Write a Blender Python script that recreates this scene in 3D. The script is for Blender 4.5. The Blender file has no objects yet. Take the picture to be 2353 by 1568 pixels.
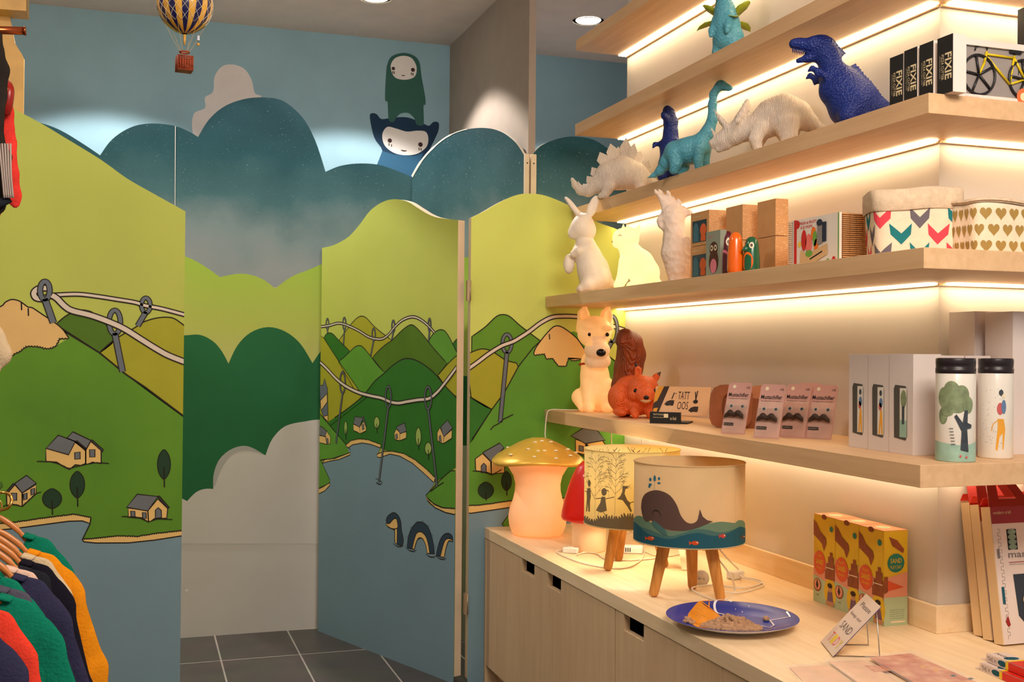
import bpy, bmesh, math, random
import numpy as np
from mathutils import Vector, Matrix, Euler

# ------------------------------------------------------------------ camera
SC = bpy.context.scene
COL = SC.collection
FPX, YAW, PITCH, ROLL = 2535.78, 0.324972475, 0.0105342175, -0.00847913
CAM = np.array([0.0, 0.0, 1.45])
_f = np.array([math.sin(YAW)*math.cos(PITCH), math.cos(YAW)*math.cos(PITCH), math.sin(PITCH)])
_r = np.array([math.cos(YAW), -math.sin(YAW), 0.0])
_d = np.cross(_f, _r)
_c, _s = math.cos(ROLL), math.sin(ROLL)
RGT = _c*_r + _s*_d
DWN = -_s*_r + _c*_d
FWD = _f
cam_data = bpy.data.cameras.new('camera')
cam_data.sensor_fit = 'HORIZONTAL'; cam_data.sensor_width = 36.0
cam_data.lens = 36.0*FPX/2353.0
cam_data.clip_start = 0.05
cam = bpy.data.objects.new('camera', cam_data); COL.objects.link(cam)
mw = Matrix.Identity(4)
for i in range(3):
    mw[i][0] = RGT[i]; mw[i][1] = -DWN[i]; mw[i][2] = -FWD[i]; mw[i][3] = CAM[i]
cam.matrix_world = mw
SC.camera = cam

# ------------------------------------------------------------------ world, exposure, room lights
SC.view_settings.view_transform = 'Standard'
SC.view_settings.look = 'None'
SC.view_settings.gamma = 1.0
SC.view_settings.use_curve_mapping = False
SC.view_settings.exposure = 0.0
SC.cycles.use_denoising = True
SC.cycles.max_bounces = 8
SC.cycles.diffuse_bounces = 5
SC.cycles.transparent_max_bounces = 12
SC.cycles.sample_clamp_indirect = 6.0
SC.cycles.caustics_reflective = False
SC.cycles.caustics_refractive = False
world = bpy.data.worlds.new('world'); SC.world = world
world.use_nodes = True
wb = world.node_tree.nodes['Background']
wb.inputs[0].default_value = (1.0, 0.90, 0.82, 1); wb.inputs[1].default_value = 0.42

def lamp(kind, name, loc, target, energy, color, **kw):
    d = bpy.data.lights.new(name, kind); d.energy = energy; d.color = color
    for k, v in kw.items(): setattr(d, k, v)
    o = bpy.data.objects.new(name, d); COL.objects.link(o); o.location = loc
    o.rotation_euler = (Vector(target)-Vector(loc)).to_track_quat('-Z', 'Y').to_euler()
    return o
# general shop lighting behind and above the photographer
lamp('AREA', 'shop_ceiling_light', (1.0, 0.3, 3.15), (0.6, 4.0, 1.0), 135, (1.0, 0.88, 0.76), shape='RECTANGLE', size=1.6, size_y=1.2)
lamp('AREA', 'shop_ceiling_light', (-0.7, 3.2, 3.2), (0.8, 4.4, 0.6), 14, (1.0, 0.90, 0.8), shape='DISK', size=0.25)
DOWNLIGHTS = [(-0.18, 5.66), (1.14, 5.66), (2.33, 5.64)]
for lx, ly in DOWNLIGHTS:
    lamp('SPOT', 'downlight_beam', (lx, ly, 3.262), (lx, ly, 0), 105, (1.0, 0.94, 0.88), spot_size=math.radians(112), spot_blend=0.22, shadow_soft_size=0.035)

# ------------------------------------------------------------------ pixel rays (a photograph pixel -> a point on a real plane)
def ray(x, y): return ((x-1176.5)/FPX)*RGT + ((y-784)/FPX)*DWN + FWD
def on_plane(x, y, o, n):
    d = ray(x, y); o = np.asarray(o, float); n = np.asarray(n, float)
    return CAM + d*(((o-CAM) @ n)/(d @ n))
def at(x, y, ax, c):
    d = ray(x, y); return CAM + d*((c-CAM[ax])/d[ax])
def atX(x, y, c): return at(x, y, 0, c)
def atY(x, y, c): return at(x, y, 1, c)
def atZ(x, y, c): return at(x, y, 2, c)

# ------------------------------------------------------------------ materials
def lin(c): 
    c = c/255.0
    return c/12.92 if c <= 0.04045 else ((c+0.055)/1.055)**2.4
def rgb(c): return (lin(c[0]), lin(c[1]), lin(c[2]), 1.0)
MATS = {}
def mat(name, col=(200,200,200), rough=0.6, metal=0.0, var=0.04, vscale=8.0, bump=0.0, bscale=60.0, kind='noise',
        emit=0.0, ecol=None, alpha=1.0, spec=0.4, sss=0.0, trans=0.0, coat=0.0, col2=None, stretch=(1,1,1)):
    if name in MATS: return MATS[name]
    m = bpy.data.materials.new(name); m.use_nodes = True
    nt = m.node_tree; N = nt.nodes; L = nt.links
    b = N['Principled BSDF']
    tc = N.new('ShaderNodeTexCoord'); mp = N.new('ShaderNodeMapping'); L.new(tc.outputs['Object'], mp.inputs[0])
    mp.inputs['Scale'].default_value = stretch
    nz = N.new('ShaderNodeTexNoise'); nz.inputs['Scale'].default_value = vscale; nz.inputs['Detail'].default_value = 5
    L.new(mp.outputs[0], nz.inputs['Vector'])
    rp = N.new('ShaderNodeValToRGB')
    c = rgb(col); c2 = rgb(col2) if col2 else None
    rp.color_ramp.elements[0].position = 0.3; rp.color_ramp.elements[1].position = 0.7
    if c2: rp.color_ramp.elements[0].color = c; rp.color_ramp.elements[1].color = c2
    else:
        rp.color_ramp.elements[0].color = tuple([max(0, v*(1-var*2)) for v in c[:3]]+[1])
        rp.color_ramp.elements[1].color = tuple([min(1, v*(1+var*2)) for v in c[:3]]+[1])
    L.new(nz.outputs['Fac'], rp.inputs[0]); L.new(rp.outputs[0], b.inputs['Base Color'])
    b.inputs['Roughness'].default_value = rough; b.inputs['Metallic'].default_value = metal
    b.inputs['Specular IOR Level'].default_value = spec
    b.inputs['Alpha'].default_value = alpha
    if coat: b.inputs['Coat Weight'].default_value = coat; b.inputs['Coat Roughness'].default_value = 0.08
    if trans: b.inputs['Transmission Weight'].default_value = trans
    if sss:
        b.inputs['Subsurface Weight'].default_value = sss; b.inputs['Subsurface Scale'].default_value = 0.02
        b.inputs['Subsurface Radius'].default_value = (1.0, 0.6, 0.4)
    if emit:
        b.inputs['Emission Color'].default_value = rgb(ecol or col); b.inputs['Emission Strength'].default_value = emit
    if bump:
        if kind == 'voronoi':
            t = N.new('ShaderNodeTexVoronoi'); t.inputs['Scale'].default_value = bscale; out = t.outputs['Distance']
        elif kind == 'wave':
            t = N.new('ShaderNodeTexWave'); t.inputs['Scale'].default_value = bscale; t.inputs['Distortion'].default_value = 6; t.inputs['Detail'].default_value = 3; out = t.outputs['Fac']
        else:
            t = N.new('ShaderNodeTexNoise'); t.inputs['Scale'].default_value = bscale; t.inputs['Detail'].default_value = 4; out = t.outputs['Fac']
        L.new(mp.outputs[0], t.inputs['Vector'])
        bp = N.new('ShaderNodeBump'); bp.inputs['Strength'].default_value = bump; bp.inputs['Distance'].default_value = 0.004
        L.new(out, bp.inputs['Height']); L.new(bp.outputs[0], b.inputs['Normal'])
    MATS[name] = m
    return m

def wood(name, col, col2, grain='Y', rough=0.5, scale=3.0):
    """pale ply or solid wood, grain stretched along one axis"""
    if name in MATS: return MATS[name]
    m = bpy.data.materials.new(name); m.use_nodes = True
    nt = m.node_tree; N = nt.nodes; L = nt.links; b = N['Principled BSDF']
    tc = N.new('ShaderNodeTexCoord'); mp = N.new('ShaderNodeMapping'); L.new(tc.outputs['Object'], mp.inputs[0])
    st = {'X': (1,14,14), 'Y': (14,1,14), 'Z': (14,14,1)}[grain]
    mp.inputs['Scale'].default_value = st
    nz = N.new('ShaderNodeTexNoise'); nz.inputs['Scale'].default_value = scale; nz.inputs['Detail'].default_value = 7; nz.inputs['Distortion'].default_value = 0.4
    L.new(mp.outputs[0], nz.inputs['Vector'])
    n2 = N.new('ShaderNodeTexNoise'); n2.inputs['Scale'].default_value = 2.2; n2.inputs['Detail'].default_value = 3
    L.new(tc.outputs['Object'], n2.inputs['Vector'])
    mx = N.new('ShaderNodeMath'); mx.operation = 'MULTIPLY_ADD'; mx.inputs[1].default_value = 0.35
    L.new(n2.outputs['Fac'], mx.inputs[0]); 
    ml = N.new('ShaderNodeMath'); ml.operation = 'MULTIPLY'; ml.inputs[1].default_value = 0.65
    L.new(nz.outputs['Fac'], ml.inputs[0]); L.new(ml.outputs[0], mx.inputs[2])
    rp = N.new('ShaderNodeValToRGB'); rp.color_ramp.elements[0].position = 0.36; rp.color_ramp.elements[1].position = 0.64
    rp.color_ramp.elements[0].color = rgb(col2); rp.color_ramp.elements[1].color = rgb(col)
    L.new(mx.outputs[0], rp.inputs[0]); L.new(rp.outputs[0], b.inputs['Base Color'])
    b.inputs['Roughness'].default_value = rough; b.inputs['Specular IOR Level'].default_value = 0.35
    bp = N.new('ShaderNodeBump'); bp.inputs['Strength'].default_value = 0.12; bp.inputs['Distance'].default_value = 0.002
    L.new(nz.outputs['Fac'], bp.inputs['Height']); L.new(bp.outputs[0], b.inputs['Normal'])
    MATS[name] = m
    return m

# ------------------------------------------------------------------ geometry builder
class G:
    """collects shapes and links them as ONE mesh object"""
    def __init__(s): s.v = []; s.f = []; s.m = []; s.sm = []; s.mats = []
    def mi(s, m):
        if m not in s.mats: s.mats.append(m)
        return s.mats.index(m)
    def add(s, vs, fs, m, smooth=False):
        o = len(s.v); k = s.mi(m)
        s.v.extend([tuple(float(c) for c in p) for p in vs])
        for f in fs: s.f.append(tuple(o+i for i in f)); s.m.append(k); s.sm.append(smooth)
        return s
    def box(s, lo, hi, m, R=None, o=None):
        x0,y0,z0 = lo; x1,y1,z1 = hi
        vs = [(x0,y0,z0),(x1,y0,z0),(x1,y1,z0),(x0,y1,z0),(x0,y0,z1),(x1,y0,z1),(x1,y1,z1),(x0,y1,z1)]
        if R is not None: vs = [Vector(o or (0,0,0)) + R @ Vector(p) for p in vs]
        return s.add(vs, [(0,3,2,1),(4,5,6,7),(0,1,5,4),(1,2,6,5),(2,3,7,6),(3,0,4,7)], m)
    def prism(s, base, h, m, side=None, cap2=None):
        """closed solid from polygon points (3-D) pushed by vector h"""
        n = len(base); b = [Vector(p) for p in base]; h = Vector(h)
        s.add(b+[p+h for p in b], [tuple(range(n-1, -1, -1))], m)
        o = len(s.v)-2*n; k2 = s.mi(cap2 or m); ks = s.mi(side or m)
        s.f.append(tuple(o+n+i for i in range(n))); s.m.append(k2); s.sm.append(False)
        for i in range(n):
            j = (i+1) % n; s.f.append((o+i, o+j, o+n+j, o+n+i)); s.m.append(ks); s.sm.append(False)
        return s
    def lathe(s, prof, c, m, seg=40, ax=None, smooth=True, capb=True, capt=True, arc=None):
        """prof: (r,z) pairs; around local z through c"""
        R = Matrix.Identity(3)
        if ax is not None: R = Vector((0,0,1)).rotation_difference(Vector(ax).normalized()).to_matrix()
        vs = []; n = len(prof)
        for r, z in prof:
            for k in range(seg):
                a = 2*math.pi*k/seg; vs.append(Vector(c) + R @ Vector((r*math.cos(a), r*math.sin(a), z)))
        fs = []
        for i in range(n-1):
            for k in range(seg):
                k2 = (k+1) % seg; fs.append((i*seg+k, i*seg+k2, (i+1)*seg+k2, (i+1)*seg+k))
        if capb: fs.append(tuple(range(seg-1, -1, -1)))
        if capt: fs.append(tuple((n-1)*seg+k for k in range(seg)))
        return s.add(vs, fs, m, smooth)
    def cyl(s, a, b, r, m, r2=None, seg=16, smooth=True):
        a = Vector(a); b = Vector(b); L = (b-a).length
        return s.lathe([(r,0),(r if r2 is None else r2, L)], a, m, seg, ax=b-a, smooth=smooth)
    def tube(s, pts, r, m, seg=8, smooth=True, closed=False):
        P = [Vector(p) for p in pts]; n = len(P)
        rs = r if isinstance(r, (list, tuple)) else [r]*n
        vs = []; prev = None
        for i, p in enumerate(P):
            t = (P[min(i+1, n-1)] - P[max(i-1, 0)])
            if closed: t = P[(i+1) % n]-P[i-1]
            t = t.normalized() if t.length > 1e-9 else Vector((0,0,1))
            if prev is None: u = t.orthogonal().normalized()
            else:
                u = prev - t*prev.dot(t); u = u.normalized() if u.length > 1e-6 else t.orthogonal().normalized()
            prev = u; w = t.cross(u)
            for k in range(seg):
                a = 2*math.pi*k/seg; vs.append(p + (u*math.cos(a)+w*math.sin(a))*rs[i])
        fs = []
        for i in range(n if closed else n-1):
            j = (i+1) % n
            for k in range(seg):
                k2 = (k+1) % seg; fs.append((i*seg+k, i*seg+k2, j*seg+k2, j*seg+k))
        if not closed: fs += [tuple(range(seg-1, -1, -1)), tuple((n-1)*seg+k for k in range(seg))]
        return s.add(vs, fs, m, smooth)
    def sphere(s, c, r, m, seg=20, rings=12):
        rr = r if isinstance(r, (tuple, list)) else (r,r,r); c = Vector(c)
        vs = [c+Vector((0,0,-rr[2]))]; fs = []
        for i in range(1, rings):
            t = -math.pi/2+math.pi*i/rings
            for k in range(seg):
                a = 2*math.pi*k/seg; vs.append(c+Vector((rr[0]*math.cos(t)*math.cos(a), rr[1]*math.cos(t)*math.sin(a), rr[2]*math.sin(t))))
        vs.append(c+Vector((0,0,rr[2]))); last = len(vs)-1
        for k in range(seg):
            k2 = (k+1) % seg; fs.append((0, 1+k2, 1+k)); b = 1+(rings-2)*seg; fs.append((b+k, b+k2, last))
        for i in range(rings-2):
            for k in range(seg):
                k2 = (k+1) % seg; a = 1+i*seg; fs.append((a+k, a+k2, a+seg+k2, a+seg+k))
        return s.add(vs, fs, m, True)
    def raw(s, vf, m, smooth=True): return s.add(vf[0], vf[1], m, smooth)
    def obj(s, name, parent=None, bev=0.0, fix=False, sub=0):
        me = bpy.data.meshes.new(name)
        loc = Vector((0,0,0)); R = Matrix.Identity(3)
        vs = s.v
        if parent is not None and parent.get('_world', 0):
            p = parent
            w = Vector((0,0,0))
            while p is not None: w += Vector(p.location); p = p.parent
            vs = [(a-w.x, b-w.y, c-w.z) for a,b,c in s.v]
        me.from_pydata(vs, [], s.f)
        for m in s.mats: me.materials.append(MATS[m] if isinstance(m, str) else m)
        me.polygons.foreach_set('material_index', s.m)
        me.polygons.foreach_set('use_smooth', s.sm)
        me.update()
        if fix:
            bm = bmesh.new(); bm.from_mesh(me); bmesh.ops.recalc_face_normals(bm, faces=bm.faces); bm.to_mesh(me); bm.free()
        o = bpy.data.objects.new(name, me); COL.objects.link(o)
        if parent is not None:
            o.parent = parent
            if parent.get('_world', 0): o['_world'] = 1
        if bev:
            b = o.modifiers.new('bevel', 'BEVEL'); b.width = bev; b.segments = 2; b.limit_method = 'ANGLE'; b.angle_limit = math.radians(50)
        if sub:
            b = o.modifiers.new('sub', 'SUBSURF'); b.levels = sub; b.render_levels = sub
        return o

def recenter(o, loc):
    """put a single-mesh thing's origin at its base"""
    loc = Vector(loc); o.data.transform(Matrix.Translation(-loc)); o.location = loc
def tag(o, label=None, cat=None, group=None, kind=None):
    if label: o['label'] = label
    if cat: o['category'] = cat
    if group: o['group'] = group
    if kind: o['kind'] = kind
    return o
def thing(name, loc, label, cat, group=None, rz=0.0, world=False):
    """an Empty at the thing's base; world=True: parts come in world coordinates"""
    o = bpy.data.objects.new(name, None); COL.objects.link(o); o.empty_display_size = 0.02
    o.location = loc; o.rotation_euler = (0,0,rz)
    if world: o['_world'] = 1
    return tag(o, label, cat, group)
def copy_tree(o, parent=None, loc=None, rot=None, label=None):
    c = o.copy(); COL.objects.link(c); c.parent = parent
    if loc is not None: c.location = loc
    if rot is not None: c.rotation_euler = rot
    if label: c['label'] = label
    for ch in list(o.children): copy_tree(ch, c)
    return c

def smooth(pts, n=6, closed=False):
    """Catmull-Rom through 2-D or 3-D points"""
    P = [np.array(p, float) for p in pts]; out = []
    k = len(P)
    if k < 3: return [tuple(p) for p in P]
    for i in range(k if closed else k-1):
        if closed: p0,p1,p2,p3 = P[i-1],P[i],P[(i+1)%k],P[(i+2)%k]
        else: p0,p1,p2,p3 = P[max(i-1,0)],P[i],P[i+1],P[min(i+2,k-1)]
        for j in range(n):
            t = j/n
            out.append(tuple(0.5*((2*p1)+(-p0+p2)*t+(2*p0-5*p1+4*p2-p3)*t*t+(-p0+3*p1-3*p2+p3)*t**3)))
    if not closed: out.append(tuple(P[-1]))
    return out
def bumpy(pts, step=7.0, amp=3.0, seed=1):
    """little scallops along a polyline (grass edges)"""
    rnd = random.Random(seed); out = [pts[0]]
    for a, b in zip(pts, pts[1:]):
        L = math.hypot(b[0]-a[0], b[1]-a[1]); k = max(1, int(L/step))
        nx, ny = (b[1]-a[1])/max(L,1e-6), -(b[0]-a[0])/max(L,1e-6)
        for j in range(k):
            am = amp*rnd.uniform(0.5, 1.1)
            for t in (0.3, 0.7):
                u = (j+t)/k; out.append((a[0]+(b[0]-a[0])*u+nx*am, a[1]+(b[1]-a[1])*u+ny*am))
            u = (j+1)/k; out.append((a[0]+(b[0]-a[0])*u, a[1]+(b[1]-a[1])*u))
    return out
def clip_half(poly, ax, c, sign):
    out = []; n = len(poly)
    for i in range(n):
        a, b = poly[i], poly[(i+1) % n]
        da, db = (a[ax]-c)*sign, (b[ax]-c)*sign
        if da >= 0: out.append(a)
        if (da >= 0) != (db >= 0):
            t = da/(da-db); out.append((a[0]+(b[0]-a[0])*t, a[1]+(b[1]-a[1])*t))
    return out

_TXT = {}
def text_mesh(txt, fat=0.0):
    k = (txt, fat)
    if k in _TXT: return _TXT[k]
    cu = bpy.data.curves.new('lettering', 'FONT'); cu.body = txt; cu.size = 1.0; cu.offset = fat; cu.resolution_u = 2
    o = bpy.data.objects.new('lettering', cu); COL.objects.link(o)
    dg = bpy.context.evaluated_depsgraph_get(); me = o.evaluated_get(dg).to_mesh()
    vs = [(v.co.x, v.co.y) for v in me.vertices]; fs = [tuple(p.vertices) for p in me.polygons]
    o.evaluated_get(dg).to_mesh_clear(); bpy.data.objects.remove(o); bpy.data.curves.remove(cu)
    xs = [v[0] for v in vs]; ys = [v[1] for v in vs]; x0, x1, y0, y1 = min(xs), max(xs), min(ys), max(ys)
    r = ([((x-x0)/(x1-x0), (y-y0)/(y1-y0)) for x, y in vs], fs, (x1-x0)/(y1-y0))
    _TXT[k] = r
    return r

class Face:
    """2-D drawing surface on a flat or curved face: paint of real thickness over a part's mesh.
    fn(u, v, lift) -> 3-D point"""
    def __init__(s, g, fn, urange=None, ustep=None, px=None, lift=0.0004, vr=None):
        s.g = g; s.vr = vr; s.fn = fn; s.ur = urange; s.step = ustep; s.px = px; s.lift = lift; s.n = 0
    def _emit(s, poly, m, lift):
        if s.vr and len(poly) > 2: poly = clip_half(clip_half(poly, 1, s.vr[0], 1), 1, s.vr[1], -1)
        if len(poly) < 3: return
        s.g.add([s.fn(u, v, lift) for u, v in poly], [tuple(range(len(poly)))], m)
    def poly(s, pts, m, layer=1, conv=True):
        if s.px and conv: pts = [s.px(*p) for p in pts]
        pts = list(pts)
        if s.ur: pts = clip_half(clip_half(pts, 0, s.ur[0], 1), 0, s.ur[1], -1)
        if len(pts) < 3: return s
        lift = s.lift*layer
        if s.step:
            u0 = min(p[0] for p in pts); u1 = max(p[0] for p in pts); k = max(1, math.ceil((u1-u0)/s.step))
            for i in range(k):
                a = u0+(u1-u0)*i/k; b = u0+(u1-u0)*(i+1)/k
                s._emit(clip_half(clip_half(pts, 0, a, 1), 0, b, -1), m, lift)
        else: s._emit(pts, m, lift)
        return s
    def line(s, pts, w, m, layer=2, conv=True, closed=False):
        """stroke of width w (in face units)"""
        if s.px and conv: pts = [s.px(*p) for p in pts]
        P = [pts[0]]
        for p in pts[1:]:
            if math.hypot(p[0]-P[-1][0], p[1]-P[-1][1]) > 1e-5: P.append(p)
        if closed: P.append(P[0])
        n = len(P)
        if n < 2: return s
        L = []; R = []
        ws = w if isinstance(w, (list, tuple)) else [w]*n
        for i in range(n):
            if closed and i in (0, n-1): a = P[n-2]; b = P[1]
            else: a = P[max(i-1, 0)]; b = P[min(i+1, n-1)]
            dx, dy = b[0]-a[0], b[1]-a[1]; l = math.hypot(dx, dy) or 1
            h = ws[min(i, len(ws)-1)]/2
            L.append((P[i][0]-dy/l*h, P[i][1]+dx/l*h)); R.append((P[i][0]+dy/l*h, P[i][1]-dx/l*h))
        lift = s.lift*layer
        for i in range(n-1):
            q = [L[i], L[i+1], R[i+1], R[i]]
            if s.ur: q = clip_half(clip_half(q, 0, s.ur[0], 1), 0, s.ur[1], -1)
            s._emit(q, m, lift)
        return s
    def shape(s, pts, fill, w, ink, layer=1, conv=True):
        s.poly(pts, fill, layer, conv); return s.line(pts, w, ink, layer+1, conv, closed=True)
    def rect(s, x0, y0, x1, y1, m, layer=1): return s.poly([(x0,y0),(x1,y0),(x1,y1),(x0,y1)], m, layer, False)
    def disc(s, x, y, rx, m, layer=1, ry=None, n=20):
        ry = ry or rx
        return s.poly([(x+rx*math.cos(2*math.pi*i/n), y+ry*math.sin(2*math.pi*i/n)) for i in range(n)], m, layer, False)
    def text(s, txt, x, y, h, m, layer=2, rot=0.0, fat=0.0, w=None, center=False):
        """lower-left corner x,y; letters h high; rot in degrees"""
        vs, fs, asp = text_mesh(txt, fat); W = w if w is not None else h*asp
        c, sn = math.cos(math.radians(rot)), math.sin(math.radians(rot)); o = -W/2 if center else 0
        q = []
        for a, b in vs:
            X = a*W+o; Y = b*h; q.append(s.fn(x+X*c-Y*sn, y+X*sn+Y*c, s.lift*layer))
        s.g.add(q, fs, m)
        return s
def flat(g, o, u, v, lift=0.0004, **kw):
    """drawing surface on a plane: origin o, axes u, v; paint lifts along u x v"""
    o = Vector(o); u = Vector(u).normalized(); v = Vector(v).normalized(); n = u.cross(v)
    return Face(g, lambda a, b, l: o+u*a+v*b+n*l, lift=lift, **kw)

# ------------------------------------------------------------------ one continuous body from blended limbs (surface nets)
def _cap(P, a, b, ra, rb):
    a = np.array(a, np.float32); b = np.array(b, np.float32); ab = b-a; L = float(ab@ab) or 1e-9
    t = np.clip(((P-a)@ab)/L, 0, 1)
    return np.linalg.norm(P-(a+t[..., None]*ab), axis=-1) - (ra+(rb-ra)*t)
def _ell(P, c, r, R):
    q = (P-np.array(c, np.float32))@R; r = np.array(r, np.float32)
    k0 = np.linalg.norm(q/r, axis=-1); k1 = np.linalg.norm(q/(r*r), axis=-1)
    return np.where(k1 < 1e-6, -min(r), k0*(k0-1)/np.maximum(k1, 1e-6))
def cap(a, b, ra, rb=None): return ('c', a, b, ra, ra if rb is None else rb)
def ell(c, r, rot=(0,0,0)): return ('e', c, r, rot)
def chain(*pts): return [('c', p[:3], q[:3], p[3], q[3]) for p, q in zip(pts, pts[1:])]
def body(prims, h, k=0.01, cuts=(), noise=0.0):
    """prims blended with radius k, voxel h -> (verts, faces)"""
    bb = []
    for p in prims:
        if p[0] == 'c': q = np.array([p[1], p[2]]); r = max(p[3], p[4]); bb.append((q.min(0)-r, q.max(0)+r))
        else: r = max(p[2]); q = np.array(p[1]); bb.append((q-r, q+r))
    lo = np.min([b[0] for b in bb], 0)-2.5*h-k; hi = np.max([b[1] for b in bb], 0)+2.5*h+k
    n = np.ceil((hi-lo)/h).astype(int)+1
    D = np.full(n, 10.0, np.float32)
    ax = [lo[i]+h*np.arange(n[i], dtype=np.float32) for i in range(3)]
    def blk(b, pad):
        s0 = np.maximum(((b[0]-pad-lo)/h).astype(int), 0); s1 = np.minimum(((b[1]+pad-lo)/h).astype(int)+2, n)
        sl = tuple(slice(a, c) for a, c in zip(s0, s1))
        P = np.stack(np.meshgrid(*[ax[i][sl[i]] for i in range(3)], indexing='ij'), -1).astype(np.float32)
        return sl, P
    def ev(p, P):
        if p[0] == 'c': return _cap(P, *p[1:])
        R = np.array(Euler([math.radians(v) for v in p[3]]).to_matrix(), np.float32)
        return _ell(P, p[1], p[2], R)
    for p, b in zip(prims, bb):
        sl, P = blk(b, 3*h+k*1.2); d = ev(p, P); a = D[sl]
        hh = np.clip(0.5+0.5*(a-d)/k, 0, 1)
        D[sl] = np.where(a > 5, d, a+(d-a)*hh-k*hh*(1-hh))
    for p in cuts:
        if p[0] == 'c': q = np.array([p[1], p[2]]); r = max(p[3], p[4]); b = (q.min(0)-r, q.max(0)+r)
        else: r = max(p[2]); q = np.array(p[1]); b = (q-r, q+r)
        sl, P = blk(b, 2*h); D[sl] = np.maximum(D[sl], -ev(p, P))
    return nets(D, lo, h)
def nets(D, lo, h):
    S = D < 0
    c = [S[i:S.shape[0]-1+i, j:S.shape[1]-1+j, l:S.shape[2]-1+l] for i in (0,1) for j in (0,1) for l in (0,1)]
    cnt = sum(x.astype(np.int8) for x in c); act = (cnt > 0) & (cnt < 8)
    idx = np.full(act.shape, -1, np.int64); I = np.argwhere(act); idx[act] = np.arange(len(I))
    acc = np.zeros((len(I), 3)); num = np.zeros(len(I))
    corners = [(i,j,l) for i in (0,1) for j in (0,1) for l in (0,1)]
    for a in corners:
        for b in corners:
            if sum(b)-sum(a) == 1 and all(y >= x for x, y in zip(a, b)):
                da = D[I[:,0]+a[0], I[:,1]+a[1], I[:,2]+a[2]]; db = D[I[:,0]+b[0], I[:,1]+b[1], I[:,2]+b[2]]
                k = (da < 0) != (db < 0); t = np.where(k, da/np.where(k, da-db, 1), 0)
                p = np.array(a)+t[:, None]*(np.array(b)-np.array(a)); acc += p*k[:, None]; num += k
    V = lo+h*(I+acc/num[:, None])
    F = []
    for ax in range(3):
        o = [0,0,0]; o[ax] = 1
        A = S[:S.shape[0]-o[0], :S.shape[1]-o[1], :S.shape[2]-o[2]]; B = S[o[0]:, o[1]:, o[2]:]
        u, w = [(1,2),(2,0),(0,1)][ax]
        for flag, (X, Y) in ((0, (A, ~B)), (1, (~A, B))):
            E = np.argwhere(X & Y); E = E[(E[:, u] > 0) & (E[:, w] > 0)]
            du = np.zeros(3, int); du[u] = 1; dw = np.zeros(3, int); dw[w] = 1
            def g(q):
                q = np.minimum(q, np.array(idx.shape)-1); return idx[q[:,0], q[:,1], q[:,2]]
            Q = np.stack([g(E-du-dw), g(E-dw), g(E), g(E-du)], 1)
            if flag: Q = Q[:, ::-1]
            F.append(Q[(Q >= 0).all(1)])
    F = np.concatenate(F)
    return [tuple(v) for v in V], [tuple(int(i) for i in f) for f in F]
# ------------------------------------------------------------------ planes of the room (metres)
YE, XW, YC, YB, YS = 4.647, 2.115, 2.543, 5.80, 6.40
ZC = float(atY(1034, 105, YS)[2]); XP = float(atY(1034, 105, YS)[0]); YN = float(atX(1216, 100, XP)[1])

mat('ceiling_paint', (232,212,202), .9, var=.02)
mat('sky_paint', (138,172,186), .8, var=.03, vscale=4, bump=.05, bscale=120)
mat('column_paint', (158,144,132), .85, var=.02)
mat('shelf_wall_paint', (214,206,196), .75, var=.02, vscale=3)
mat('mural_white', (208,206,202), .8, var=.02, vscale=3)
mat('mural_shade', (176,176,174), .8, var=.02)
mat('dark_pine_paint', (26,104,60), .75, var=.04, vscale=3)
mat('board_edge', (216,196,168), .6, var=.03)
mat('white_edge', (235,230,218), .6, var=.02)
mat('black_ink', (22,20,18), .7, var=.0)
mat('void_black', (14,13,12), .8)
wood('pale_ply', (224,186,142), (210,170,126), 'Y', .45)
wood('pale_ply_z', (220,190,150), (210,178,138), 'Z', .5)
wood('counter_ply', (246,222,184), (234,206,162), 'Y', .45)
wood('pale_ply_x', (224,192,148), (206,170,124), 'X', .45)
wood('oak_leg', (222,160,84), (184,116,48), 'Z', .4, 5)

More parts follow.
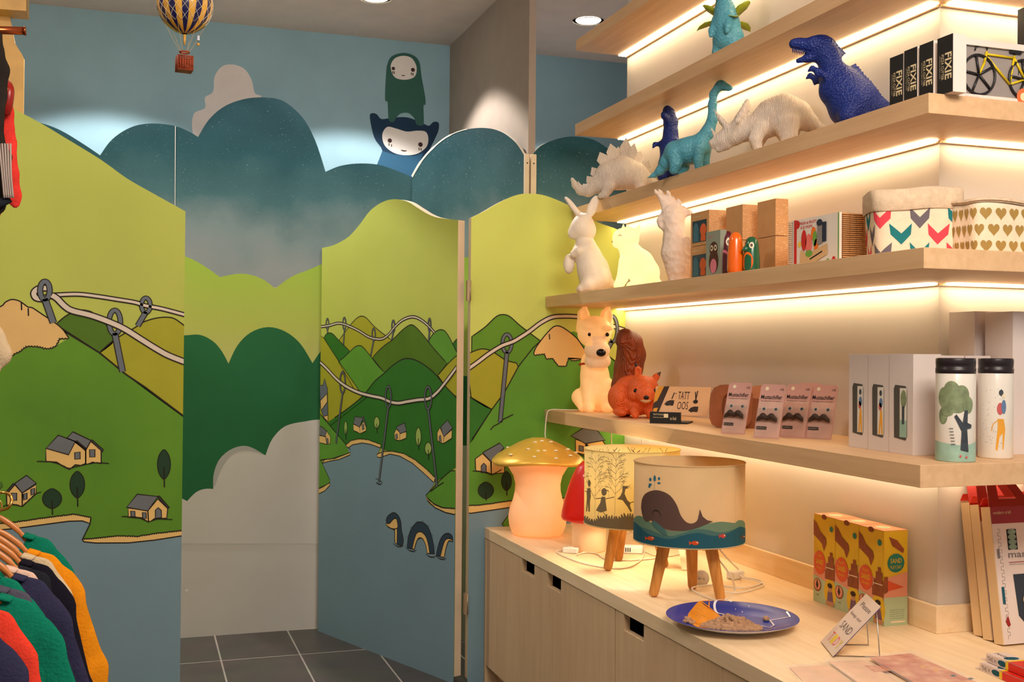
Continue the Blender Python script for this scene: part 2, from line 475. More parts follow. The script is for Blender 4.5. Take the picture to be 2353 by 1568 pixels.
def gradient(name, stops, z0, z1, rough=.8, nz=.25, speck=False):
    """airbrushed paint: colour changes with height, cloudy noise on top"""
    m = bpy.data.materials.new(name); m.use_nodes = True; nt = m.node_tree; N = nt.nodes; L = nt.links; b = N['Principled BSDF']
    tc = N.new('ShaderNodeTexCoord'); sp = N.new('ShaderNodeSeparateXYZ'); L.new(tc.outputs['Object'], sp.inputs[0])
    mr = N.new('ShaderNodeMapRange'); mr.inputs[1].default_value = z0; mr.inputs[2].default_value = z1; L.new(sp.outputs['Z'], mr.inputs[0])
    nn = N.new('ShaderNodeTexNoise'); nn.inputs['Scale'].default_value = 2.6; nn.inputs['Detail'].default_value = 5; L.new(tc.outputs['Object'], nn.inputs['Vector'])
    a = N.new('ShaderNodeMath'); a.operation = 'MULTIPLY_ADD'; a.inputs[1].default_value = nz*2; L.new(nn.outputs['Fac'], a.inputs[0])
    s2 = N.new('ShaderNodeMath'); s2.operation = 'SUBTRACT'; s2.inputs[1].default_value = nz; L.new(mr.outputs[0], s2.inputs[0]); L.new(s2.outputs[0], a.inputs[2])
    rp = N.new('ShaderNodeValToRGB')
    while len(rp.color_ramp.elements) < len(stops): rp.color_ramp.elements.new(0.5)
    for e, (p, c) in zip(rp.color_ramp.elements, stops): e.position = p; e.color = rgb(c)
    L.new(a.outputs[0], rp.inputs[0]); last = rp.outputs[0]
    if speck:
        vz = N.new('ShaderNodeTexNoise'); vz.inputs['Scale'].default_value = 120; vz.inputs['Detail'].default_value = 2; L.new(tc.outputs['Object'], vz.inputs['Vector'])
        r2 = N.new('ShaderNodeValToRGB'); r2.color_ramp.elements[0].position = .68; r2.color_ramp.elements[1].position = .80; L.new(vz.outputs['Fac'], r2.inputs[0])
        mx = N.new('ShaderNodeMixRGB'); mx.inputs[2].default_value = rgb((170,185,180)); L.new(r2.outputs[0], mx.inputs[0]); L.new(last, mx.inputs[1]); last = mx.outputs[0]
    L.new(last, b.inputs['Base Color']); b.inputs['Roughness'].default_value = rough; b.inputs['Specular IOR Level'].default_value = .3
    MATS[name] = m
gradient('teal_mist', [(0,(150,158,166)), (.25,(126,146,152)), (.50,(66,106,114)), (.8,(28,74,84)), (1,(18,60,70))], 1.85, 2.62, nz=.3, speck=True)
gradient('lime_mist', [(0,(206,196,140)), (.5,(184,194,96)), (1,(160,196,72))], 1.2, 1.95, nz=.12)
def floor_mat():
    m = bpy.data.materials.new('slate_tile'); m.use_nodes = True; nt = m.node_tree; N = nt.nodes; L = nt.links; b = N['Principled BSDF']
    tc = N.new('ShaderNodeTexCoord'); mp = N.new('ShaderNodeMapping'); L.new(tc.outputs['Object'], mp.inputs[0])
    mp.inputs['Location'].default_value = (-.01, -4.595+.73*8, 0)
    br = N.new('ShaderNodeTexBrick'); br.offset = 0; br.squash = 1
    br.inputs['Scale'].default_value = 1; br.inputs['Brick Width'].default_value = .365; br.inputs['Row Height'].default_value = .73
    br.inputs['Mortar Size'].default_value = .004; br.inputs['Mortar Smooth'].default_value = .1; br.inputs['Bias'].default_value = 0
    br.inputs['Color1'].default_value = rgb((84,76,68)); br.inputs['Color2'].default_value = rgb((72,64,58)); br.inputs['Mortar'].default_value = rgb((176,164,146))
    L.new(mp.outputs[0], br.inputs['Vector'])
    nz = N.new('ShaderNodeTexNoise'); nz.inputs['Scale'].default_value = 5; nz.inputs['Detail'].default_value = 8; L.new(tc.outputs['Object'], nz.inputs['Vector'])
    mx = N.new('ShaderNodeMixRGB'); mx.blend_type = 'OVERLAY'; mx.inputs[0].default_value = .5; L.new(br.outputs['Color'], mx.inputs[1]); L.new(nz.outputs['Color'], mx.inputs[2])
    hs = N.new('ShaderNodeHueSaturation'); hs.inputs['Saturation'].default_value = .55; L.new(mx.outputs[0], hs.inputs['Color'])
    L.new(hs.outputs[0], b.inputs['Base Color']); b.inputs['Roughness'].default_value = .42
    MATS['slate_tile'] = m
floor_mat()

def struct(g, name, **kw): return tag(g.obj(name, **kw), kind='structure')
# floor, ceiling, walls
struct(G().box((-3,-1.5,-.05), (4.2,6.5,0), 'slate_tile'), 'floor')
struct(G().box((-3,-1.5,ZC), (4.2,6.6,ZC+.08), 'ceiling_paint'), 'ceiling')
# sky-blue wall behind everything, with its painted cloud and the two painted hooded figures
g = G(); g.box((-3,YS,0), (4.2,YS+.1,ZC), 'sky_paint')
mat('cloud_beige', (212,204,202), .8, var=.02); mat('figure_green', (46,92,84), .8, var=.03); mat('figure_face', (222,216,212), .8, var=.02)
mat('figure_navy', (10,46,74), .8, var=.03); mat('figure_eye', (58,38,34), .8, var=.0); mat('slate_blue_paint', (34,82,112), .8, var=.03)
def px_plane(fix_axis, c):
    k = {1: (0, 2), 0: (1, 2)}[fix_axis]
    def f(x, y):
        p = at(x, y, fix_axis, c); return (float(p[k[0]]), float(p[k[1]]))
    return f
SKY = Face(g, lambda u, v, l: (u, YS-l, v), px=px_plane(1, YS), lift=.0006)
def T(s, ox, oy): return lambda *q: [(ox+q[i]*s, oy+q[i+1]*s) for i in range(0, len(q), 2)]
ZA = T(.34, 0, 0); ZB = T(.34, 700, 0)
SKY.poly(smooth(ZA(1300,880, 1310,770, 1385,730, 1385,660, 1440,620, 1450,520, 1500,450, 1570,436, 1650,465, 1700,540, 1722,630, 1765,660, 1700,800, 1500,930, 1340,940), 5, True), 'cloud_beige', 1)
# grey-green hooded figure standing on the navy one (generic painted figures)
SKY.poly(smooth(ZB(490,1110, 525,1020, 470,930, 440,790, 460,765, 490,775, 520,805, 600,795, 700,795, 800,835, 840,850, 870,825, 905,830, 905,880, 880,940, 840,1020, 760,1180, 740,1210, 480,1210), 4, True), 'figure_navy', 1)
SKY.poly(smooth(ZB(527,900, 560,858, 620,870, 690,890, 760,884, 815,890, 835,930, 825,990, 770,1035, 700,1050, 620,1040, 560,1005, 530,960), 5, True), 'figure_face', 2)
SKY.poly(ZB(525,1020, 600,1045, 740,1055, 800,1035, 760,1180, 735,1212, 480,1212, 490,1112), 'slate_blue_paint', 2)
SKY.poly(smooth(ZB(560,690, 543,670, 550,500, 560,430, 590,380, 665,358, 735,375, 775,420, 790,520, 815,660, 815,710, 803,716, 805,830, 790,850, 755,840, 740,800, 700,765, 650,768, 620,795, 600,825, 570,815, 563,760), 4, True), 'figure_green', 3)
SKY.poly(smooth(ZB(582,440, 610,395, 665,378, 720,392, 752,440, 755,490, 735,525, 680,540, 620,530, 590,495), 5, True), 'figure_face', 4)
for fx, fy, r, lay in ((599,464,12,5),(731,473,14,5),(575,951,15,5),(782,978,16,5)):
    c = px_plane(1, YS)(*ZB(fx,fy)[0]); SKY.disc(c[0], c[1], r*.34*.0025, 'figure_eye', lay)
for fx, fy in ((594,490),(604,492),(720,500),(731,503),(569,978),(586,985),(772,1008),(786,1010)):
    SKY.poly(ZB(fx-3,fy-9, fx+3,fy-9, fx+4,fy+9, fx-2,fy+9), 'figure_eye', 5)
SKY.poly(ZB(650,509, 682,509, 672,515, 658,515), 'figure_eye', 5); SKY.poly(smooth(ZB(650,1012, 670,1017, 690,1018, 680,1024, 660,1022), 3, True), 'figure_eye', 5)
struct(g, 'wall_back')
# grey stub wall between the fitting rooms
struct(G().box((XP,YN,0), (XP+.035,YS,ZC), 'column_paint'), 'wall_middle')
# left side wall far out of frame keeps the light in
struct(G().box((-3.1,-1.5,0), (-3,6.5,ZC), 'ceiling_paint'), 'wall_left')

# mural wall: clouds cut along the top, hills and mist painted on
top = smooth([(-260,330),(-160,270),(-60,262),(30,268),(95,283),(140,300),(190,330),(230,357)], 5) + \
      smooth([(230,357),(258,320),(300,293),(345,284),(400,289),(435,303),(455,315)], 5)[1:] + \
      smooth([(455,315),(480,275),(515,245),(560,228),(605,224),(650,232),(695,270),(725,325),(748,395)], 5)[1:] + \
      smooth([(748,395),(780,382),(820,376),(865,378),(905,390),(945,408),(985,440),(1040,480)], 5)[1:]
pY = px_plane(1, YB)
outl = [pY(*p) for p in top]
g = G()
base = [(u, YB, v) for u, v in outl] + [(outl[-1][0], YB, 0), (outl[0][0], YB, 0)]
g.prism(base, (0,.03,0), 'mural_white', side='board_edge')
MW = Face(g, lambda u, v, l: (u, YB-l, v), px=pY, ur=None) if False else Face(g, lambda u, v, l: (u, YB-l, v), px=pY, lift=.0005)
MW.poly(top + [(1040,660),(-260,660)], 'teal_mist', 1)
MW.poly(smooth([(-260,560),(-100,610),(60,640),(200,590),(330,560),(427,590),(470,612),(505,637)],4)+smooth([(505,637),(555,629),(600,640),(632,663)],4)+smooth([(632,663),(670,636),(710,620),(760,600),(850,580),(1040,570)],4)+[(1040,860),(-260,860)], 'lime_mist', 2)
MW.poly([(-260,780)]+smooth([(-260,780),(0,800),(200,790),(340,775),(424,771),(460,770),(490,785),(510,808),(525,836)],4)+smooth([(525,836),(545,795),(575,765),(615,752),(655,762),(690,790),(718,835)],4)+smooth([(718,835),(745,800),(800,770),(900,790),(1040,800)],4)+[(1040,1200),(-260,1200)], 'dark_pine_paint', 3)
cloud = smooth([(-260,1150),(-50,1120),(200,1160),(330,1130),(400,1140),(430,1152)],4)+smooth([(430,1152),(450,1132),(470,1124),(490,1124)],4)+smooth([(490,1124),(491,1090),(505,1055),(535,1031),(570,1026),(610,1047)],4)+smooth([(610,1047),(625,1010),(655,980),(700,969),(745,965),(850,975),(1040,990)],4)
MW.poly(cloud+[(1040,1250),(-260,1250)], 'mural_white', 4)
MW.poly(smooth([(492,1120),(491,1090),(505,1055),(535,1031),(570,1026),(608,1046),(590,1040),(560,1036),(530,1048),(508,1080)],3,True), 'mural_shade', 5)
MW.line([(403,290),(402,500)], .0035, 'mural_white', 5)
MW.line([(370,1478),(780,1440)], .008, 'white_edge', 5)
c = pY(429,1357); MW.disc(c[0], c[1], .007, 'white_edge', 5)
struct(g, 'wall_mural')
c = pY(429,1357)

# angled cloud board beside the fitting room (white cut edge showing) and its twin on the far side of the stub wall
def vplane(ax, ay, bx, by):
    """vertical plane through two floor points: origin, unit direction, px->(u,z), fn for Face"""
    o = np.array([ax, ay, 0.0]); d = np.array([bx-ax, by-ay, 0.0]); d = d/np.linalg.norm(d)
    n = np.array([d[1], -d[0], 0.0])
    if n @ (CAM-o) < 0: n = -n
    def px(x, y):
        p = on_plane(x, y, o, n)-o; return (float(p @ d), float(p[2]))
    def fn(u, v, l): q = o+d*u+n*l; return (q[0], q[1], v)
    return o, d, n, px, fn
def board(name, A, B, pts, thick, layers, kindname):
    o, d, n, px, fn = vplane(*A, *B)
    g = G(); P = [px(*p) for p in pts]
    base = [fn(u, v, 0) for u, v in P] + [fn(P[-1][0], 0, 0), fn(P[0][0], 0, 0)]
    g.prism(base, tuple(-n*thick), layers[0], side='board_edge')
    F = Face(g, fn, px=px, lift=.0004)
    return g, F, px
arch = smooth([(947,406),(965,375),(990,345),(1025,316),(1065,299),(1110,294),(1150,302),(1183,326),(1204,356)], 5)
o_, d_, n_, px_, fn_ = vplane(XP-.012, YN, float(atY(945,405,YB-.04)[0]), YB-.04)
P = [px_(*p) for p in arch]; uN, uF = P[-1][0], P[0][0]
def arch_board(name, fn, n, P):
    g = G(); base = [fn(u, v, 0) for u, v in P]+[fn(P[-1][0],0,0), fn(P[0][0],0,0)]
    g.prism(base, tuple(-n*.018), 'teal_mist', side='white_edge')
    F = Face(g, fn, lift=.0006); a, b = P[0][0], P[-1][0]
    F.poly([(a,1.93),(b,1.93),(b,1.25),(a,1.25)], 'lime_mist', 1); F.poly([(a,1.33),(b,1.33),(b,0.95),(a,.95)], 'dark_pine_paint', 2); F.poly([(a,.98),(b,.98),(b,0),(a,0)], 'mural_white', 3)
    return g, F
g, F = arch_board('arch', fn_, n_, P)
F.line([px_(*p) for p in arch[:22]], [.016]*6+[.012]*6+[.008]*5+[.004]*5, 'white_edge', 2, conv=False)
tag(g.obj('cloud_board'), 'teal cloud-topped fitting room board with a white cut edge, left of the grey stub wall', 'fitting room board')
arch2 = smooth([(1222,357),(1240,337),(1261,326),(1290,317),(1319,314),(1363,321),(1400,345),(1425,378),(1440,420)], 5)
o2, d2, n2, px2, fn2 = vplane(XP+.050, YN-.003, 2.75, YN+.12)
g, F = arch_board('arch2', fn2, n2, [px2(*p) for p in arch2])
tag(g.obj('cloud_board'), 'dark teal cloud-topped board behind the shelf ends, right of the grey stub wall', 'fitting room board')
def post(x0, x1, y, label):
    z = float(atX(1205, 360, XP)[2])+.0
    t = thing('door_post', (x0, y, 0), label, 'post', world=True)
    G().box((x0,y-.02,0), (x1,y+.0,z), 'board_edge').obj('post', t, bev=.002)
    for q in (.025, .5, 1.0):
        G().cyl(((x0+x1)/2, y-.0215, z-q-.02), ((x0+x1)/2, y-.0195, z-q-.02), .0035, 'void_black', seg=10).obj('screw', t)
post(XP-.024, XP-.002, YN-.004, 'pale screwed strip on the left edge of the grey stub wall')
post(XP+.006, XP+.034, YN-.004, 'pale screwed strip on the right edge of the grey stub wall')

# ceiling downlights
mat('lamp_glow', (255,244,225), .5, emit=14, ecol=(255,240,215)); mat('white_plastic', (236,232,224), .35, var=.01)
for i, (lx, ly) in enumerate(DOWNLIGHTS):
    lab = ['round recessed ceiling downlight above the left end of the mural wall', 'round recessed ceiling downlight at the top edge, left of the grey stub wall', 'round recessed ceiling downlight right of the grey stub wall'][i]
    t = thing('ceiling_downlight', (lx, ly, ZC), lab, 'ceiling light')
    G().lathe([(.088,-.006),(.088,0),(.070,0),(.066,-.006)], (0,0,0), 'white_plastic', 40, capb=False, capt=False).obj('trim_ring', t)
    G().lathe([(.0,-.002),(.070,-.002)], (0,0,0), 'lamp_glow', 40, capb=False, capt=False).obj('lens', t)
# ------------------------------------------------------------------ painted fitting-room panels: landscape with hills, lake, houses, needles and thread
mat('lime_paint', (186,196,88), .7, var=.03, vscale=2); mat('lime_paint_bright', (200,212,104), .7, var=.03, vscale=2)
mat('grass_paint', (98,150,32), .7, var=.04, vscale=3, col2=(84,136,30)); mat('lake_paint', (118,148,160), .7, var=.02, vscale=3)
mat('olive_paint', (166,164,36), .7, var=.02); mat('moss_paint', (78,116,18), .7, var=.03); mat('forest_paint', (44,112,28), .7, var=.03)
mat('meadow_paint', (92,152,44), .7, var=.03); mat('pine_paint', (34,92,28), .7, var=.03)
mat('tan_paint', (228,188,118), .7, var=.02); mat('sand_paint', (232,194,118), .7, var=.02); mat('needle_grey', (104,112,122), .7, var=.03)
mat('rope_paint', (220,206,188), .7, var=.02); mat('ink', (34,24,14), .8, var=0); mat('roof_grey', (108,112,116), .7, var=.03)
mat('tree_dark', (22,58,30), .7, var=.03); mat('tree_light', (156,182,92), .7, var=.03); mat('nessie_blue', (40,62,78), .7, var=.02)
IW = .0050
def needle(F, x, y, w, h, x2, y2, k=1.0, layer=10):
    """painted sewing needle: eye ring at top, shaft down to x2,y2"""
    ring = [(x+w/2*math.sin(2*math.pi*i/20), y+h/2-h/2*math.cos(2*math.pi*i/20)) for i in range(20)]
    rw = .0045*k
    sw = .0060*k
    F.line([(x, y+h*.97), (x2, y2)], sw+1.5*IW, 'ink', layer); F.line(ring, rw+1.5*IW, 'ink', layer, closed=True)
    F.line([(x, y+h*.97-1), (x2, y2)], sw, 'needle_grey', layer+1); F.line(ring, rw, 'needle_grey', layer+1, closed=True)
def rope(F, pts, w=.018, layer=12):
    p = smooth(pts, 6); F.line(p, w+2*IW, 'ink', layer); F.line(p, w, 'rope_paint', layer+1)
def house(F, walls, roof, wins, layer=8, lw=IW, tuft=None):
    for w in walls: F.shape(w, 'sand_paint', lw, 'ink', layer)
    for r in roof: F.shape(r, 'roof_grey', lw, 'ink', layer+2)
    for w in wins: F.shape(w, 'roof_grey', lw*.8, 'ink', layer+2)
    if tuft: F.line(bumpy(tuft, 4, 1.6), lw*.8, 'ink', layer+2)
def tree(F, x, y, rx, ry, m, y2, layer=8):
    pts = [(x+rx*math.cos(2*math.pi*i/18), y+ry*math.sin(2*math.pi*i/18)*(1 if abs(math.sin(2*math.pi*i/18)) < .95 else 1.08)) for i in range(18)]
    F.shape(pts, m, IW*.7, 'ink', layer); F.line([(x, y+ry*.2), (x+1, y2)], IW, 'ink', layer+2)
def board_panel(A, B, pts, ends, thick, zb=0.03, base='lime_paint', edge='board_edge'):
    """painted board standing on a vertical plane; pts: top edge in photograph pixels, ends: px x of both sides"""
    o, d, n, px, fn = vplane(*A, *B)
    P = [px(*p) for p in pts]; g = G()
    b = [fn(u, v, 0) for u, v in P]+[fn(P[-1][0], zb, 0), fn(P[0][0], zb, 0)]
    g.prism(b, tuple(-n*thick), base, side=edge)
    u0, u1 = sorted((P[0][0], P[-1][0]))
    return g, Face(g, fn, urange=(u0, u1), px=px, lift=.00025), px

# ---- left panel (flush with the fitting room front)
topL = smooth([(-330,120),(-150,165),(0,236),(30,250),(90,281),(150,317),(230,366),(290,409),(340,438),(385,463),(426,486)], 4)
g, F, px = board_panel((0,YE), (1,YE), topL, None, .04, 0.02)
Z = T(.298, 0, 500); Q = T(.3941, 0, 950)
F.poly([(-330,640)]+Z(-300,560, 0,640)+Z(1440,1560)+[(440,1600),(-330,1600)], 'lime_paint', 1)
hill = smooth(Z(765,1045, 880,945, 1040,850, 1100,810, 1180,782, 1260,770, 1330,775, 1380,803, 1440,850), 4)
F.shape(smooth(Z(430,825, 500,765, 560,732), 3)+smooth(Z(620,712, 680,720, 730,745, 830,840, 890,935, 770,1045),3), 'moss_paint', IW, 'ink', 2)
F.shape(hill+Z(1440,1560, 970,1210), 'olive_paint', IW, 'ink', 3)
mount = smooth(Z(-400,900, -200,760, 0,690, 40,655, 90,633, 150,645, 215,690, 250,697, 330,750, 435,820, 490,870, 530,930), 3)
F.shape(mount+bumpy(Z(530,930, 455,930, 430,990, 370,1010, 290,990, 200,990, 150,1030, 90,1060, 0,1090, -400,1180), 6, 3, 3), 'tan_paint', IW, 'ink', 5)
slope = Z(500,880, 770,1045, 970,1210, 1120,1310, 1420,1535)
shoreA = Q(1080,760, 1055,690, 900,705, 800,722, 690,716, 600,733, 480,738)
F.poly(slope+[(440,1232)]+shoreA[1:]+Q(530,640, 530,610, 430,592, 300,610, 170,632, 60,645, -700,700)+Z(-1200,1100, 0,1060)+Z(90,1070, 200,1000, 300,1000, 370,1020, 440,985, 530,930), 'grass_paint', 4)
F.line(slope, IW*1.3, 'ink', 6)
for a, b in ((165,655),(218,700)): F.line(Z(a,b, a+2,b+60), IW, 'ink', 7)
F.poly(Q(-700,745, 90,672, 400,630, 480,628, 525,645, 480,740, 560,757, 750,756, 900,740, 1080,712, 1120,1700, -700,1700), 'lake_paint', 5)
sA = bumpy(Q(-700,690, 60,642, 170,626, 300,608, 430,592, 530,610), 5, 2.2, 5); 
F.shape(sA+Q(525,643, 480,628, 400,630, 90,672, -700,745), 'sand_paint', IW, 'ink', 6)
sB = bumpy(Q(480,738, 560,732, 690,718, 800,722, 900,705, 1080,686), 5, 2.2, 6)
F.shape(sB+Q(1080,712, 900,740, 750,756, 560,757, 490,750), 'sand_paint', IW, 'ink', 6)
F.line(Q(530,612, 524,648, 480,738), IW, 'ink', 8)
house(F, [Q(268,205, 400,240, 438,170, 500,215, 500,292, 470,305, 440,300, 405,328, 370,310, 330,285, 268,280), Q(500,215, 530,165, 590,215, 590,295, 540,285, 500,300)],
      [Q(340,128, 440,165, 400,242, 268,205), Q(425,108, 530,158, 500,212, 440,165, 390,145), Q(438,165, 446,160, 504,208, 500,218), Q(528,160, 536,155, 604,215, 600,225)],
      [Q(435,230, 467,226, 468,266, 436,268), Q(522,212, 554,212, 554,254, 524,256)], tuft=Q(215,283, 300,285, 350,300, 400,325, 500,300, 560,290, 635,295))
house(F, [Q(38,465, 85,415, 130,465, 130,545, 95,535, 65,530, 40,542), Q(130,465, 210,415, 212,468, 130,545)], [Q(85,410, 155,362, 212,408, 130,465), Q(36,460, 80,408, 88,414, 42,468)],
      [Q(66,466, 98,466, 98,508, 68,508), Q(136,472, 158,464, 158,500, 138,506), Q(180,444, 202,436, 202,470, 182,478)], tuft=Q(10,545, 40,540, 90,535, 130,545, 212,470, 240,462))
house(F, [Q(748,552, 862,568, 866,636, 820,612, 748,606), Q(862,568, 920,500, 978,555, 972,612, 900,615, 866,636)], [Q(800,472, 920,485, 862,570, 738,548), Q(918,484, 928,482, 988,552, 980,556)],
      [Q(762,570, 786,572, 788,602, 764,602), Q(830,578, 852,580, 854,614, 832,612), Q(906,612, 906,566, 922,550, 940,566, 942,608)], tuft=Q(710,604, 820,610, 866,636, 920,618, 1005,622))
for x, y, rx, ry, y2 in ((304,498,56,54,592),(451,416,43,72,545),(956,298,38,80,432)):
    c = Q(x, y, x, y2); tree(F, c[0][0], c[0][1], rx*.394, ry*.394, 'tree_dark', c[1][1])
F.line(smooth(Z(360,595, 420,598, 600,592, 760,610, 900,632, 1040,655, 1120,680, 1250,705, 1440,755),5), .010+2*IW, 'ink', 9); F.line(smooth(Z(360,595, 420,598, 600,592, 760,610, 900,632, 1040,655, 1120,680, 1250,705, 1440,755),5), .010, 'rope_paint', 10)
loop = smooth(Z(370,545, 300,548, 262,580, 275,618, 320,628, 365,615), 6)
F.line(loop, .017+2*IW, 'ink', 9); F.line(loop, .017, 'rope_paint', 10)
c = Z(350,500, 400,800); needle(F, c[0][0]-1, c[0][1]-2, 22, 42, *Z(412,812)[0], 3.4, 11)
c = Z(1125,620); needle(F, c[0][0], c[0][1], 20, 34, *Z(1062,836)[0], 2.6, 9)
c = Z(885,715); needle(F, c[0][0], c[0][1], 26, 55, *Z(945,1190)[0], 3.1, 9)
rope(F, Z(400,600, 440,625, 500,685, 560,720, 700,755, 840,805, 960,860, 1080,935, 1200,1010, 1300,1065, 1440,1120), .018, 12)
tag(g.obj('wall_panel'), 'tall painted panel with hills, cable of thread, houses and lake at the left', 'mural panel')

# ---- right panel, behind the shelf ends
topR = smooth([(1083,500),(1110,487),(1150,464),(1185,449),(1215,445),(1250,449),(1290,464),(1335,487),(1374,511),(1410,524),(1460,545)], 4)
g, F, px = board_panel((0,YE), (1,YE), topR, None, .04, 0.02, base='lime_paint_bright')
W = T(.3188, 700, 650); V = T(.2985, 700, 1100)
F.shape(smooth(W(1205,388, 1300,320, 1380,245, 1430,230, 1480,245, 1560,315, 1700,420),4)+W(1900,560, 1540,605, 1200,700), 'grass_paint', IW, 'ink', 1)
F.shape(smooth(W(1160,520, 1205,500, 1260,480, 1310,480, 1360,500, 1450,560, 1540,610, 1400,850, 1350,912, 1200,830),3), 'olive_paint', IW, 'ink', 3)
F.shape(W(1160,800, 1205,830, 1350,912, 1210,1130, 1160,1200), 'forest_paint', IW, 'ink', 4)
F.shape(smooth(W(2400,700, 2230,560, 2080,440, 1960,360),3)+W(1960,700, 2400,1100), 'meadow_paint', IW, 'ink', 3)
F.poly(W(1960,300, 2400,300, 2400,750, 2180,560, 2050,430), 'lime_paint_bright', 4)
F.poly(W(1705,415, 1645,470, 1540,605, 1440,790, 1350,912, 1205,1130, 1080,1290, 1080,1700, 2400,1700, 2400,700, 2060,430, 1940,350), 'meadow_paint', 5)
F.line(W(1705,415, 1645,470, 1540,605, 1440,790, 1350,912, 1205,1130), IW, 'ink', 6)
F.shape(smooth(W(1650,510, 1665,470, 1700,420, 1740,370, 1790,320, 1830,312, 1880,335, 1960,400, 2010,470, 2060,540),3)+bumpy(W(2060,540, 1930,560, 1900,540, 1880,600, 1830,600, 1790,545, 1740,545, 1730,510, 1655,520),5,2,8), 'tan_paint', IW, 'ink', 7)
F.line(W(1762,370, 1765,410), IW, 'ink', 9)
rope(F, W(1180,620, 1250,570, 1330,510, 1420,455, 1500,425, 1560,390, 1620,350, 1700,290, 1780,250, 1860,242, 1960,245, 2060,262, 2180,300, 2330,350), .0125, 9)
c = W(1458,372); needle(F, c[0][0], c[0][1], 21, 42, *W(1408,1008)[0], 2.4, 8)
c = W(2215,240); needle(F, c[0][0], c[0][1], 24, 60, *[(1382,830)][0], 2.4, 11)
F.line(W(1338,1062, 1360,1035, 1400,1015, 1430,985, 1502,950), IW, 'ink', 9)
house(F, [W(1228,1270, 1282,1232, 1340,1290, 1345,1375, 1305,1365, 1232,1355), W(1345,1290, 1440,1270, 1440,1370, 1345,1380)], [W(1282,1225, 1405,1155, 1436,1190, 1345,1290)], [W(1272,1370, 1272,1320, 1290,1300, 1308,1320, 1308,1370)], tuft=W(1210,1360, 1280,1365, 1350,1388, 1420,1350))
house(F, [[(1322,1010),(1345,1018),(1372,1048),(1340,1045),(1322,1040)], [(1345,1018),(1378,1004),(1402,1040),(1380,1052),(1345,1048)]], [[(1312,1002),(1340,984),(1372,990),(1390,1012),(1345,1020)]], [[(1330,1024),(1340,1026),(1340,1038),(1330,1036)]], tuft=[(1320,1040),(1345,1052),(1400,1045)])
for x, y, r, ry, y2 in ((1305,1497,56,56,1570),(1454,1430,36,64,1535)):
    c = W(x, y, x, y2); tree(F, c[0][0], c[0][1], r*.3188, ry*.3188, 'tree_dark', c[1][1])
F.poly(V(1180,212, 1260,265, 1400,250, 1640,200, 2400,150, 2400,1800, 1180,1800), 'lake_paint', 6)
F.shape(bumpy(V(1200,212, 1330,210, 1450,195, 1560,178, 1700,165, 2300,140),4,2,9)+V(2300,170, 1700,205, 1500,235, 1280,268, 1200,262), 'sand_paint', IW, 'ink', 7)
F.shape(V(1518,350, 1565,285, 1700,300, 1700,400, 1560,400), 'meadow_paint', IW, 'ink', 8)
tag(g.obj('wall_panel'), 'hill-topped painted panel behind the shelf ends with tan mountain and needle', 'mural panel')

# ---- swinging fitting-room door, open inwards
HX, HY = float(atZ(1049, 1558, .03)[0]), float(atZ(1049, 1558, .03)[1]); DL = atZ(731, 1437, .03)
DLX, DLY = float(DL[0]), min(float(DL[1]), YB-.04)
topD = smooth([(740,570),(768,563),(800,545),(825,518),(850,485),(878,465),(905,458),(935,463),(960,478),(985,493),(1010,501),(1053,506)], 4)
o, d, n, dpx, dfn = vplane(HX, HY, DLX, DLY)
P = [dpx(*p) for p in topD]
root = thing('fitting_room_door', (HX, HY, 0), 'open fitting room door painted with lake, needles, houses and sea serpent', 'door', world=True)
g = G(); b = [dfn(u, v, 0) for u, v in P]+[dfn(P[-1][0], .03, 0), dfn(P[0][0], .03, 0)]
g.prism(b, tuple(-n*.036), 'lime_paint', side='board_edge')
u0, u1 = sorted((P[0][0], P[-1][0]))
F = Face(g, dfn, urange=(u0, u1), px=dpx, lift=.00025)
S = T(.1658, 720, 700)
F.shape(smooth(S(360,490, 450,370, 530,265, 610,185, 675,162, 740,190, 830,290, 940,385, 1080,490),3)+S(1080,800, 360,800), 'olive_paint', IW*.9, 'ink', 1)
F.shape(smooth(S(1930,545, 2010,460, 2080,400),3)+S(2080,700, 2000,680), 'forest_paint', IW*.9, 'ink', 1)
F.shape(smooth(S(1600,500, 1660,410, 1730,358, 1790,352, 1840,385, 1900,480, 1990,660, 2050,700),3)+S(1900,900, 1700,900), 'meadow_paint', IW*.9, 'ink', 2)
rope(F, S(60,310, 130,305, 230,290, 330,262, 410,268, 520,310, 640,370, 760,445, 860,475, 960,475, 1050,410, 1130,310, 1240,215, 1370,172, 1480,205, 1590,290, 1680,390), .006, 3)
for x, y, w, h, x2, y2 in ((197,200,36,110,205,540),(432,185,42,125,420,560),(838,335,44,130,795,725),(1110,225,40,120,1088,500),(1612,200,34,130,1600,510)):
    c = S(x, y, x2, y2); needle(F, c[0][0], c[0][1], w*.1658, h*.1658+6, c[1][0], c[1][1], 1.0, 3)
F.shape(smooth(S(150,460, 180,415, 230,393, 280,415, 340,480, 430,570, 520,660),3)+S(420,900, 300,720), 'forest_paint', IW*.9, 'ink', 5)
F.shape(smooth(S(820,740, 900,650, 1000,560, 1100,490, 1220,370, 1310,300, 1370,282, 1430,320, 1530,430, 1680,620, 1860,820),3)+S(1720,990, 1000,960), 'moss_paint', IW*.9, 'ink', 5)
F.shape(smooth(S(350,790, 420,740, 510,655, 580,590, 645,570, 700,600, 800,720, 900,850, 1000,950),3)+S(740,1230, 600,1230), 'meadow_paint', IW*.9, 'ink', 7)
F.shape(smooth(S(1730,985, 1800,900, 1900,790, 2080,630),3)+S(2080,1320, 1900,1230), 'olive_paint', IW*.9, 'ink', 6)
F.shape(S(60,400, 150,465, 260,640, 400,850, 520,1020, 650,1210, 780,1260, 400,1560, 220,1700, 40,1700), 'olive_paint', IW*.9, 'ink', 8)
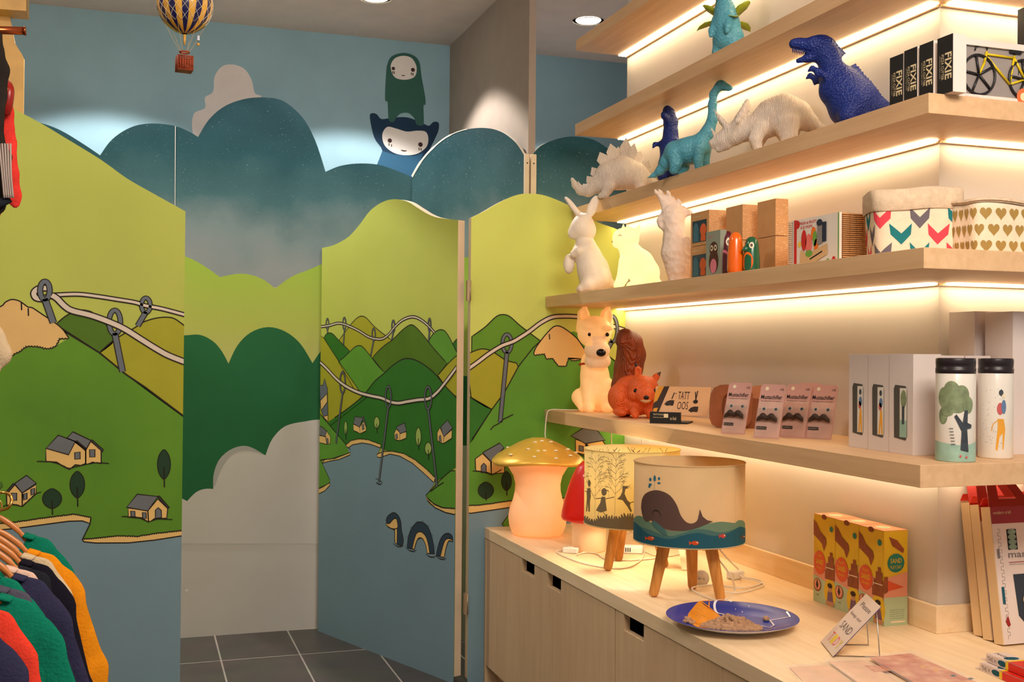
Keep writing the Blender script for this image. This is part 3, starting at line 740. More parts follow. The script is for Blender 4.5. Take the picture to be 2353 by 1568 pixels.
big = smooth(S(300,1570, 500,1430, 700,1260, 850,1070, 980,960, 1100,850, 1230,765, 1330,750, 1430,775, 1560,850, 1700,970, 1850,1150, 2080,1380),3)
F.poly(big+W(1130,1300, 1000,1400, 940,1440, 800,1300, 550,1190, 400,1140, 310,1180, 220,1240, 100,1050), 'forest_paint', 9)
F.line(big, IW*1.1, 'ink', 10)
F.shape(W(100,930, 160,1000, 330,1200, 335,1225, 200,1270, 140,1275, 60,1290, 60,900), 'meadow_paint', IW, 'ink', 11)
F.poly(W(310,1180, 345,1165, 420,1150, 480,1165, 552,1185, 530,1235, 620,1235, 690,1250, 780,1300, 860,1360, 945,1440, 880,1530, 900,1600, 1200,1700, 1200,2900, 60,2900, 60,1530, 130,1480, 185,1440, 130,1300, 330,1240), 'lake_paint', 12)
F.shape(bumpy(W(300,1175, 340,1140, 400,1128, 460,1135, 555,1168),3,1.5,11)+W(548,1190, 480,1165, 420,1155, 350,1168, 318,1190), 'sand_paint', IW*.8, 'ink', 13)
F.shape(bumpy(W(525,1240, 570,1220, 640,1218, 720,1235, 800,1280, 880,1345, 945,1410),3,1.5,12)+W(935,1440, 860,1370, 780,1300, 690,1250, 620,1235, 550,1260, 528,1258), 'sand_paint', IW*.8, 'ink', 13)
F.shape(W(130,1300, 150,1275, 220,1268, 330,1225, 335,1240, 250,1275, 190,1285, 135,1300), 'sand_paint', IW*.8, 'ink', 13)
F.shape(W(100,1250, 130,1300, 185,1420, 187,1445, 60,1500), 'meadow_paint', IW*.8, 'ink', 13)
F.shape(W(187,1440, 186,1460, 150,1500, 60,1545, 60,1510, 140,1470), 'sand_paint', IW*.8, 'ink', 14)
F.shape(V(1060,0, 938,130, 1000,200, 1060,225, 1175,235, 1220,240, 1220,-60, 1130,-60), 'meadow_paint', IW, 'ink', 13)
F.shape(V(938,130, 960,165, 1010,200, 1070,225, 1175,232, 1220,240, 1220,285, 1160,277, 1090,262, 1010,225, 950,170), 'sand_paint', IW, 'ink', 14)
F.line(V(975,100, 1020,65, 1075,30), IW, 'ink', 15)
house(F, [W(355,1020, 400,1040, 405,1088, 380,1075, 357,1065), W(400,1040, 430,1000, 447,1035, 447,1068, 405,1088)], [W(370,965, 425,975, 400,1042, 355,1015), W(418,965, 426,960, 450,1030, 444,1036)], [W(420,1060, 418,1025, 430,1018, 434,1055)], 13, IW*.7)
house(F, [W(650,1085, 665,1055, 690,1080, 690,1138, 655,1130), W(690,1085, 736,1075, 736,1120, 690,1138)], [W(665,1040, 725,1010, 738,1070, 695,1088)], [W(660,1125, 660,1095, 672,1088, 678,1120)], 13, IW*.7)
house(F, [W(960,1080, 980,1045, 1008,1110, 1005,1160, 962,1140), W(1008,1110, 1065,1060, 1065,1120, 1005,1160)], [W(985,1040, 1035,990, 1070,1048, 1008,1112)], [W(974,1140, 974,1108, 985,1098, 992,1145)], 13, IW*.7)
house(F, [W(100,1100, 160,1110, 165,1165, 100,1150), W(150,1105, 160,1065, 190,1110, 188,1160, 165,1165)], [W(90,1030, 130,1038, 165,1072, 150,1110, 100,1095)], [W(166,1160, 162,1125, 172,1120, 178,1155)], 13, IW*.7)
for x, y, rx, ry, y2, in ((300,1045,11,46,1130),(524,1008,20,40,1085),(824,1110,20,62,1205),(895,1195,24,42,1280)):
    c = W(x, y, x, y2); tree(F, c[0][0], c[0][1], rx*.3188, ry*.3188, 'tree_light', c[1][1], 13)
# lighthouse at the far left edge
F.shape(W(112,740, 135,740, 148,690, 160,740, 168,760, 172,980, 165,1000, 140,970, 118,900), 'needle_grey', IW*.8, 'ink', 13)
F.shape(W(118,850, 165,800, 168,860, 124,920), 'sand_paint', IW*.8, 'ink', 15); F.shape(W(140,965, 172,955, 172,1000, 160,990), 'sand_paint', IW*.8, 'ink', 15)
rope(F, W(100,560, 160,615, 230,690, 300,745, 390,790, 480,815, 560,832, 620,858, 680,868, 740,858, 820,845, 900,835, 960,790, 1010,730, 1060,665, 1115,590), .0115, 16)
for x, y, w, h, x2, y2 in ((278,645,38,150,230,1160),(608,748,40,150,540,1440),(895,750,48,160,960,1470)):
    c = W(x, y, x2, y2); needle(F, c[0][0], c[0][1], w*.3188, h*.3188, c[1][0], c[1][1], 1.35, 15 if x < 400 else 17)
F.line(smooth(W(515,1410, 545,1425, 565,1440, 540,1455, 520,1440, 555,1460),3), IW*.6, 'ink', 15)
# sea serpent
N1 = smooth(V(640,345, 632,320, 650,285, 690,262, 725,285, 745,330, 752,400, 765,470, 755,515, 715,505),4)
F.shape(N1+V(700,490, 700,400, 655,375), 'nessie_blue', IW*.8, 'ink', 14)
F.shape(smooth(V(632,345, 660,345, 690,312, 710,310, 718,330, 722,375, 700,388, 660,380, 635,360),3,True), 'sand_paint', IW*.8, 'ink', 15)
F.shape(V(698,392, 718,385, 716,505, 698,492), 'sand_paint', IW*.8, 'ink', 15)
hump = smooth(V(795,535, 800,470, 820,400, 860,345, 900,335, 945,360, 975,420, 995,500, 1005,580),4)
F.shape(hump+V(950,575, 940,500, 905,455, 870,470, 850,545), 'nessie_blue', IW*.8, 'ink', 14)
F.shape(smooth(V(835,540, 850,470, 870,420, 905,412, 940,450, 960,520, 968,578),4)+smooth(V(948,575, 940,520, 915,465, 885,458, 865,490, 850,545),4), 'sand_paint', IW*.8, 'ink', 16)
tail = smooth(V(1018,595, 1028,540, 1050,470, 1080,430, 1115,422, 1142,445, 1145,480),4)
F.shape(tail+smooth(V(1145,485, 1115,478, 1095,520, 1080,605),4), 'nessie_blue', IW*.8, 'ink', 14)
F.shape(smooth(V(1050,602, 1065,540, 1085,480, 1110,462, 1140,470),4)+smooth(V(1142,486, 1115,480, 1095,530, 1080,606),4), 'sand_paint', IW*.8, 'ink', 16)
for k in range(0, len(hump)-3, 4):
    a, b = hump[k], hump[k+2]; mx, my = (a[0]+b[0])/2, (a[1]+b[1])/2; dx, dy = b[0]-a[0], b[1]-a[1]; l = math.hypot(dx, dy) or 1
    F.shape([a, (mx+dy/l*4.2, my-dx/l*4.2), b], 'lake_paint', IW*.5, 'ink', 14)
for x, y in ((725,515),(825,550),(975,595),(1055,612)):
    F.line(smooth(V(x-40,y-15, x-20,y, x+10,y+8, x+42,y+2),3), IW*.5, 'ink', 14); F.line(smooth(V(x-25,y-2, x,y+12, x+30,y+14),3), IW*.5, 'ink', 14)
g.obj('door_leaf', root)
mat('brass_dull', (170,150,120), .45, .5)
for zz in (1.72, .35):
    G().box((HX+.030,HY-.012,zz-.045), (HX+.042,HY+.008,zz+.045), 'brass_dull').cyl((HX+.044,HY-.010,zz-.045),(HX+.044,HY-.010,zz+.045),.004,'brass_dull').obj('hinge', root)
# ------------------------------------------------------------------ shelf wall with its outside corner
XE = 3.6
g = G()
struct(G().box((XW,YC,0), (XW+.10,YE-.001,ZC), 'shelf_wall_paint'), 'wall_right')
struct(G().box((XW+.10,YC,0), (XE,YC+.10,ZC), 'shelf_wall_paint'), 'wall_right_return')
def emitter(name, col, strength):
    m = bpy.data.materials.new(name); m.use_nodes = True; N = m.node_tree.nodes; N.clear()
    e = N.new('ShaderNodeEmission'); e.inputs[0].default_value = rgb(col); e.inputs[1].default_value = strength
    o = N.new('ShaderNodeOutputMaterial'); m.node_tree.links.new(e.outputs[0], o.inputs[0]); MATS[name] = m
emitter('led_warm', (255,228,184), 15.5)
SHELVES = [  # z top, z bottom, front x, front corner y, label
    (2.871, 2.822, 1.860, 2.285, 'topmost pale wooden shelf, seen from below with its light strip'),
    (2.488, 2.437, 1.858, 2.285, 'second pale wooden shelf from the top, under the leafy teal dinosaur planter'),
    (2.105, 2.054, 1.849, 2.262, 'pale wooden shelf carrying the dinosaur planters and black boxes'),
    (1.703, 1.654, 1.722, 2.121, 'pale wooden shelf carrying the rabbit, cat and cockatoo'),
    (1.196, 1.143, 1.722, 2.130, 'lowest pale wooden shelf, carrying the dog and squirrel lamps')]
for zt, zb, xf, yf, lab in SHELVES:
    t = thing('wall_shelf', (XW, YC, zb), lab, 'shelf', 'lit wooden wall shelves', world=True)
    g = G(); P = [(xf,YE-.002),(xf,yf),(XE,yf),(XE,YC-.001),(XW-.001,YC-.001),(XW-.001,YE-.002)]
    g.prism([(x,y,zb) for x,y in P], (0,0,zt-zb), 'pale_ply')
    g.obj('board', t, bev=.0012, fix=True)
    G().box((XW-.046,YC-.012,zb-.004), (XW-.014,YE-.006,zb+.002), 'led_warm').obj('light_strip', t)
    G().box((XW+.012,YC-.046,zb-.004), (XE-.05,YC-.014,zb+.002), 'led_warm').obj('light_strip', t)
    G().box((XW-.012,YC+.0,zb-.007), (XW-.002,YE-.006,zb-.0005), 'pale_ply').obj('cover_batten', t)
    G().box((XW+.0,YC-.012,zb-.007), (XE-.05,YC-.002,zb-.0005), 'pale_ply').obj('cover_batten', t)

# ------------------------------------------------------------------ counter
ZT = .68; XF = 1.445; YFB = 1.87
t = thing('worktop', (XF, YC, ZT), 'long pale wooden counter top with a low upstand along the wall', 'counter', world=True)
G().prism([(x,y,ZT-.045) for x,y in [(XF,YE-.002),(XF,YFB),(XE,YFB),(XE,YC-.001),(XW-.001,YC-.001),(XW-.001,YE-.002)]], (0,0,.045), 'counter_ply').obj('top', t, bev=.0012, fix=True)
G().prism([(x,y,ZT+.0003) for x,y in [(XW-.017,YE-.003),(XW-.017,YC-.017),(XE,YC-.017),(XE,YC-.0015),(XW-.0015,YC-.0015),(XW-.0015,YE-.003)]], (0,0,.075), 'counter_ply').obj('upstand', t, bev=.001, fix=True)
mat('cabinet_shade', (20,18,24), .8)  # near-black carcass colour stands in for the shade behind the door notches
def cabinet(y0, y1, doors, lab, end=False):
    t = thing('base_cabinet', (XF, (y0+y1)/2, 0), lab, 'cabinet', 'pale wooden base cabinets', world=True)
    g = G(); zt = ZT-.0465
    g.box((XF+.026,y1,.08), (XW-.05,y1+.018,zt), 'cabinet_shade').box((XF+.026,y0-.020,.08), (XW-.05,y0-.002,zt), 'cabinet_shade')
    g.box((XF+.026,y1+.018,.08), (XW-.05,y0-.020,.10), 'cabinet_shade').box((XW-.07,y1+.018,.10), (XW-.05,y0-.020,zt), 'cabinet_shade')
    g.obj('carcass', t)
    G().box((XF+.06,y1,0), (XF+.08,y0-.002,.08), 'pale_ply_z').obj('plinth', t)
    if end: G().box((XF+.001,y0-.001,0), (XW-.05,y0+.020,zt), 'pale_ply_z').obj('end_panel', t, bev=.001)
    for a, b, n0, n1 in doors:
        z1 = zt-.001; zn = z1-.050
        P = [(a-.0015,.082),(a-.0015,z1),(n0,z1),(n0,zn),(n1,zn),(n1,z1),(b+.0015,z1),(b+.0015,.082)]
        d = G().prism([(XF+.003,y,z) for y,z in P], (.021,0,0), 'pale_ply_z').obj('door', t, bev=.0008, fix=True)
cabinet(4.622, 3.244, [(4.622,3.928,4.15,4.005),(3.928,3.244,3.858,3.722)], 'pale wooden base cabinet with two notched doors, beside the blue painted panel', True)
cabinet(3.241, 1.90, [(3.241,2.56,3.174,3.031),(2.56,1.90,2.10,1.97)], 'pale wooden base cabinet with a notched door, nearest the camera')
# ------------------------------------------------------------------ moulded figures
def plastic(name, c, rough=.45, bump=.5, bs=90, kind='noise', **k): return mat(name, c, rough, var=.03, bump=bump, bscale=bs, kind=kind, **k)
plastic('planter_blue', (10,38,116), .5, .7, 160, 'voronoi'); plastic('planter_teal', (78,154,176), .42, .6, 120, 'voronoi')
plastic('planter_cream', (236,222,206), .55, .8, 70, 'wave'); plastic('resin_cream', (240,226,208), .5, .35, 45)
plastic('resin_feather', (234,214,196), .55, 1.0, 48, 'voronoi'); mat('tooth_white', (225,225,235), .4); mat('leaf_lime', (150,160,40), .5, var=.1, vscale=30)
def eul(o, rz): o.rotation_euler = (0,0,math.radians(rz))
class Prof:
    """profile sketch on the vertical plane through the figure's middle: photograph pixels -> local metres
    (x forward, z up); lateral offsets in metres"""
    def __init__(s, loc, rz):
        s.o = np.array(loc, float); a = math.radians(rz); s.f = np.array([math.cos(a), math.sin(a), 0.0]); s.n = np.array([-math.sin(a), math.cos(a), 0.0])
        s.k = float((s.o-CAM) @ FWD)/FPX
    def __call__(s, x, y, lat=0.0):
        p = on_plane(x, y, s.o, s.n)-s.o; return (float(p @ s.f), lat, float(p[2]))
    def c(s, *pts):
        q = [s(p[0], p[1], p[3] if len(p) > 3 else 0.0)+(p[2]*s.k,) for p in pts]
        return chain(*q)
    def e(s, x, y, rx, rz, ry, lat=0.0, pitch=0): return ell(s(x,y,lat), (rx*s.k, ry*s.k, rz*s.k), (0,pitch,0))
SUPPORT = {}
def figure(name, loc, rz, label, cat, group=None):
    t = thing(name, loc, label, cat, group, rz=math.radians(rz)); return t
def settle(vf, ztol=0.0):
    """drop the lowest vertex onto z=0"""
    V = np.array(vf[0]); V[:,2] -= V[:,2].min()-ztol; return [tuple(v) for v in V], vf[1]
def flatfoot(vf, z=0.0):
    V = np.array(vf[0]); V[:,2] = np.maximum(V[:,2], z); return [tuple(v) for v in V], vf[1]

# big blue tyrannosaur
t = figure('dinosaur_planter', (1.945,2.80,2.105), 150, 'large royal blue tyrannosaurus planter with open jaws, beside the black boxes', 'planter', 'dinosaur planters')
p = Prof((1.945,2.80,2.105), 150)
B = p.c((1893,108,23),(1868,106,19),(1838,101,12),(1823,103,9)) + p.c((1884,128,17),(1856,134,8),(1834,140,6)) + \
    p.c((1893,108,24),(1908,140,27),(1918,172,34),(1938,205,47),(1960,238,56),(1985,262,50),(2022,266,34),(2045,272,22),(2062,284,12,.03),(2070,294,5,.06)) + \
    p.c((1925,190,34),(1916,208,34)) + [p.e(1882,96,20,15,15), p.e(1824,98,8,8,9)]
for sg in (-1, 1):
    B += p.c((1965,245,34,.035*sg),(1946,272,22,.05*sg),(1960,290,13,.05*sg),(1945,298,11,.05*sg),(1925,300,8,.055*sg))
    B += p.c((1895,182,9,.034*sg),(1878,174,6,.044*sg),(1864,165,4,.044*sg),(1855,172,2.6,.044*sg)) + p.c((1878,174,5,.044*sg),(1874,186,2.4,.044*sg))
    B += [ell(p(1868,94,.017*sg), (.012,.006,.006))]
for i in range(24):
    u = i/23; x = 1910+u*128; y = 96+u*146 - 10*math.sin(u*math.pi)
    B += [cap(p(x-9,y+8), p(x+2,y-3), .006, .0012)]
vf = body(B, .0040, .012, cuts=[ell(p(1946,140,0), (.030,.03,.020), (0,35,0))])
G().raw(flatfoot(vf), 'planter_blue').obj('body', t)
g = G()
for i in range(9):
    for sg in (-1,1):
        x = 1822+i*4.0; g.lathe([(.0024,0),(.0004,.010)], p(x, 113+i*.8, (.008+.0008*i)*sg), 'planter_blue', 6, ax=(0,0,-1))
tag(g.obj('teeth', t), kind='stuff')

# small blue tyrannosaur, facing the room with its jaws up
t = figure('dinosaur_planter', (2.0,3.96,2.105), 215, 'smaller blue tyrannosaurus planter with its head tipped up, between white and teal dinosaurs', 'planter', 'dinosaur planters')
B = chain((0,0,.11,.050),(.012,0,.17,.040),(.012,0,.225,.027),(.010,0,.262,.027)) + chain((-.02,0,.10,.045),(-.08,0,.06,.028),(-.12,0,.02,.012))
B += chain((.012,0,.275,.028),(.03,0,.300,.023),(.042,0,.314,.014)) + chain((.03,0,.262,.018),(.065,0,.283,.010),(.075,0,.290,.007))
for sg in (-1,1):
    B += chain((0,.025*sg,.10,.032),(.012,.032*sg,.055,.020),(-.005,.032*sg,.02,.012),(.02,.034*sg,.008,.010)) + chain((.02,.035*sg,.185,.010),(.045,.052*sg,.18,.006),(.055,.055*sg,.165,.004))
G().raw(flatfoot(body(B, .004, .014)), 'planter_blue').obj('body', t)

# teal brachiosaur
t = figure('dinosaur_planter', (1.972,3.49,2.105), -52, 'teal long-necked dinosaur planter with raised neck, behind the white triceratops', 'planter', 'dinosaur planters')
p = Prof((1.972,3.49,2.105), -52)
B = p.c((1553,350,27),(1583,346,32),(1610,332,25),(1626,305,16),(1637,275,11.5),(1637,240,9.5),(1640,216,9),(1649,202,8.5),(1655,196,9.5),(1663,198,8.5),(1673,202,6.5),(1679,203,5)) + \
    p.c((1552,352,26),(1534,372,18),(1517,392,10),(1500,406,5.5),(1488,411,2.5)) + [p.e(1657,191,7,5,6)]
for sg in (-1,1):
    B += p.c((1558,358,21,.026*sg),(1562,380,13,.034*sg),(1558,394,11,.034*sg)) + p.c((1613,345,15,.024*sg),(1612,372,10,.03*sg),(1614,394,9,.03*sg))
vf = body(B, .0038, .010, cuts=[ell(p(1577,314,0), (.028,.024,.018))])
G().raw(flatfoot(vf), 'planter_teal').obj('body', t)

# cream stegosaur, tail towards the fitting room
t = figure('dinosaur_planter', (1.955,4.30,2.105), -18.6, 'cream stegosaurus planter with kite-shaped back plates at the far shelf end', 'planter', 'dinosaur planters')
p = Prof((1.955,4.30,2.105), -18.6)
B = p.c((1402,404,34),(1430,398,38),(1462,405,30),(1484,415,17),(1500,422,11),(1510,426,7)) + p.c((1398,405,30),(1374,424,20),(1352,438,14),(1334,438,10),(1322,426,7),(1315,412,4))
for sg in (-1,1):
    B += p.c((1405,412,20,.03*sg),(1396,432,13,.038*sg),(1388,450,9,.038*sg),(1379,454,7,.04*sg)) + p.c((1468,418,15,.03*sg),(1470,437,10,.034*sg),(1474,452,8,.034*sg))
    B += [cap(p(1322,428,.006*sg), p(1312,408,.018*sg), .006, .001), cap(p(1334,432,.006*sg), p(1326,414,.022*sg), .006, .001)]
G().raw(flatfoot(body(B, .0042, .011)), 'planter_cream').obj('body', t)
def plate(g, c, w, h, tilt, lean, m):
    """kite-shaped plate with thickness"""
    R = Matrix.Rotation(lean, 3, 'X') @ Matrix.Rotation(tilt, 3, 'Y')
    P = [(-w*.28,-h*.30),(-w*.5,h*.15),(-w*.12,h*.62),(w*.5,h*.12),(w*.24,-h*.32)]
    a = [Vector(c)+R@Vector((x,-.0022,z)) for x,z in P]
    g.prism(a, R@Vector((0,.0044,0)), m)
k = 0
for x, y, w, h in ((1348,424,15,14),(1358,413,20,20),(1372,394,26,26),(1388,367,30,30),(1411,350,30,38),(1437,344,26,40),(1468,362,24,30),(1484,380,18,22),(1424,352,20,30),(1453,350,20,32)):
    g = G(); k += 1; sg = 1 if k % 2 else -1
    plate(g, p(x, y+4, .014*sg), w*.00205, h*.00225, math.radians((x-1425)*.5), -.25*sg, 'planter_cream'); g.obj('back_plate', t, bev=.001, fix=True)

# cream triceratops
t = figure('dinosaur_planter', (1.955,3.20,2.105), 146, 'cream triceratops planter with lowered horned head, between the teal and big blue dinosaurs', 'planter', 'dinosaur planters')
p = Prof((1.955,3.20,2.105), 146)
B = p.c((1748,290,34),(1775,270,42),(1802,262,45),(1832,266,34),(1860,282,20),(1885,296,10),(1905,304,5)) + \
    p.c((1738,292,32),(1705,300,26),(1682,310,26),(1662,322,20),(1648,328,11),(1637,328,7),(1637,340,3)) + p.c((1668,332,14),(1652,343,8))
B += [ell(p(1699,280), (.020,.056,.066), (0,-30,0))]
for i in range(13):
    a = math.radians(-96+16*i); B += [ell(p(1699+38*math.cos(a)*.5, 280-46*math.cos(a), math.sin(a)*.055), (.007,.007,.009))]
B += [cap(p(1646,316), p(1632,291), .009, .0012)]
for sg in (-1,1):
    B += [cap(p(1674,298,.024*sg), p(1656,276,.03*sg), .012, .007), cap(p(1656,276,.03*sg), p(1640,254,.030*sg), .007, .0012)]
    B += p.c((1748,300,22,.035*sg),(1738,325,14,.046*sg),(1742,345,11,.046*sg)) + p.c((1808,292,32,.033*sg),(1814,322,18,.048*sg),(1806,345,13,.048*sg))
G().raw(flatfoot(body(B, .0040, .009)), 'planter_cream').obj('body', t)
for sg in (-1,1): G().sphere(p(1668,314,.030*sg), .0036, 'void_black', 10, 6).obj('eye', t)

# teal planter with leaves on the shelf above
t = figure('dinosaur_planter', (1.965,3.46,2.488), 205, 'teal duck-billed dinosaur planter holding leaves, high on the second shelf', 'planter', 'dinosaur planters')
B = chain((0,0,.085,.050),(.01,0,.13,.046),(.02,0,.18,.034),(.026,0,.23,.022),(.03,0,.28,.018),(.04,0,.31,.017),(.075,0,.305,.010)) + chain((-.01,0,.08,.045),(-.07,0,.05,.028),(-.11,0,.02,.012))
for sg in (-1,1): B += chain((.0,.03*sg,.085,.03),(.01,.036*sg,.04,.018),(.01,.036*sg,.01,.015)) + chain((.03,.03*sg,.15,.014),(.05,.034*sg,.11,.009),(.055,.034*sg,.09,.007))
G().raw(flatfoot(body(B, .0042, .014, cuts=[ell((-.045,0,.125),(.028,.028,.03))])), 'planter_teal').obj('body', t)
t2 = thing('potted_succulent', (1.98,3.49,2.60), 'lime green fleshy leaves growing out of the teal planter', 'plant')
for i in range(9):
    a = i*2*math.pi/9+.25; el = .45+.25*((i*7) % 3)
    d = Vector((math.cos(a)*math.cos(el), math.sin(a)*math.cos(el), math.sin(el))); s_ = Vector((-math.sin(a), math.cos(a), 0)); nn = d.cross(s_)
    L = .125; vs = []; fs = []
    for j, (u, w) in enumerate(((0,.006),(.2,.012),(.45,.022),(.7,.025),(.9,.015),(1,.002))):
        c = d*(L*u)+Vector((0,0,.03))-Vector((0,0,.06*u*u*(.3 if el > .6 else 1)))
        for q in (-1,0,1): vs.append(c+s_*(w*q)+nn*(.005*abs(q)+.0)); 
        for q in (1,0,-1): vs.append(c+s_*(w*q)+nn*(.005*abs(q)-.003))
    for j in range(5):
        for q in range(6): fs.append((j*6+q, j*6+(q+1)%6, (j+1)*6+(q+1)%6, (j+1)*6+q))
    G().add(vs, fs, 'leaf_lime', True).obj('leaf', t2)
G().cyl((0,0,-.015),(0,0,.035),.012,'leaf_lime').obj('stem', t2)

# ---- shelf of resin animals
t = figure('rabbit_lamp', (1.80,4.36,1.703), 161.4, 'cream resin rabbit standing upright with tall ears, at the shelf end', 'rabbit figure')
p = Prof((1.80,4.36,1.703), 161.4)
B = p.c((1368,640,38),(1362,618,36),(1352,590,30),(1345,566,24),(1340,548,17)) + p.c((1344,530,26),(1334,526,25),(1322,534,16),(1316,538,11)) + [p.e(1340,520,26,30,26)]
B += [ell(p(1317,476,-.012), (.0135,.016,.058), (0,38,0)), ell(p(1361,477,.030), (.021,.0075,.052), (0,-20,0)), cap(p(1340,503,-.004), p(1330,490,-.008), .014, .010), cap(p(1348,503,.010), p(1354,492,.022), .014, .011)]
B += p.c((1352,570,14,.03),(1330,578,11,.032),(1318,585,9,.02)) + p.c((1352,570,14,-.03),(1330,582,11,-.034),(1318,592,9,-.022)) + [p.e(1308,606,13,23,13,-.02), p.e(1326,580,12,16,20)]
for sg in (-1,1): B += p.c((1376,640,26,.03*sg),(1352,655,18,.045*sg),(1335,664,10,.045*sg)) 
B += [p.e(1398,652,15,13,14)]
B += [p.e(1327,576,9,9,14), p.e(1331,592,9,10,14), p.e(1334,606,8,9,12), p.e(1313,530,6,5,8)]
vf = body(B, .0042, .008, cuts=[ell(p(1361,474,.041), (.012,.006,.036), (0,-20,0)), ell(p(1309,472,-.012), (.004,.009,.036), (0,38,0)), ell(p(1309,541,0), (.006,.012,.0015))])
G().raw(flatfoot(vf), 'resin_cream').obj('body', t)
for sg in (-1,1): G().sphere(p(1326,522,.040*sg), .006, 'resin_cream', 10, 6).obj('eye', t)

mat('lamp_yellow', (226,214,140), .5, emit=.75, ecol=(255,244,180), var=.02)
t = figure('cat_lamp', (1.90,4.09,1.703), 161.4, 'glowing pale yellow cat-shaped night lamp, lit, between rabbit and cockatoo', 'night lamp', 'animal-shaped night lamps')
p = Prof((1.90,4.09,1.703), 161.4)
B = p.c((1480,628,36),(1468,606,34),(1452,586,27),(1443,570,22)) + p.c((1442,548,27),(1432,549,25)) + p.c((1425,556,13),(1417,560,10))
for sg in (-1,1):
    B += ([cap(p(1433,540,-.022), p(1434,512,-.026), .018, .0015)] if sg < 0 else [cap(p(1457,542,.024), p(1469,518,.034), .021, .002)]) + p.c((1440,600,17,.022*sg),(1430,640,12,.026*sg),(1422,655,11,.026*sg)) + p.c((1485,636,24,.04*sg),(1468,652,15,.05*sg),(1452,656,10,.052*sg))
B += p.c((1500,640,14),(1508,652,11,.01),(1498,656,9,.04))
G().raw(flatfoot(body(B, .0042, .006, cuts=[ell(p(1459,533,.044), (.011,.007,.020), (0,-25,0)), ell(p(1433,530,-.005), (.008,.006,.016))])), 'lamp_yellow').obj('body', t)
mat('lamp_line', (200,160,60), .6)
for ex in (1422,1441): G().tube([p(ex-3,545,.040), p(ex,542,.044), p(ex+4,545,.042)], .0016, 'lamp_line', 5).obj('eye', t); G().sphere(p(1409,556), (.006,.008,.005), 'lamp_line', 10, 6).obj('nose', t)

t = figure('cockatoo_lamp', (1.835,3.63,1.703), 161.4, 'cream resin cockatoo with raised crest beside the glowing cat lamp', 'bird figure')
p = Prof((1.835,3.63,1.703), 161.4)
B = p.c((1561,640,26),(1560,612,31),(1553,580,34),(1550,552,26),(1549,530,24),(1547,505,25),(1543,492,24)) + p.c((1536,498,17),(1524,500,10),(1517,508,7.5),(1518,518,5.5),(1524,526,3)) + p.c((1532,516,10),(1527,524,6)) + [p.e(1540,520,18,12,18)] + \
    p.c((1560,600,28),(1585,632,17),(1600,646,9))
for i, (x, y) in enumerate(((1504,437),(1514,434),(1531,438),(1543,448),(1556,458),(1570,472),(1582,484))):
    bx = 1530+i*6; by = 478+i*3
    B += p.c((bx,by,10),((bx+x)/2+4,(by+y)/2,6.5),(x+4,y+7,4,.010*(-1)**i),(x,y,1.8,.012*(-1)**i))
for sg in (-1,1): B += [p.e(1566,590,19,46,7,.040*sg,-14)] + [cap(p(1556,640,.018*sg), p(1542,648,.024*sg), .012, .006)]
G().raw(flatfoot(body(B, .0042, .008)), 'resin_feather').obj('body', t)
for sg in (-1,1): G().sphere(p(1536,490,.036*sg), .0035, 'resin_feather', 8, 6).obj('eye', t)

# ---- lit dog and squirrel lamps
def glow(name, col, ecol, e, **k): return mat(name, col, .45, emit=e, ecol=ecol, var=.03, **k)
glow('lamp_dog', (240,202,152), (255,178,100), .46, bump=.5, bscale=50); glow('lamp_dog_muzzle', (232,204,168), (240,170,116), .30, bump=.8, bscale=60)
mat('nose_black', (16,12,10), .25); mat('collar_red', (190,30,20), .4)
t = figure('dog_lamp', (1.90,4.47,1.196), -110+0, 'glowing cream terrier-shaped lamp with black nose and red collar, lit', 'night lamp', 'animal-shaped night lamps')
m_ = .00196
def q(x, y, f=0.0): return (f, (x-1360)*m_, (945-y)*m_)   # front view sketch: f = towards the viewer
B = chain(q(1358,900,0)+(.070,), q(1355,866,.005)+(.062,), q(1352,836,.01)+(.056,)) + chain(q(1378,915,-.03)+(.066,), q(1375,925,-.05)+(.050,))
B += [ell(q(1352,772,.03), (.066,.074,.062)), ell(q(1356,808,.07), (.058,.056,.046)), ell(q(1358,832,.055), (.045,.058,.040)), ell(q(1352,755,.03), (.06,.066,.045))]
B += [ell(q(1338,757,.078), (.016,.028,.012)), ell(q(1376,760,.078), (.016,.028,.012))]
for x, sx in ((1330,-1),(1380,1)): B += [cap(q(x,760,.0), q(x+sx*1,728,.0), .034, .025), cap(q(x+sx*1,728,.0), q(x+sx*(-4 if sx < 0 else 6)*1.0,704,.0), .024, .002)]
for x in (1340,1380): B += chain(q(x,885,.03)+(.032,), q(x,915,.045)+(.026,), q(x,935,.055)+(.024,), q(x,938,.085)+(.016,))
for x in (1326,1398): B += chain(q(x,915,-.02)+(.042,), q(x,936,.03)+(.018,))
vf = body(B, .0048, .010, cuts=[ell(q(1328,728,.026), (.014,.016,.032)), ell(q(1384,730,.026), (.014,.016,.032))])
t.rotation_euler = (0,0,math.radians(-106))
vs, fs = flatfoot(vf); F1 = []; F2 = []; V = np.array(vs)
for f in fs:
    c = V[list(f)].mean(0); (F2 if (c[0] > .062 and .19 < c[2] < .33 and (c[2] < .285 or abs(c[1]) < .03)) else F1).append(f)
g = G(); g.add(vs, F1, 'lamp_dog', True); o = len(g.v); k = g.mi('lamp_dog_muzzle'); g.f += F2; g.m += [k]*len(F2); g.sm += [True]*len(F2)
g.obj('body', t)
G().sphere(q(1361,814,.128), (.013,.021,.017), 'nose_black', 16, 10).obj('nose', t)
for x in (1338,1377): G().sphere(q(x,774,.088), (.006,.0085,.009), 'nose_black', 12, 8).obj('eye', t)
cpts = [(.005+.066*math.cos(2*math.pi*i/28), (1354-1360)*m_+.066*math.sin(2*math.pi*i/28), .205+.006*math.cos(2*math.pi*i/28)) for i in range(28)]
G().tube(cpts, .0045, 'collar_red', 8, closed=True).obj('collar', t)

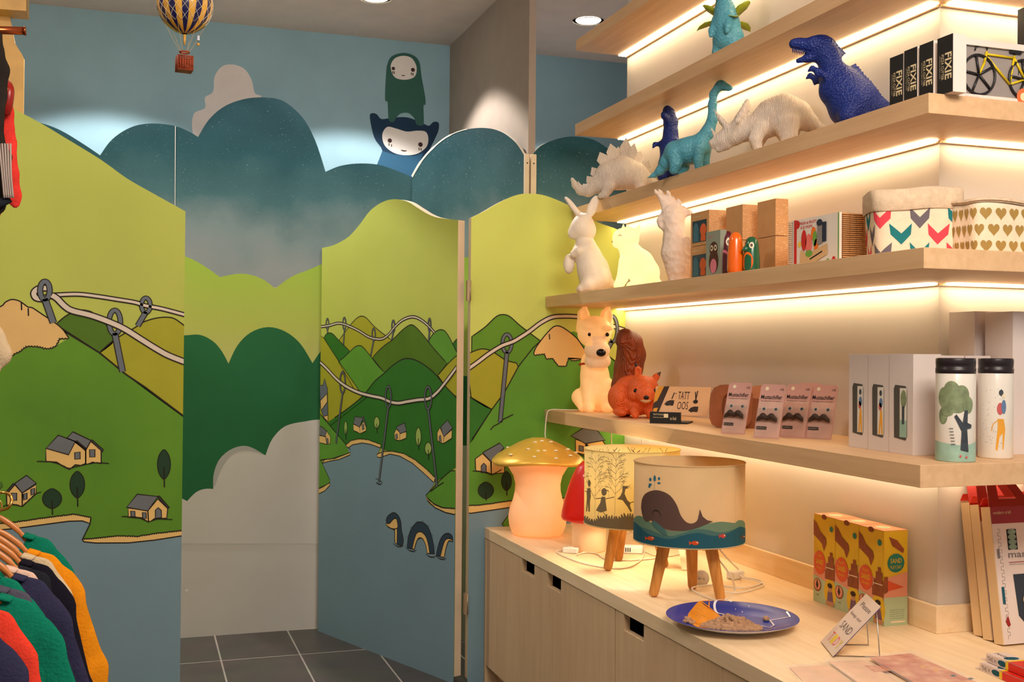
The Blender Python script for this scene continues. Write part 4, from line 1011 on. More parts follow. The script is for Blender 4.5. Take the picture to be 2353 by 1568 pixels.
glow('lamp_squirrel', (206,92,36), (230,70,14), .16, bump=.7, bscale=60, kind='wave'); mat('squirrel_tail', (150,66,26), .4, var=.15, vscale=30, bump=.9, bscale=70, kind='wave', stretch=(1,1,.25))
mat('ear_tip_brown', (56,26,16), .5); mat('muzzle_cream', (236,200,160), .5)
t = figure('squirrel_lamp', (1.875,4.02,1.196), -106, 'orange squirrel-shaped lamp with bushy upright tail beside the dog lamp', 'night lamp', 'animal-shaped night lamps')
m_ = .00176
def q(x, y, f=0.0): return (f, (x-1460)*m_, (957-y)*m_)
B = [ell(q(1462,925,0), (.075,.070,.050)), ell(q(1424,912,.0), (.06,.046,.056)), ell(q(1500,912,.0), (.06,.040,.050)), ell(q(1455,890,-.02), (.05,.07,.05))]
B += [ell(q(1473,892,.055), (.056,.062,.054)), ell(q(1473,904,.10), (.034,.040,.030)), ell(q(1473,912,.122), (.018,.022,.016)), ell(q(1452,905,.075), (.03,.026,.022)), ell(q(1494,905,.075), (.03,.026,.022))]
B += [cap(q(1460,872,.045), q(1463,850,.04), .016, .013), cap(q(1463,850,.04), q(1456,832,.038), .013, .003), cap(q(1492,878,.045), q(1504,864,.042), .017, .012), cap(q(1504,864,.042), q(1514,853,.04), .012, .003)]
for x in (1453,1486): B += chain(q(x,925,.03)+(.022,), q(x,940,.07)+(.018,), q(x,949,.085)+(.015,))
B += [ell(q(1425,944,.02), (.07,.028,.018)), ell(q(1496,944,.02), (.07,.028,.018))]
vf = flatfoot(body(B, .0042, .008, cuts=[ell(q(1462,852,.052), (.006,.008,.02)), ell(q(1503,866,.054), (.006,.009,.018), (0,0,0))]))
V = np.array(vf[0]); F1 = []; F2 = []; F3 = []
tipL = np.array(q(1456,834,.038)); tipR = np.array(q(1513,855,.04)); mz = np.array(q(1473,920,.126))
for f in vf[1]:
    c = V[list(f)].mean(0)
    if min(np.linalg.norm(c-tipL), np.linalg.norm(c-tipR)) < .017: F2.append(f)
    elif np.linalg.norm((c-mz)/np.array([1,1.6,1])) < .016: F3.append(f)
    else: F1.append(f)
g = G(); g.add(vf[0], F1, 'lamp_squirrel', True)
for FF, mm in ((F2,'ear_tip_brown'),(F3,'muzzle_cream')): k = g.mi(mm); g.f += FF; g.m += [k]*len(FF); g.sm += [True]*len(FF)
g.obj('body', t)
B = chain(q(1440,935,-.07)+(.045,), q(1442,890,-.085)+(.052,), q(1452,845,-.085)+(.058,), q(1457,815,-.075)+(.058,), q(1452,790,-.06)+(.052,), q(1440,777,-.04)+(.036,), q(1430,785,-.03)+(.024,))
G().raw(flatfoot(body(B, .0048, .01)), 'squirrel_tail').obj('tail', t)
for x in (1454,1491): G().sphere(q(x+(-1 if x<1470 else 3),896,.098), (.009,.0095,.011), 'nose_black', 12, 8).obj('eye', t)
G().sphere(q(1472,909,.142), (.006,.011,.008), 'nose_black', 12, 8).obj('nose', t)

# ---- mushrooms
mat('gold_leaf', (244,196,84), .34, .40, var=.06, vscale=12, bump=.15, bscale=20); mat('mushroom_stem', (250,206,160), .5, emit=.42, ecol=(255,150,80), var=.03)
mat('mushroom_red', (214,24,8), .4, emit=.14, ecol=(255,30,8), var=.05, bump=.15, bscale=25, coat=.3); mat('stem_pale', (248,214,178), .5, emit=.22, ecol=(255,180,110), var=.02); mat('dot_cream', (250,236,200), .5)
t = thing('mushroom_lamp', (1.605,4.405,ZT), 'big mushroom lamp with dotted gold cap and glowing peach stem', 'lamp', 'mushroom lamps')
G().lathe([(.0,0),(.098,0),(.108,.01),(.120,.04),(.124,.075),(.118,.115),(.105,.150),(.097,.185),(.096,.215),(.104,.25),(.125,.285),(.155,.305),(.19,.315),(.0,.330)], (0,0,0), 'mushroom_stem', 56, capb=False, capt=False).obj('stem', t)
def gold_cap(th, r, z): return z+.006*math.sin(3*th+1)*r/.197
prof = [(.0,.308),(.190,.304),(.197,.309),(.195,.317),(.178,.334),(.150,.352),(.118,.370),(.085,.388),(.055,.401),(.028,.409),(0,.411)]
g = G(); seg = 60; vs = []; 
for r, z in prof:
    for k in range(seg): th = 2*math.pi*k/seg; vs.append((r*math.cos(th), r*math.sin(th), gold_cap(th, r, z)))
g.add(vs, [(i*seg+k, i*seg+(k+1)%seg, (i+1)*seg+(k+1)%seg, (i+1)*seg+k) for i in range(len(prof)-1) for k in range(seg)], 'gold_leaf', True); g.obj('cap', t)
dots = []
for a, r in ((250,.13),(262,.128),(245,.165),(285,.13),(305,.165),(325,.13),(230,.12),(205,.16),(275,.175),(265,.06),(300,.07),(240,.07),(345,.16),(20,.13),(90,.13),(150,.13)):
    th = math.radians(a); z = float(np.interp(-r, [-q_[0] for q_ in prof[2:]], [q_[1] for q_ in prof[2:]])); dots.append((r*math.cos(th), r*math.sin(th), z+.002))
for d in dots: G().sphere(d, (.009,.009,.004), 'dot_cream', 12, 6).obj('dot', t)
t = thing('mushroom_lamp', (1.668,3.99,ZT), 'small mushroom lamp with pointed red cap, behind the tripod lamps', 'lamp', 'mushroom lamps')
G().lathe([(0,0),(.060,0),(.066,.006),(.067,.10),(.080,.125),(0,.135)], (0,0,0), 'stem_pale', 40, capb=False, capt=False).obj('stem', t)
G().lathe([(.0,.112),(.085,.116),(.105,.122),(.110,.133),(.107,.155),(.097,.20),(.084,.245),(.068,.29),(.050,.325),(.028,.347),(0,.355)], (0,0,0), 'mushroom_red', 48, capb=False, capt=False).obj('cap', t)
# ------------------------------------------------------------------ boxes and goods on the shelves
def carton(name, lo, hi, m, label, cat, group=None, lid=None, rz=None):
    """box whose parts come in world coordinates"""
    t = thing(name, ((lo[0]+hi[0])/2, (lo[1]+hi[1])/2, lo[2]), label, cat, group, world=True)
    return t
def faceX(g, x, y0, y1, z0, z1):
    """surface on a face looking to -X; u runs to the viewer's right (-Y); returns Face, width, height"""
    return flat(g, (x, y0, z0), (0,-1,0), (0,0,1)), y0-y1, z1-z0
def faceY(g, y, x0, x1, z0, z1):
    return flat(g, (x0, y, z0), (1,0,0), (0,0,1)), x1-x0, z1-z0
Z3, Z4, Z5 = 2.105, 1.703, 1.196
mat('box_black', (24,22,24), .45, var=.01); mat('box_white', (226,214,204), .6, var=.02); mat('print_cream', (232,214,170), .6, var=0)
mat('window_grey', (150,140,134), .12, var=.1, vscale=6, coat=.6); mat('bike_yellow', (214,186,20), .35); mat('bike_black', (30,28,30), .4); mat('sticker_orange', (222,110,60), .5)
mat('clear_film', (255,255,255), .06, trans=1.0, alpha=.25, spec=.8, var=0)
# four black-faced boxes with sideways lettering, then the bicycle box round the corner
def fixie(y0, y1, x, dx, h, label, z=Z3):
    t = thing('boxed_cutter', (x+dx/2, (y0+y1)/2, z), label, 'boxed goods', 'black-faced boxes on the dinosaur shelf', world=True)
    g = G(); g.box((x,y1,z), (x+dx,y0,z+h), 'box_white'); F, w, hh = faceX(g, x, y0, y1, z, z+h)
    F.rect(0, 0, w, hh, 'box_black', 1)
    F.text('FIXIE', w*.50, hh*.70, w*.42, 'print_cream', 2, -90, .02, hh*.46)
    F.text('PIZZA CUTTER', w*.26, hh*.69, w*.17, 'print_cream', 2, -90, 0, hh*.44)
    F.text('the bicycle pizza slicer', w*.14, hh*.68, w*.06, 'print_cream', 2, -90, 0, hh*.40)
    g.obj('box', t, bev=.0008); return t
XF_ = 1.895
for pa, pb, ty, dx, lab in ((2045,2076,134,.10,'farthest left and lowest of the four'),(2078,2108,112+6,.10,'second from the blue tyrannosaur'),(2113,2145,105,.10,'third from the blue tyrannosaur'),(2154,2190,90,.040,'against the bicycle window box')):
    ya, yb_ = float(atX(pa,150,XF_)[1]), float(atX(pb,150,XF_)[1])
    fixie(ya, yb_, XF_, dx, float(atX(pa,ty,XF_)[2])-Z3, 'black-faced box with sideways lettering, '+lab)
t = thing('bicycle_box', (2.1, 2.31, Z3), 'white box with a clear window showing a yellow bicycle, on the corner shelf', 'boxed goods', world=True)
yb0 = 2.292; xb0 = float(atY(2204,150,yb0)[0]); xb1 = xb0+.30; zb1 = float(atY(2210,86,yb0)[2])
g = G(); g.box((xb0,yb0+.008,Z3), (xb1,yb0+.115,zb1), 'box_white')
for a, b in (((xb0,yb0,Z3),(xb1,yb0+.008,Z3+.016)), ((xb0,yb0,zb1-.016),(xb1,yb0+.008,zb1)), ((xb0,yb0,Z3+.016),(xb0+.012,yb0+.008,zb1-.016)), ((xb1-.012,yb0,Z3+.016),(xb1,yb0+.008,zb1-.016))): g.box(a, b, 'box_white')
g.obj('box', t)
g = G(); F, w, h = faceY(g, yb0+.0079, xb0+.012, xb1-.012, Z3+.016, zb1-.016); F.rect(0,0,w,h,'window_grey',1)
F.text('FIXIE', w*.66, h*.50, h*.12, 'void_black', 2); g.obj('insert_card', t)
def bike(ox, oz, s, y):
    P = lambda a, b: (ox+a*s, y, oz+b*s)
    g = G(); R = .052
    g2 = G()
    for cx in (.055, .205):
        g2.tube([P(cx+R*math.cos(2*math.pi*i/32), .052+R*math.sin(2*math.pi*i/32)) for i in range(32)], .0035*s, 'bike_black', 6, closed=True)
        for i in range(5): a = 2*math.pi*i/5+.5; g2.cyl(P(cx,.052), P(cx+R*math.cos(a), .052+R*math.sin(a)), .0035*s, 'bike_black', seg=6)
    for a, b in (((.08,.108),(.17,.106)),((.082,.10),(.155,.035)),((.17,.112),(.155,.035)),((.17,.106),(.205,.052)),((.155,.035),(.205,.052)),((.08,.115),(.072,.085)),((.073,.086),(.055,.052))):
        g.cyl(P(*a), P(*b), .0032*s, 'bike_yellow', seg=8)
    g3 = G(); g3.tube([P(.082,.12), P(.078,.13), P(.055,.128), P(.045,.124), P(.042,.115)], .0022*s, 'bike_black', 6); 
    g4 = G(); g4.box((ox+.155*s, y-.004, oz+.118*s), (ox+.192*s, y+.004, oz+.124*s), 'bike_black'); g4.cyl(P(.17,.106), P(.172,.12), .0022*s, 'bike_black', seg=6)
    return g, g2, g3, g4
g1, g2, g3, g4 = bike(xb0+.012, Z3+.018, .98, yb0+.004)
fr = g1.obj('bicycle_frame', t); g2.obj('wheels', fr); g3.obj('handlebar', fr); g4.obj('saddle', fr)
g = G(); F, w, h = faceY(g, yb0, xb0, xb1, Z3, zb1); F.disc(.205, .022, .022, 'sticker_orange', 1); F.disc(.205,.022,.011,'print_cream',2); g.obj('round_sticker', t)
g = G(); F, w, h = faceY(g, yb0, xb0, xb1, Z3, zb1); F.text('fixie pizza cutter', .02, .005, .006, 'sticker_orange', 1); tag(g.obj('printed_label', t), kind='stuff')
t = thing('boxed_cutter', (2.24, 2.33, zb1), 'black lettered box standing on top of the bicycle window box', 'boxed goods', 'black-faced boxes on the dinosaur shelf', world=True)
g = G(); xa = float(atY(2338, 98, 2.395)[0]); g.box((xa,2.33,zb1), (xa+.05,2.395,zb1+.13), 'box_black'); F, w, h = faceX(g, xa, 2.395, 2.33, zb1, zb1+.13)
F.text('PIZZA CUTTER', w*.42, h*.78, w*.2, 'print_cream', 1, -90, .01, h*.72); F.text('FIXIE', w*.70, h*.78, w*.24, 'print_cream', 1, -90, .012, h*.6); g.obj('box', t)

# ---- kraft window boxes of figures
def kraft(name, c, c2, dots=True):
    m = mat(name, c, .7, var=.03, vscale=30)
    if dots:
        nt = m.node_tree; N = nt.nodes; L = nt.links; b = N['Principled BSDF']; src = b.inputs['Base Color'].links[0].from_socket
        tc = N.new('ShaderNodeTexCoord'); vz = N.new('ShaderNodeTexVoronoi'); vz.inputs['Scale'].default_value = 190; L.new(tc.outputs['Object'], vz.inputs['Vector'])
        r = N.new('ShaderNodeValToRGB'); r.color_ramp.elements[0].position = .22; r.color_ramp.elements[0].color = (1,1,1,1); r.color_ramp.elements[1].position = .3; r.color_ramp.elements[1].color = (0,0,0,1)
        L.new(vz.outputs['Distance'], r.inputs[0]); mx = N.new('ShaderNodeMixRGB'); mx.inputs[2].default_value = rgb(c2); L.new(r.outputs[0], mx.inputs[0]); L.new(src, mx.inputs[1]); L.new(mx.outputs[0], b.inputs['Base Color'])
kraft('kraft_dots', (204,152,100), (232,196,150)); mat('kraft_plain', (206,154,100), .7, var=.03, vscale=30); mat('window_dark', (40,44,52), .15, coat=.5); mat('toy_orange', (226,96,40), .4); mat('toy_teal', (60,110,130), .4)
def toybox(x, y0, y1, xd, z0, z1, label, window=True):
    t = thing('toy_box', ((x+xd)/2, (y0+y1)/2, z0), label, 'boxed goods', 'stacked kraft toy boxes', world=True)
    g = G(); g.box((x,y1,z0+.0004), (xd,y0,z1-.0008), 'kraft_dots'); F, w, h = faceX(g, x, y0, y1, z0, z1); F.rect(0,.0005,w,h-.001,'kraft_plain',1)
    if window: F.text('wooden toys', w*.12, h*.82, h*.08, 'print_cream', 2)
    g.obj('box', t, bev=.001)
    if window:
        g = G(); F, w, h = faceX(g, x-.0006, y0, y1, z0, z1); F.rect(w*.10,h*.10,w*.88,h*.74,'window_dark',1); F.disc(w*.70,h*.44,w*.17,'toy_orange',2); F.rect(w*.16,h*.12,w*.46,h*.52,'toy_teal',2); F.disc(w*.31,h*.52,w*.14,'toy_teal',3); F.rect(w*.58,h*.12,w*.84,h*.28,'toy_orange',3)
        g.obj('window', t)
hz = .1165
cols = [(1.800, 3.415, 3.287, None), (1.835, 3.235, 3.130, None), (1.860, 3.080, 2.975, None)]
names = ['left column with windows', 'middle column', 'right column']
for i, (x, y0, y1, _) in enumerate(cols):
    xr = float(atY([1687,1747,1811][i], 560, y1)[0])
    for j, (z0, z1) in enumerate(((Z4, Z4+hz), (Z4+hz+.0005, Z4+2*hz))):
        toybox(x, y0, y1, xr, z0, z1, f'kraft cardboard toy box, {"upper" if j else "lower"} one of the {names[i]}', i == 0)
mat('box_sage', (150,158,140), .6, var=.03); mat('wood_maroon', (92,26,40), .22, coat=.6); mat('wood_orange', (240,104,16), .22, coat=.6); mat('wood_green', (20,92,62), .22, coat=.6); mat('paint_pink', (232,130,150), .4); mat('paint_cream', (240,226,190), .4); mat('paint_brown', (84,30,24), .4)
t = thing('picture_box', (1.79, 3.30, Z4), 'small grey-green box printed with a pink and brown monkey, in front of the kraft boxes', 'boxed goods', world=True)
xg = 1.750; yg0 = float(atX(1622,600,xg)[1]); yg1 = float(atX(1655,600,xg)[1]); g = G(); g.box((xg,yg1,Z4), (xg+.022,yg0,Z4+.146), 'box_sage'); F, w, h = faceX(g, xg, yg0, yg1, Z4, Z4+.146)
F.disc(w*.55,h*.32,w*.33,'paint_brown',1,ry=h*.26); F.disc(w*.55,h*.60,w*.28,'paint_brown',2,ry=h*.16); F.disc(w*.55,h*.22,w*.22,'paint_pink',3,ry=h*.16)
for q_ in (.42,.68): F.disc(w*q_,h*.62,w*.10,'paint_cream',3); F.disc(w*q_,h*.62,w*.05,'paint_brown',4)
F.text('shake', w*.2, h*.85, h*.06, 'paint_pink', 1); g.obj('box', t, bev=.0008)
def bird(x, y, r, h, m, label, beak=False, belly=None, eye=True, rz=160):
    t = thing('wooden_bird', (x, y, Z4), label, 'wooden figure', 'lacquered wooden birds', rz=math.radians(rz))
    g = G(); g.lathe([(0,0),(r*.88,0),(r*.97,h*.04),(r,h*.15),(r*.98,h*.40),(r*.88,h*.62),(r*.84,h*.74),(r*.78,h*.84),(r*.60,h*.93),(r*.32,h*.985),(0,h)], (0,0,0), m, 32, capb=False, capt=False).obj('body', t)
    fn = lambda u, v, l: ((float(np.interp(v, [0,.15*h,.4*h,.62*h,.74*h,.84*h,.93*h], [.9*r,r,.98*r,.88*r,.84*r,.78*r,.60*r]))+l)*math.cos(u), (float(np.interp(v, [0,.15*h,.4*h,.62*h,.74*h,.84*h,.93*h], [.9*r,r,.98*r,.88*r,.84*r,.78*r,.60*r]))+l)*math.sin(u), v)
    if belly:
        g = G(); F = Face(g, fn, ustep=.25, lift=.0007); F.poly([(.75*math.cos(a)+(.3), h*.30+h*.26*math.sin(a)) for a in [2*math.pi*i/24 for i in range(24)]], belly, 1); g.obj('belly', t)
    if eye:
        for sx in ((.85,) if eye == 1 else (-.5,.75)):
            g = G(); F = Face(g, fn, ustep=.25, lift=.0007); F.poly([(sx+.34*math.cos(a), h*.74+h*.085*math.sin(a)) for a in [2*math.pi*i/20 for i in range(20)]], 'paint_cream', 2); F.poly([(sx+.17*math.cos(a), h*.74+h*.045*math.sin(a)) for a in [2*math.pi*i/16 for i in range(16)]], 'paint_brown', 3); g.obj('eye', t)
    if beak: g = G(); g.lathe([(r*.42,0),(r*.35,r*.3),(r*.05,r*.75)], (r*.72,0,h*.66), m, 16, ax=(1,0,-.35)).obj('beak', t)
def bz(px_, x): return float(atX(px_, 600, x)[1])
bird(1.782, bz(1671,1.782), .027, .144, 'wood_maroon', 'maroon lacquered wooden bird with pink belly, behind the orange one', belly='paint_pink', eye=1, rz=200)
bird(1.750, bz(1690,1.750), .0255, .128, 'wood_orange', 'plain orange lacquered wooden bird figure, front of the three', eye=0)
bird(1.785, bz(1727,1.785), .026, .112, 'wood_green', 'green lacquered wooden bird with orange belly, nearest the kraft boxes', belly='wood_orange', beak=True, eye=1, rz=190)

# ---- spiral cookbook and the block of ring-bound kraft books
mat('book_white', (232,224,212), .5, var=.01); mat('book_red', (206,40,36), .5); mat('book_green', (110,170,70), .5); mat('book_orange', (240,120,30), .5); mat('fruit_pink', (240,120,110), .5); mat('tray_tan', (216,180,130), .5); mat('book_navy', (40,46,66), .5); mat('book_yellow', (240,206,70), .5)
mat('wire_silver', (170,160,150), .3, .9)
xk = 1.800; yk0, yk1 = 2.795, 2.560; hk = .138
t = thing('spiral_cookbook', (xk+.004, (yk0+yk1)/2, Z4), 'white spiral-bound cookbook with ice lollies and a tray on its cover', 'book', world=True)
g = G(); g.box((xk,yk1,Z4), (xk+.008,yk0-.006,Z4+hk), 'book_white'); F, w, h = faceX(g, xk, yk0, yk1, Z4, Z4+hk)
F.rect(.016,0,.030,h,'book_red',1); F.rect(w-.006,0,w-.001,h,'book_green',1)
F.text('FRESH & FRUITY', .045, h*.88, h*.06, 'book_red', 2, 0, .01, w*.36); F.text('ICE POPS', .05, h*.79, h*.06, 'book_red', 2, 0, .01, w*.25); F.disc(.034,h*.90,.012,'book_red',2)
for cx, cz, m, rx, ry in ((.068,.55,'book_red',.013,.22),(.092,.46,'fruit_pink',.016,.21),(.115,.66,'book_orange',.012,.14),(.122,.55,'book_green',.010,.16),(.128,.38,'book_orange',.010,.16),(.045,.48,'book_yellow',.008,.06)): F.disc(cx, h*cz, rx, m, 2+(int(cx*1000)%3), ry=h*ry)
F.poly([(.050,h*.05),(.052,h*.35),(.090,h*.26),(.182,h*.42),(.184,h*.20),(.10,h*.02)], 'tray_tan', 6, False); F.line([(.10,h*.14),(.16,h*.27)], .004, 'void_black', 7, False); F.disc(.095,h*.26,.017,'book_green',7,ry=h*.07)
F.rect(.134,h*.42,.158,h*.80,'window_grey',6); F.rect(.158,h*.46,.178,h*.86,'book_navy',6); F.disc(.146,h*.86,.014,'book_navy',7,ry=h*.07)
F.disc(w-.05,h*.05,.008,'book_green',6); F.disc(w-.022,h*.08,.008,'book_red',6)
g.obj('cover', t)
g = G()
for i in range(22):
    z = Z4+.006+i*(hk-.012)/21; g.tube([(xk-.003+.007*math.cos(a), yk0-.004+.006*math.sin(a), z) for a in [2*math.pi*j/10 for j in range(10)]], .0009, 'wire_silver', 5, closed=True)
tag(g.obj('spiral_binding', t), kind='stuff')
xr1 = float(atY(2018, 560, yk1-.012)[0])
for i in range(5):
    xa = xk+.010+i*(xr1-xk-.012)/5; xb = xa+(xr1-xk-.012)/5-.0015
    t = thing('ring_bound_book', ((xa+xb)/2, (yk0+yk1)/2, Z4), 'kraft ring-bound book, '+['directly behind the white cookbook','second behind the white cookbook','middle of the ring-bound row','next to last of the ring-bound row','last of the ring-bound row, nearest the chevron basket'][i], 'book', 'ring-bound books stacked behind the cookbook', world=True)
    g = G(); g.box((xa,yk1+.004,Z4), (xb,yk0-.01,Z4+hk-.001*i), 'kraft_plain'); g.obj('cover', t, bev=.0006)
    g = G()
    for j in range(24):
        z = Z4+.004+j*(hk-.010)/23; g.box((xa,yk1-.004,z), (xb,yk1+.004,z+.0032), 'kraft_plain')
    tag(g.obj('spiral_binding', t), kind='stuff')

# ---- fabric baskets
mat('linen', (214,190,160), .9, var=.06, vscale=60, bump=.4, bscale=220); mat('canvas_print', (236,216,186), .85, var=.03, vscale=40, bump=.3, bscale=220)
mat('chev_teal', (20,116,120), .85); mat('chev_red', (222,66,80), .85); mat('chev_grey', (104,96,104), .85); mat('heart_gold', (164,132,66), .7); mat('chev_pink', (232,110,130), .85)
def soft_basket(cx, cy, sx, sy, h, band, z, label, deco, rz=0):
    """rounded soft basket with a folded rim; deco(F, perimeter fn)"""
    t = thing('fabric_basket', (cx, cy, z), label, 'basket', 'printed fabric baskets', rz=rz)
    rnd = random.Random(int(cx*1000)); N_ = 64
    ph = [rnd.uniform(0,6.28) for _ in range(4)]
    def ring(s, w): 
        a = 2*math.pi*s; n = 5.0
        c, sn = math.cos(a), math.sin(a); r = (abs(c)**n+abs(sn)**n)**(-1/n)
        wob = 1+.008*math.sin(3*a+ph[0])+.006*math.sin(7*a+ph[1])
        return sx/2*r*c*w*wob, sy/2*r*sn*w*wob
    def prof(v): return .95+.05*min(1, v/h*1.3)
    def surf(s, v, l=0, extra=0):
        w = prof(v)+extra+.004*math.sin(20*s+9*v/h); x, y = ring(s, w); d = math.hypot(x, y); return (x*(1+l/d), y*(1+l/d), v)
    g = G(); vs = []; fs = []; rows = [0,.02,.25,.5,.75,.9,1]
    for r_ in rows:
        for k in range(N_): vs.append(surf(k/N_, r_*h))
    for r_ in rows[::-1][:3]:
        for k in range(N_): vs.append(surf(k/N_, r_*h, -.004))
    nr = len(rows)+3
    for i in range(nr-1):
        for k in range(N_): fs.append((i*N_+k, i*N_+(k+1)%N_, (i+1)*N_+(k+1)%N_, (i+1)*N_+k))
    fs.append(tuple(range(N_-1,-1,-1))); g.add(vs, fs, 'canvas_print', True)
    F = Face(g, lambda u, v, l: surf(u, v, l), ustep=.012, lift=.0007); deco(F, h)
    g.obj('body', t)
    g = G(); vs = []; fs = []
    prf = [(h-band,.004),(h-band+.006,.007),(h-band*.5,.0065),(h+.002,.007),(h+.006,.003),(h+.003,-.004),(h-.03,-.006)]
    for zz, l in prf:
        for k in range(N_*2):
            s = k/(N_*2); x, y, v = surf(s, min(zz,h), l+.0010*math.sin(30*s+zz*90)); vs.append((x, y, zz+.0025*math.sin(9*s+ph[2])+.002*math.sin(25*s+ph[3])))
    M_ = N_*2
    for i in range(len(prf)-1):
        for k in range(M_): fs.append((i*M_+k, i*M_+(k+1)%M_, (i+1)*M_+(k+1)%M_, (i+1)*M_+k))
    g.add(vs, fs, 'linen', True); g.obj('folded_rim', t)
    return t
def chevs(F, h):
    cm = ['chev_grey','chev_teal','chev_red','chev_grey','chev_teal','chev_red']
    n = 16; w = 1/n*.56
    k = 0
    for i in range(0, n, 1):
        for r_, base in ((0,.58),(1,.34),(2,.06)):
            u = (i+(.5 if r_ == 1 else 0))/n; v = base*h; dh = .30*h; m = cm[(i*2+r_) % 3]
            if i % 2: continue
            u = (i+(1 if r_ == 1 else 0))/n; m = cm[(i//2+2*r_) % 3]
            F.poly([(u-w,v+dh*.55),(u-w*.9,v),(u,v-dh*.5),(u+w*.9,v),(u+w,v+dh*.55),(u,v+dh*.05)], m, 1, False)
def hearts(F, h):
    n = 22
    for i in range(n):
        for r_ in range(3):
            u0 = (i+(.5 if r_ % 2 else 0))/n; v0 = h*(.78-.30*r_); s = .022
            P = [(u0+s*.050*16*math.sin(a)**3, v0+h*.0080*(13*math.cos(a)-5*math.cos(2*a)-2*math.cos(3*a)-math.cos(4*a))) for a in [2*math.pi*i_/22 for i_ in range(22)]]
            F.poly(P, 'heart_gold', 1, False)
a_ = math.radians(-22); ux, uy = math.cos(a_), math.sin(a_)
def corner_basket(px_l, y0, wdt, dep, h, band, label, deco, ang):
    P0 = atY(px_l, 500, y0); u = Vector((math.cos(math.radians(ang)), math.sin(math.radians(ang)))); v = Vector((-u.y, u.x))
    c = Vector((P0[0], P0[1]))+u*(wdt/2)+v*(dep/2)
    return soft_basket(c.x, c.y, wdt, dep, h, band, Z4, label, deco, math.radians(ang))
corner_basket(2010, 2.385, .225, .15, .172, .050, 'fabric basket with coloured chevrons and a wide folded linen rim', chevs, -24)
corner_basket(2250, 2.215, .25, .13, .135, .006, 'fabric basket printed with gold hearts, at the right edge', hearts, 0)
corner_basket(2262, 2.375, .27, .13, .158, .03, 'plain linen basket standing behind the gold-heart basket', lambda F, h: None, 0)
# ---- moustache blister cards
mat('card_pink', (206,156,144), .5, var=.02); mat('skin_print', (212,172,156), .5, var=.06, vscale=20); mat('eye_blue', (70,96,120), .4); mat('moustache_brown', (60,40,30), .6, bump=.4, bscale=200)
mat('blister', (255,255,255), .05, trans=1.0, alpha=.22, spec=.9, var=0)
def blister_card(x, px0, label, rz=0):
    y = float(atX(px0, 940, x)[1]); w, h = .083, .172
    t = thing('moustache_pacifier_card', (x, y, Z5), label, 'blister pack', 'blister cards on the lowest shelf')
    t.rotation_euler = (0, math.radians(19), math.radians(rz))
    g = G(); P = [(-.001,-w/2,0),(-.001,w/2,0),(-.001,w/2,h-.008),(-.001,w/2-.008,h),(-.001,-w/2+.008,h),(-.001,-w/2,h-.008)]
    g.prism(P, (.0015,0,0), 'card_pink'); F = flat(g, (-.001,w/2,0), (0,-1,0), (0,0,1), lift=.0003)
    F.rect(.003,.004,w-.003,h-.055,'skin_print',1); F.text('Mustachifier', .006, h-.048, .0135, 'void_black', 2, 0, .015, w*.84); F.text("the ladies love a moustache", .008, h-.056, .004, 'void_black', 2, 0, 0, w*.78)
    for cx in (.022,.061): F.disc(cx, h-.080, .008, 'paint_cream', 2, ry=.006); F.disc(cx, h-.080, .0055, 'eye_blue', 3); F.disc(cx, h-.080, .0025, 'void_black', 4)
    F.text('HR', w-.018, h-.020, .007, 'moustache_brown', 2); F.disc(.022,h-.014,.006,'paint_cream',2)
    F.rect(.006,.026,.040,.036,'void_black',3); F.text('gentleman', .009,.029,.004,'paint_cream',4,0,0,.026)
    g.obj('card', t)
    g = G(); a, b, c, d = .004, w-.012, .012, .092; z0, z1 = .004, .095
    vs = [(-.002,w/2-.004,z0),(-.002,-w/2+.006,z0),(-.002,-w/2+.006,z1),(-.002,w/2-.004,z1),(-.022,w/2-.010,z0+.006),(-.022,-w/2+.012,z0+.006),(-.022,-w/2+.012,z1-.006),(-.022,w/2-.010,z1-.006)]
    g.add(vs, [(4,5,6,7),(0,1,5,4),(1,2,6,5),(2,3,7,6),(3,0,4,7)], 'blister'); g.obj('blister', t)
    B = chain((-.012,.0,.060,.006),(-.013,.014,.066,.009),(-.012,.026,.058,.006),(-.012,.033,.050,.002)) + chain((-.012,.0,.060,.006),(-.013,-.014,.066,.009),(-.012,-.026,.058,.006),(-.012,-.033,.050,.002))
    G().raw(body(B, .0022, .004), 'moustache_brown').obj('moustache', t)
    return t
blister_card(1.800, 1684, 'blister card with brown moustache, leftmost of the row', 33)
blister_card(1.805, 1760, 'blister card with brown moustache, second from the left, nearest the shelf edge', 33)
blister_card(1.90, 1820, 'blister card with brown moustache, third from the left, half hidden', 33)
blister_card(2.03, 1846, 'blister card with dark moustache, back row, mostly hidden behind its neighbour', 33)
blister_card(1.95, 1880, 'blister card with a full dark moustache, rightmost of the row', 33)

# ---- temporary tattoo display and the kraft carrier
mat('tray_black', (26,28,26), .5); mat('tattoo_tan', (214,170,130), .6, var=.02); mat('tattoo_dark', (50,34,30), .6); mat('ochre', (206,140,40), .6); mat('kraft_brown', (150,86,48), .7, var=.05, vscale=40)
t = thing('tattoo_display', (1.83, 3.60, Z5), 'open counter display of temporary tattoos with a slanted printed lid', 'display box', rz=0)
A0 = atZ(1512, 975, Z5); 
t.location = (1.868, 3.665, Z5); t.rotation_euler = (0,0,math.radians(52))
g = G(); g.box((-.055,-.06,0), (.055,.075,.006), 'tray_black').box((-.062,-.035,0), (-.048,.078,.042), 'tray_black').box((-.055,.068,0), (.04,.078,.042), 'tray_black')
F = flat(g, (-.062,.078,0), (0,-1,0), (0,0,1)); F.text('TATTOOS', .012,.030,.006,'paint_cream',1); F.text('temporary tattoos', .012,.020,.004,'paint_cream',1); F.rect(.052,.022,.068,.036,'paint_cream',1); F.text('to feel', .075,.014,.012,'paint_cream',1,0,0,.022)
g.obj('tray', t)
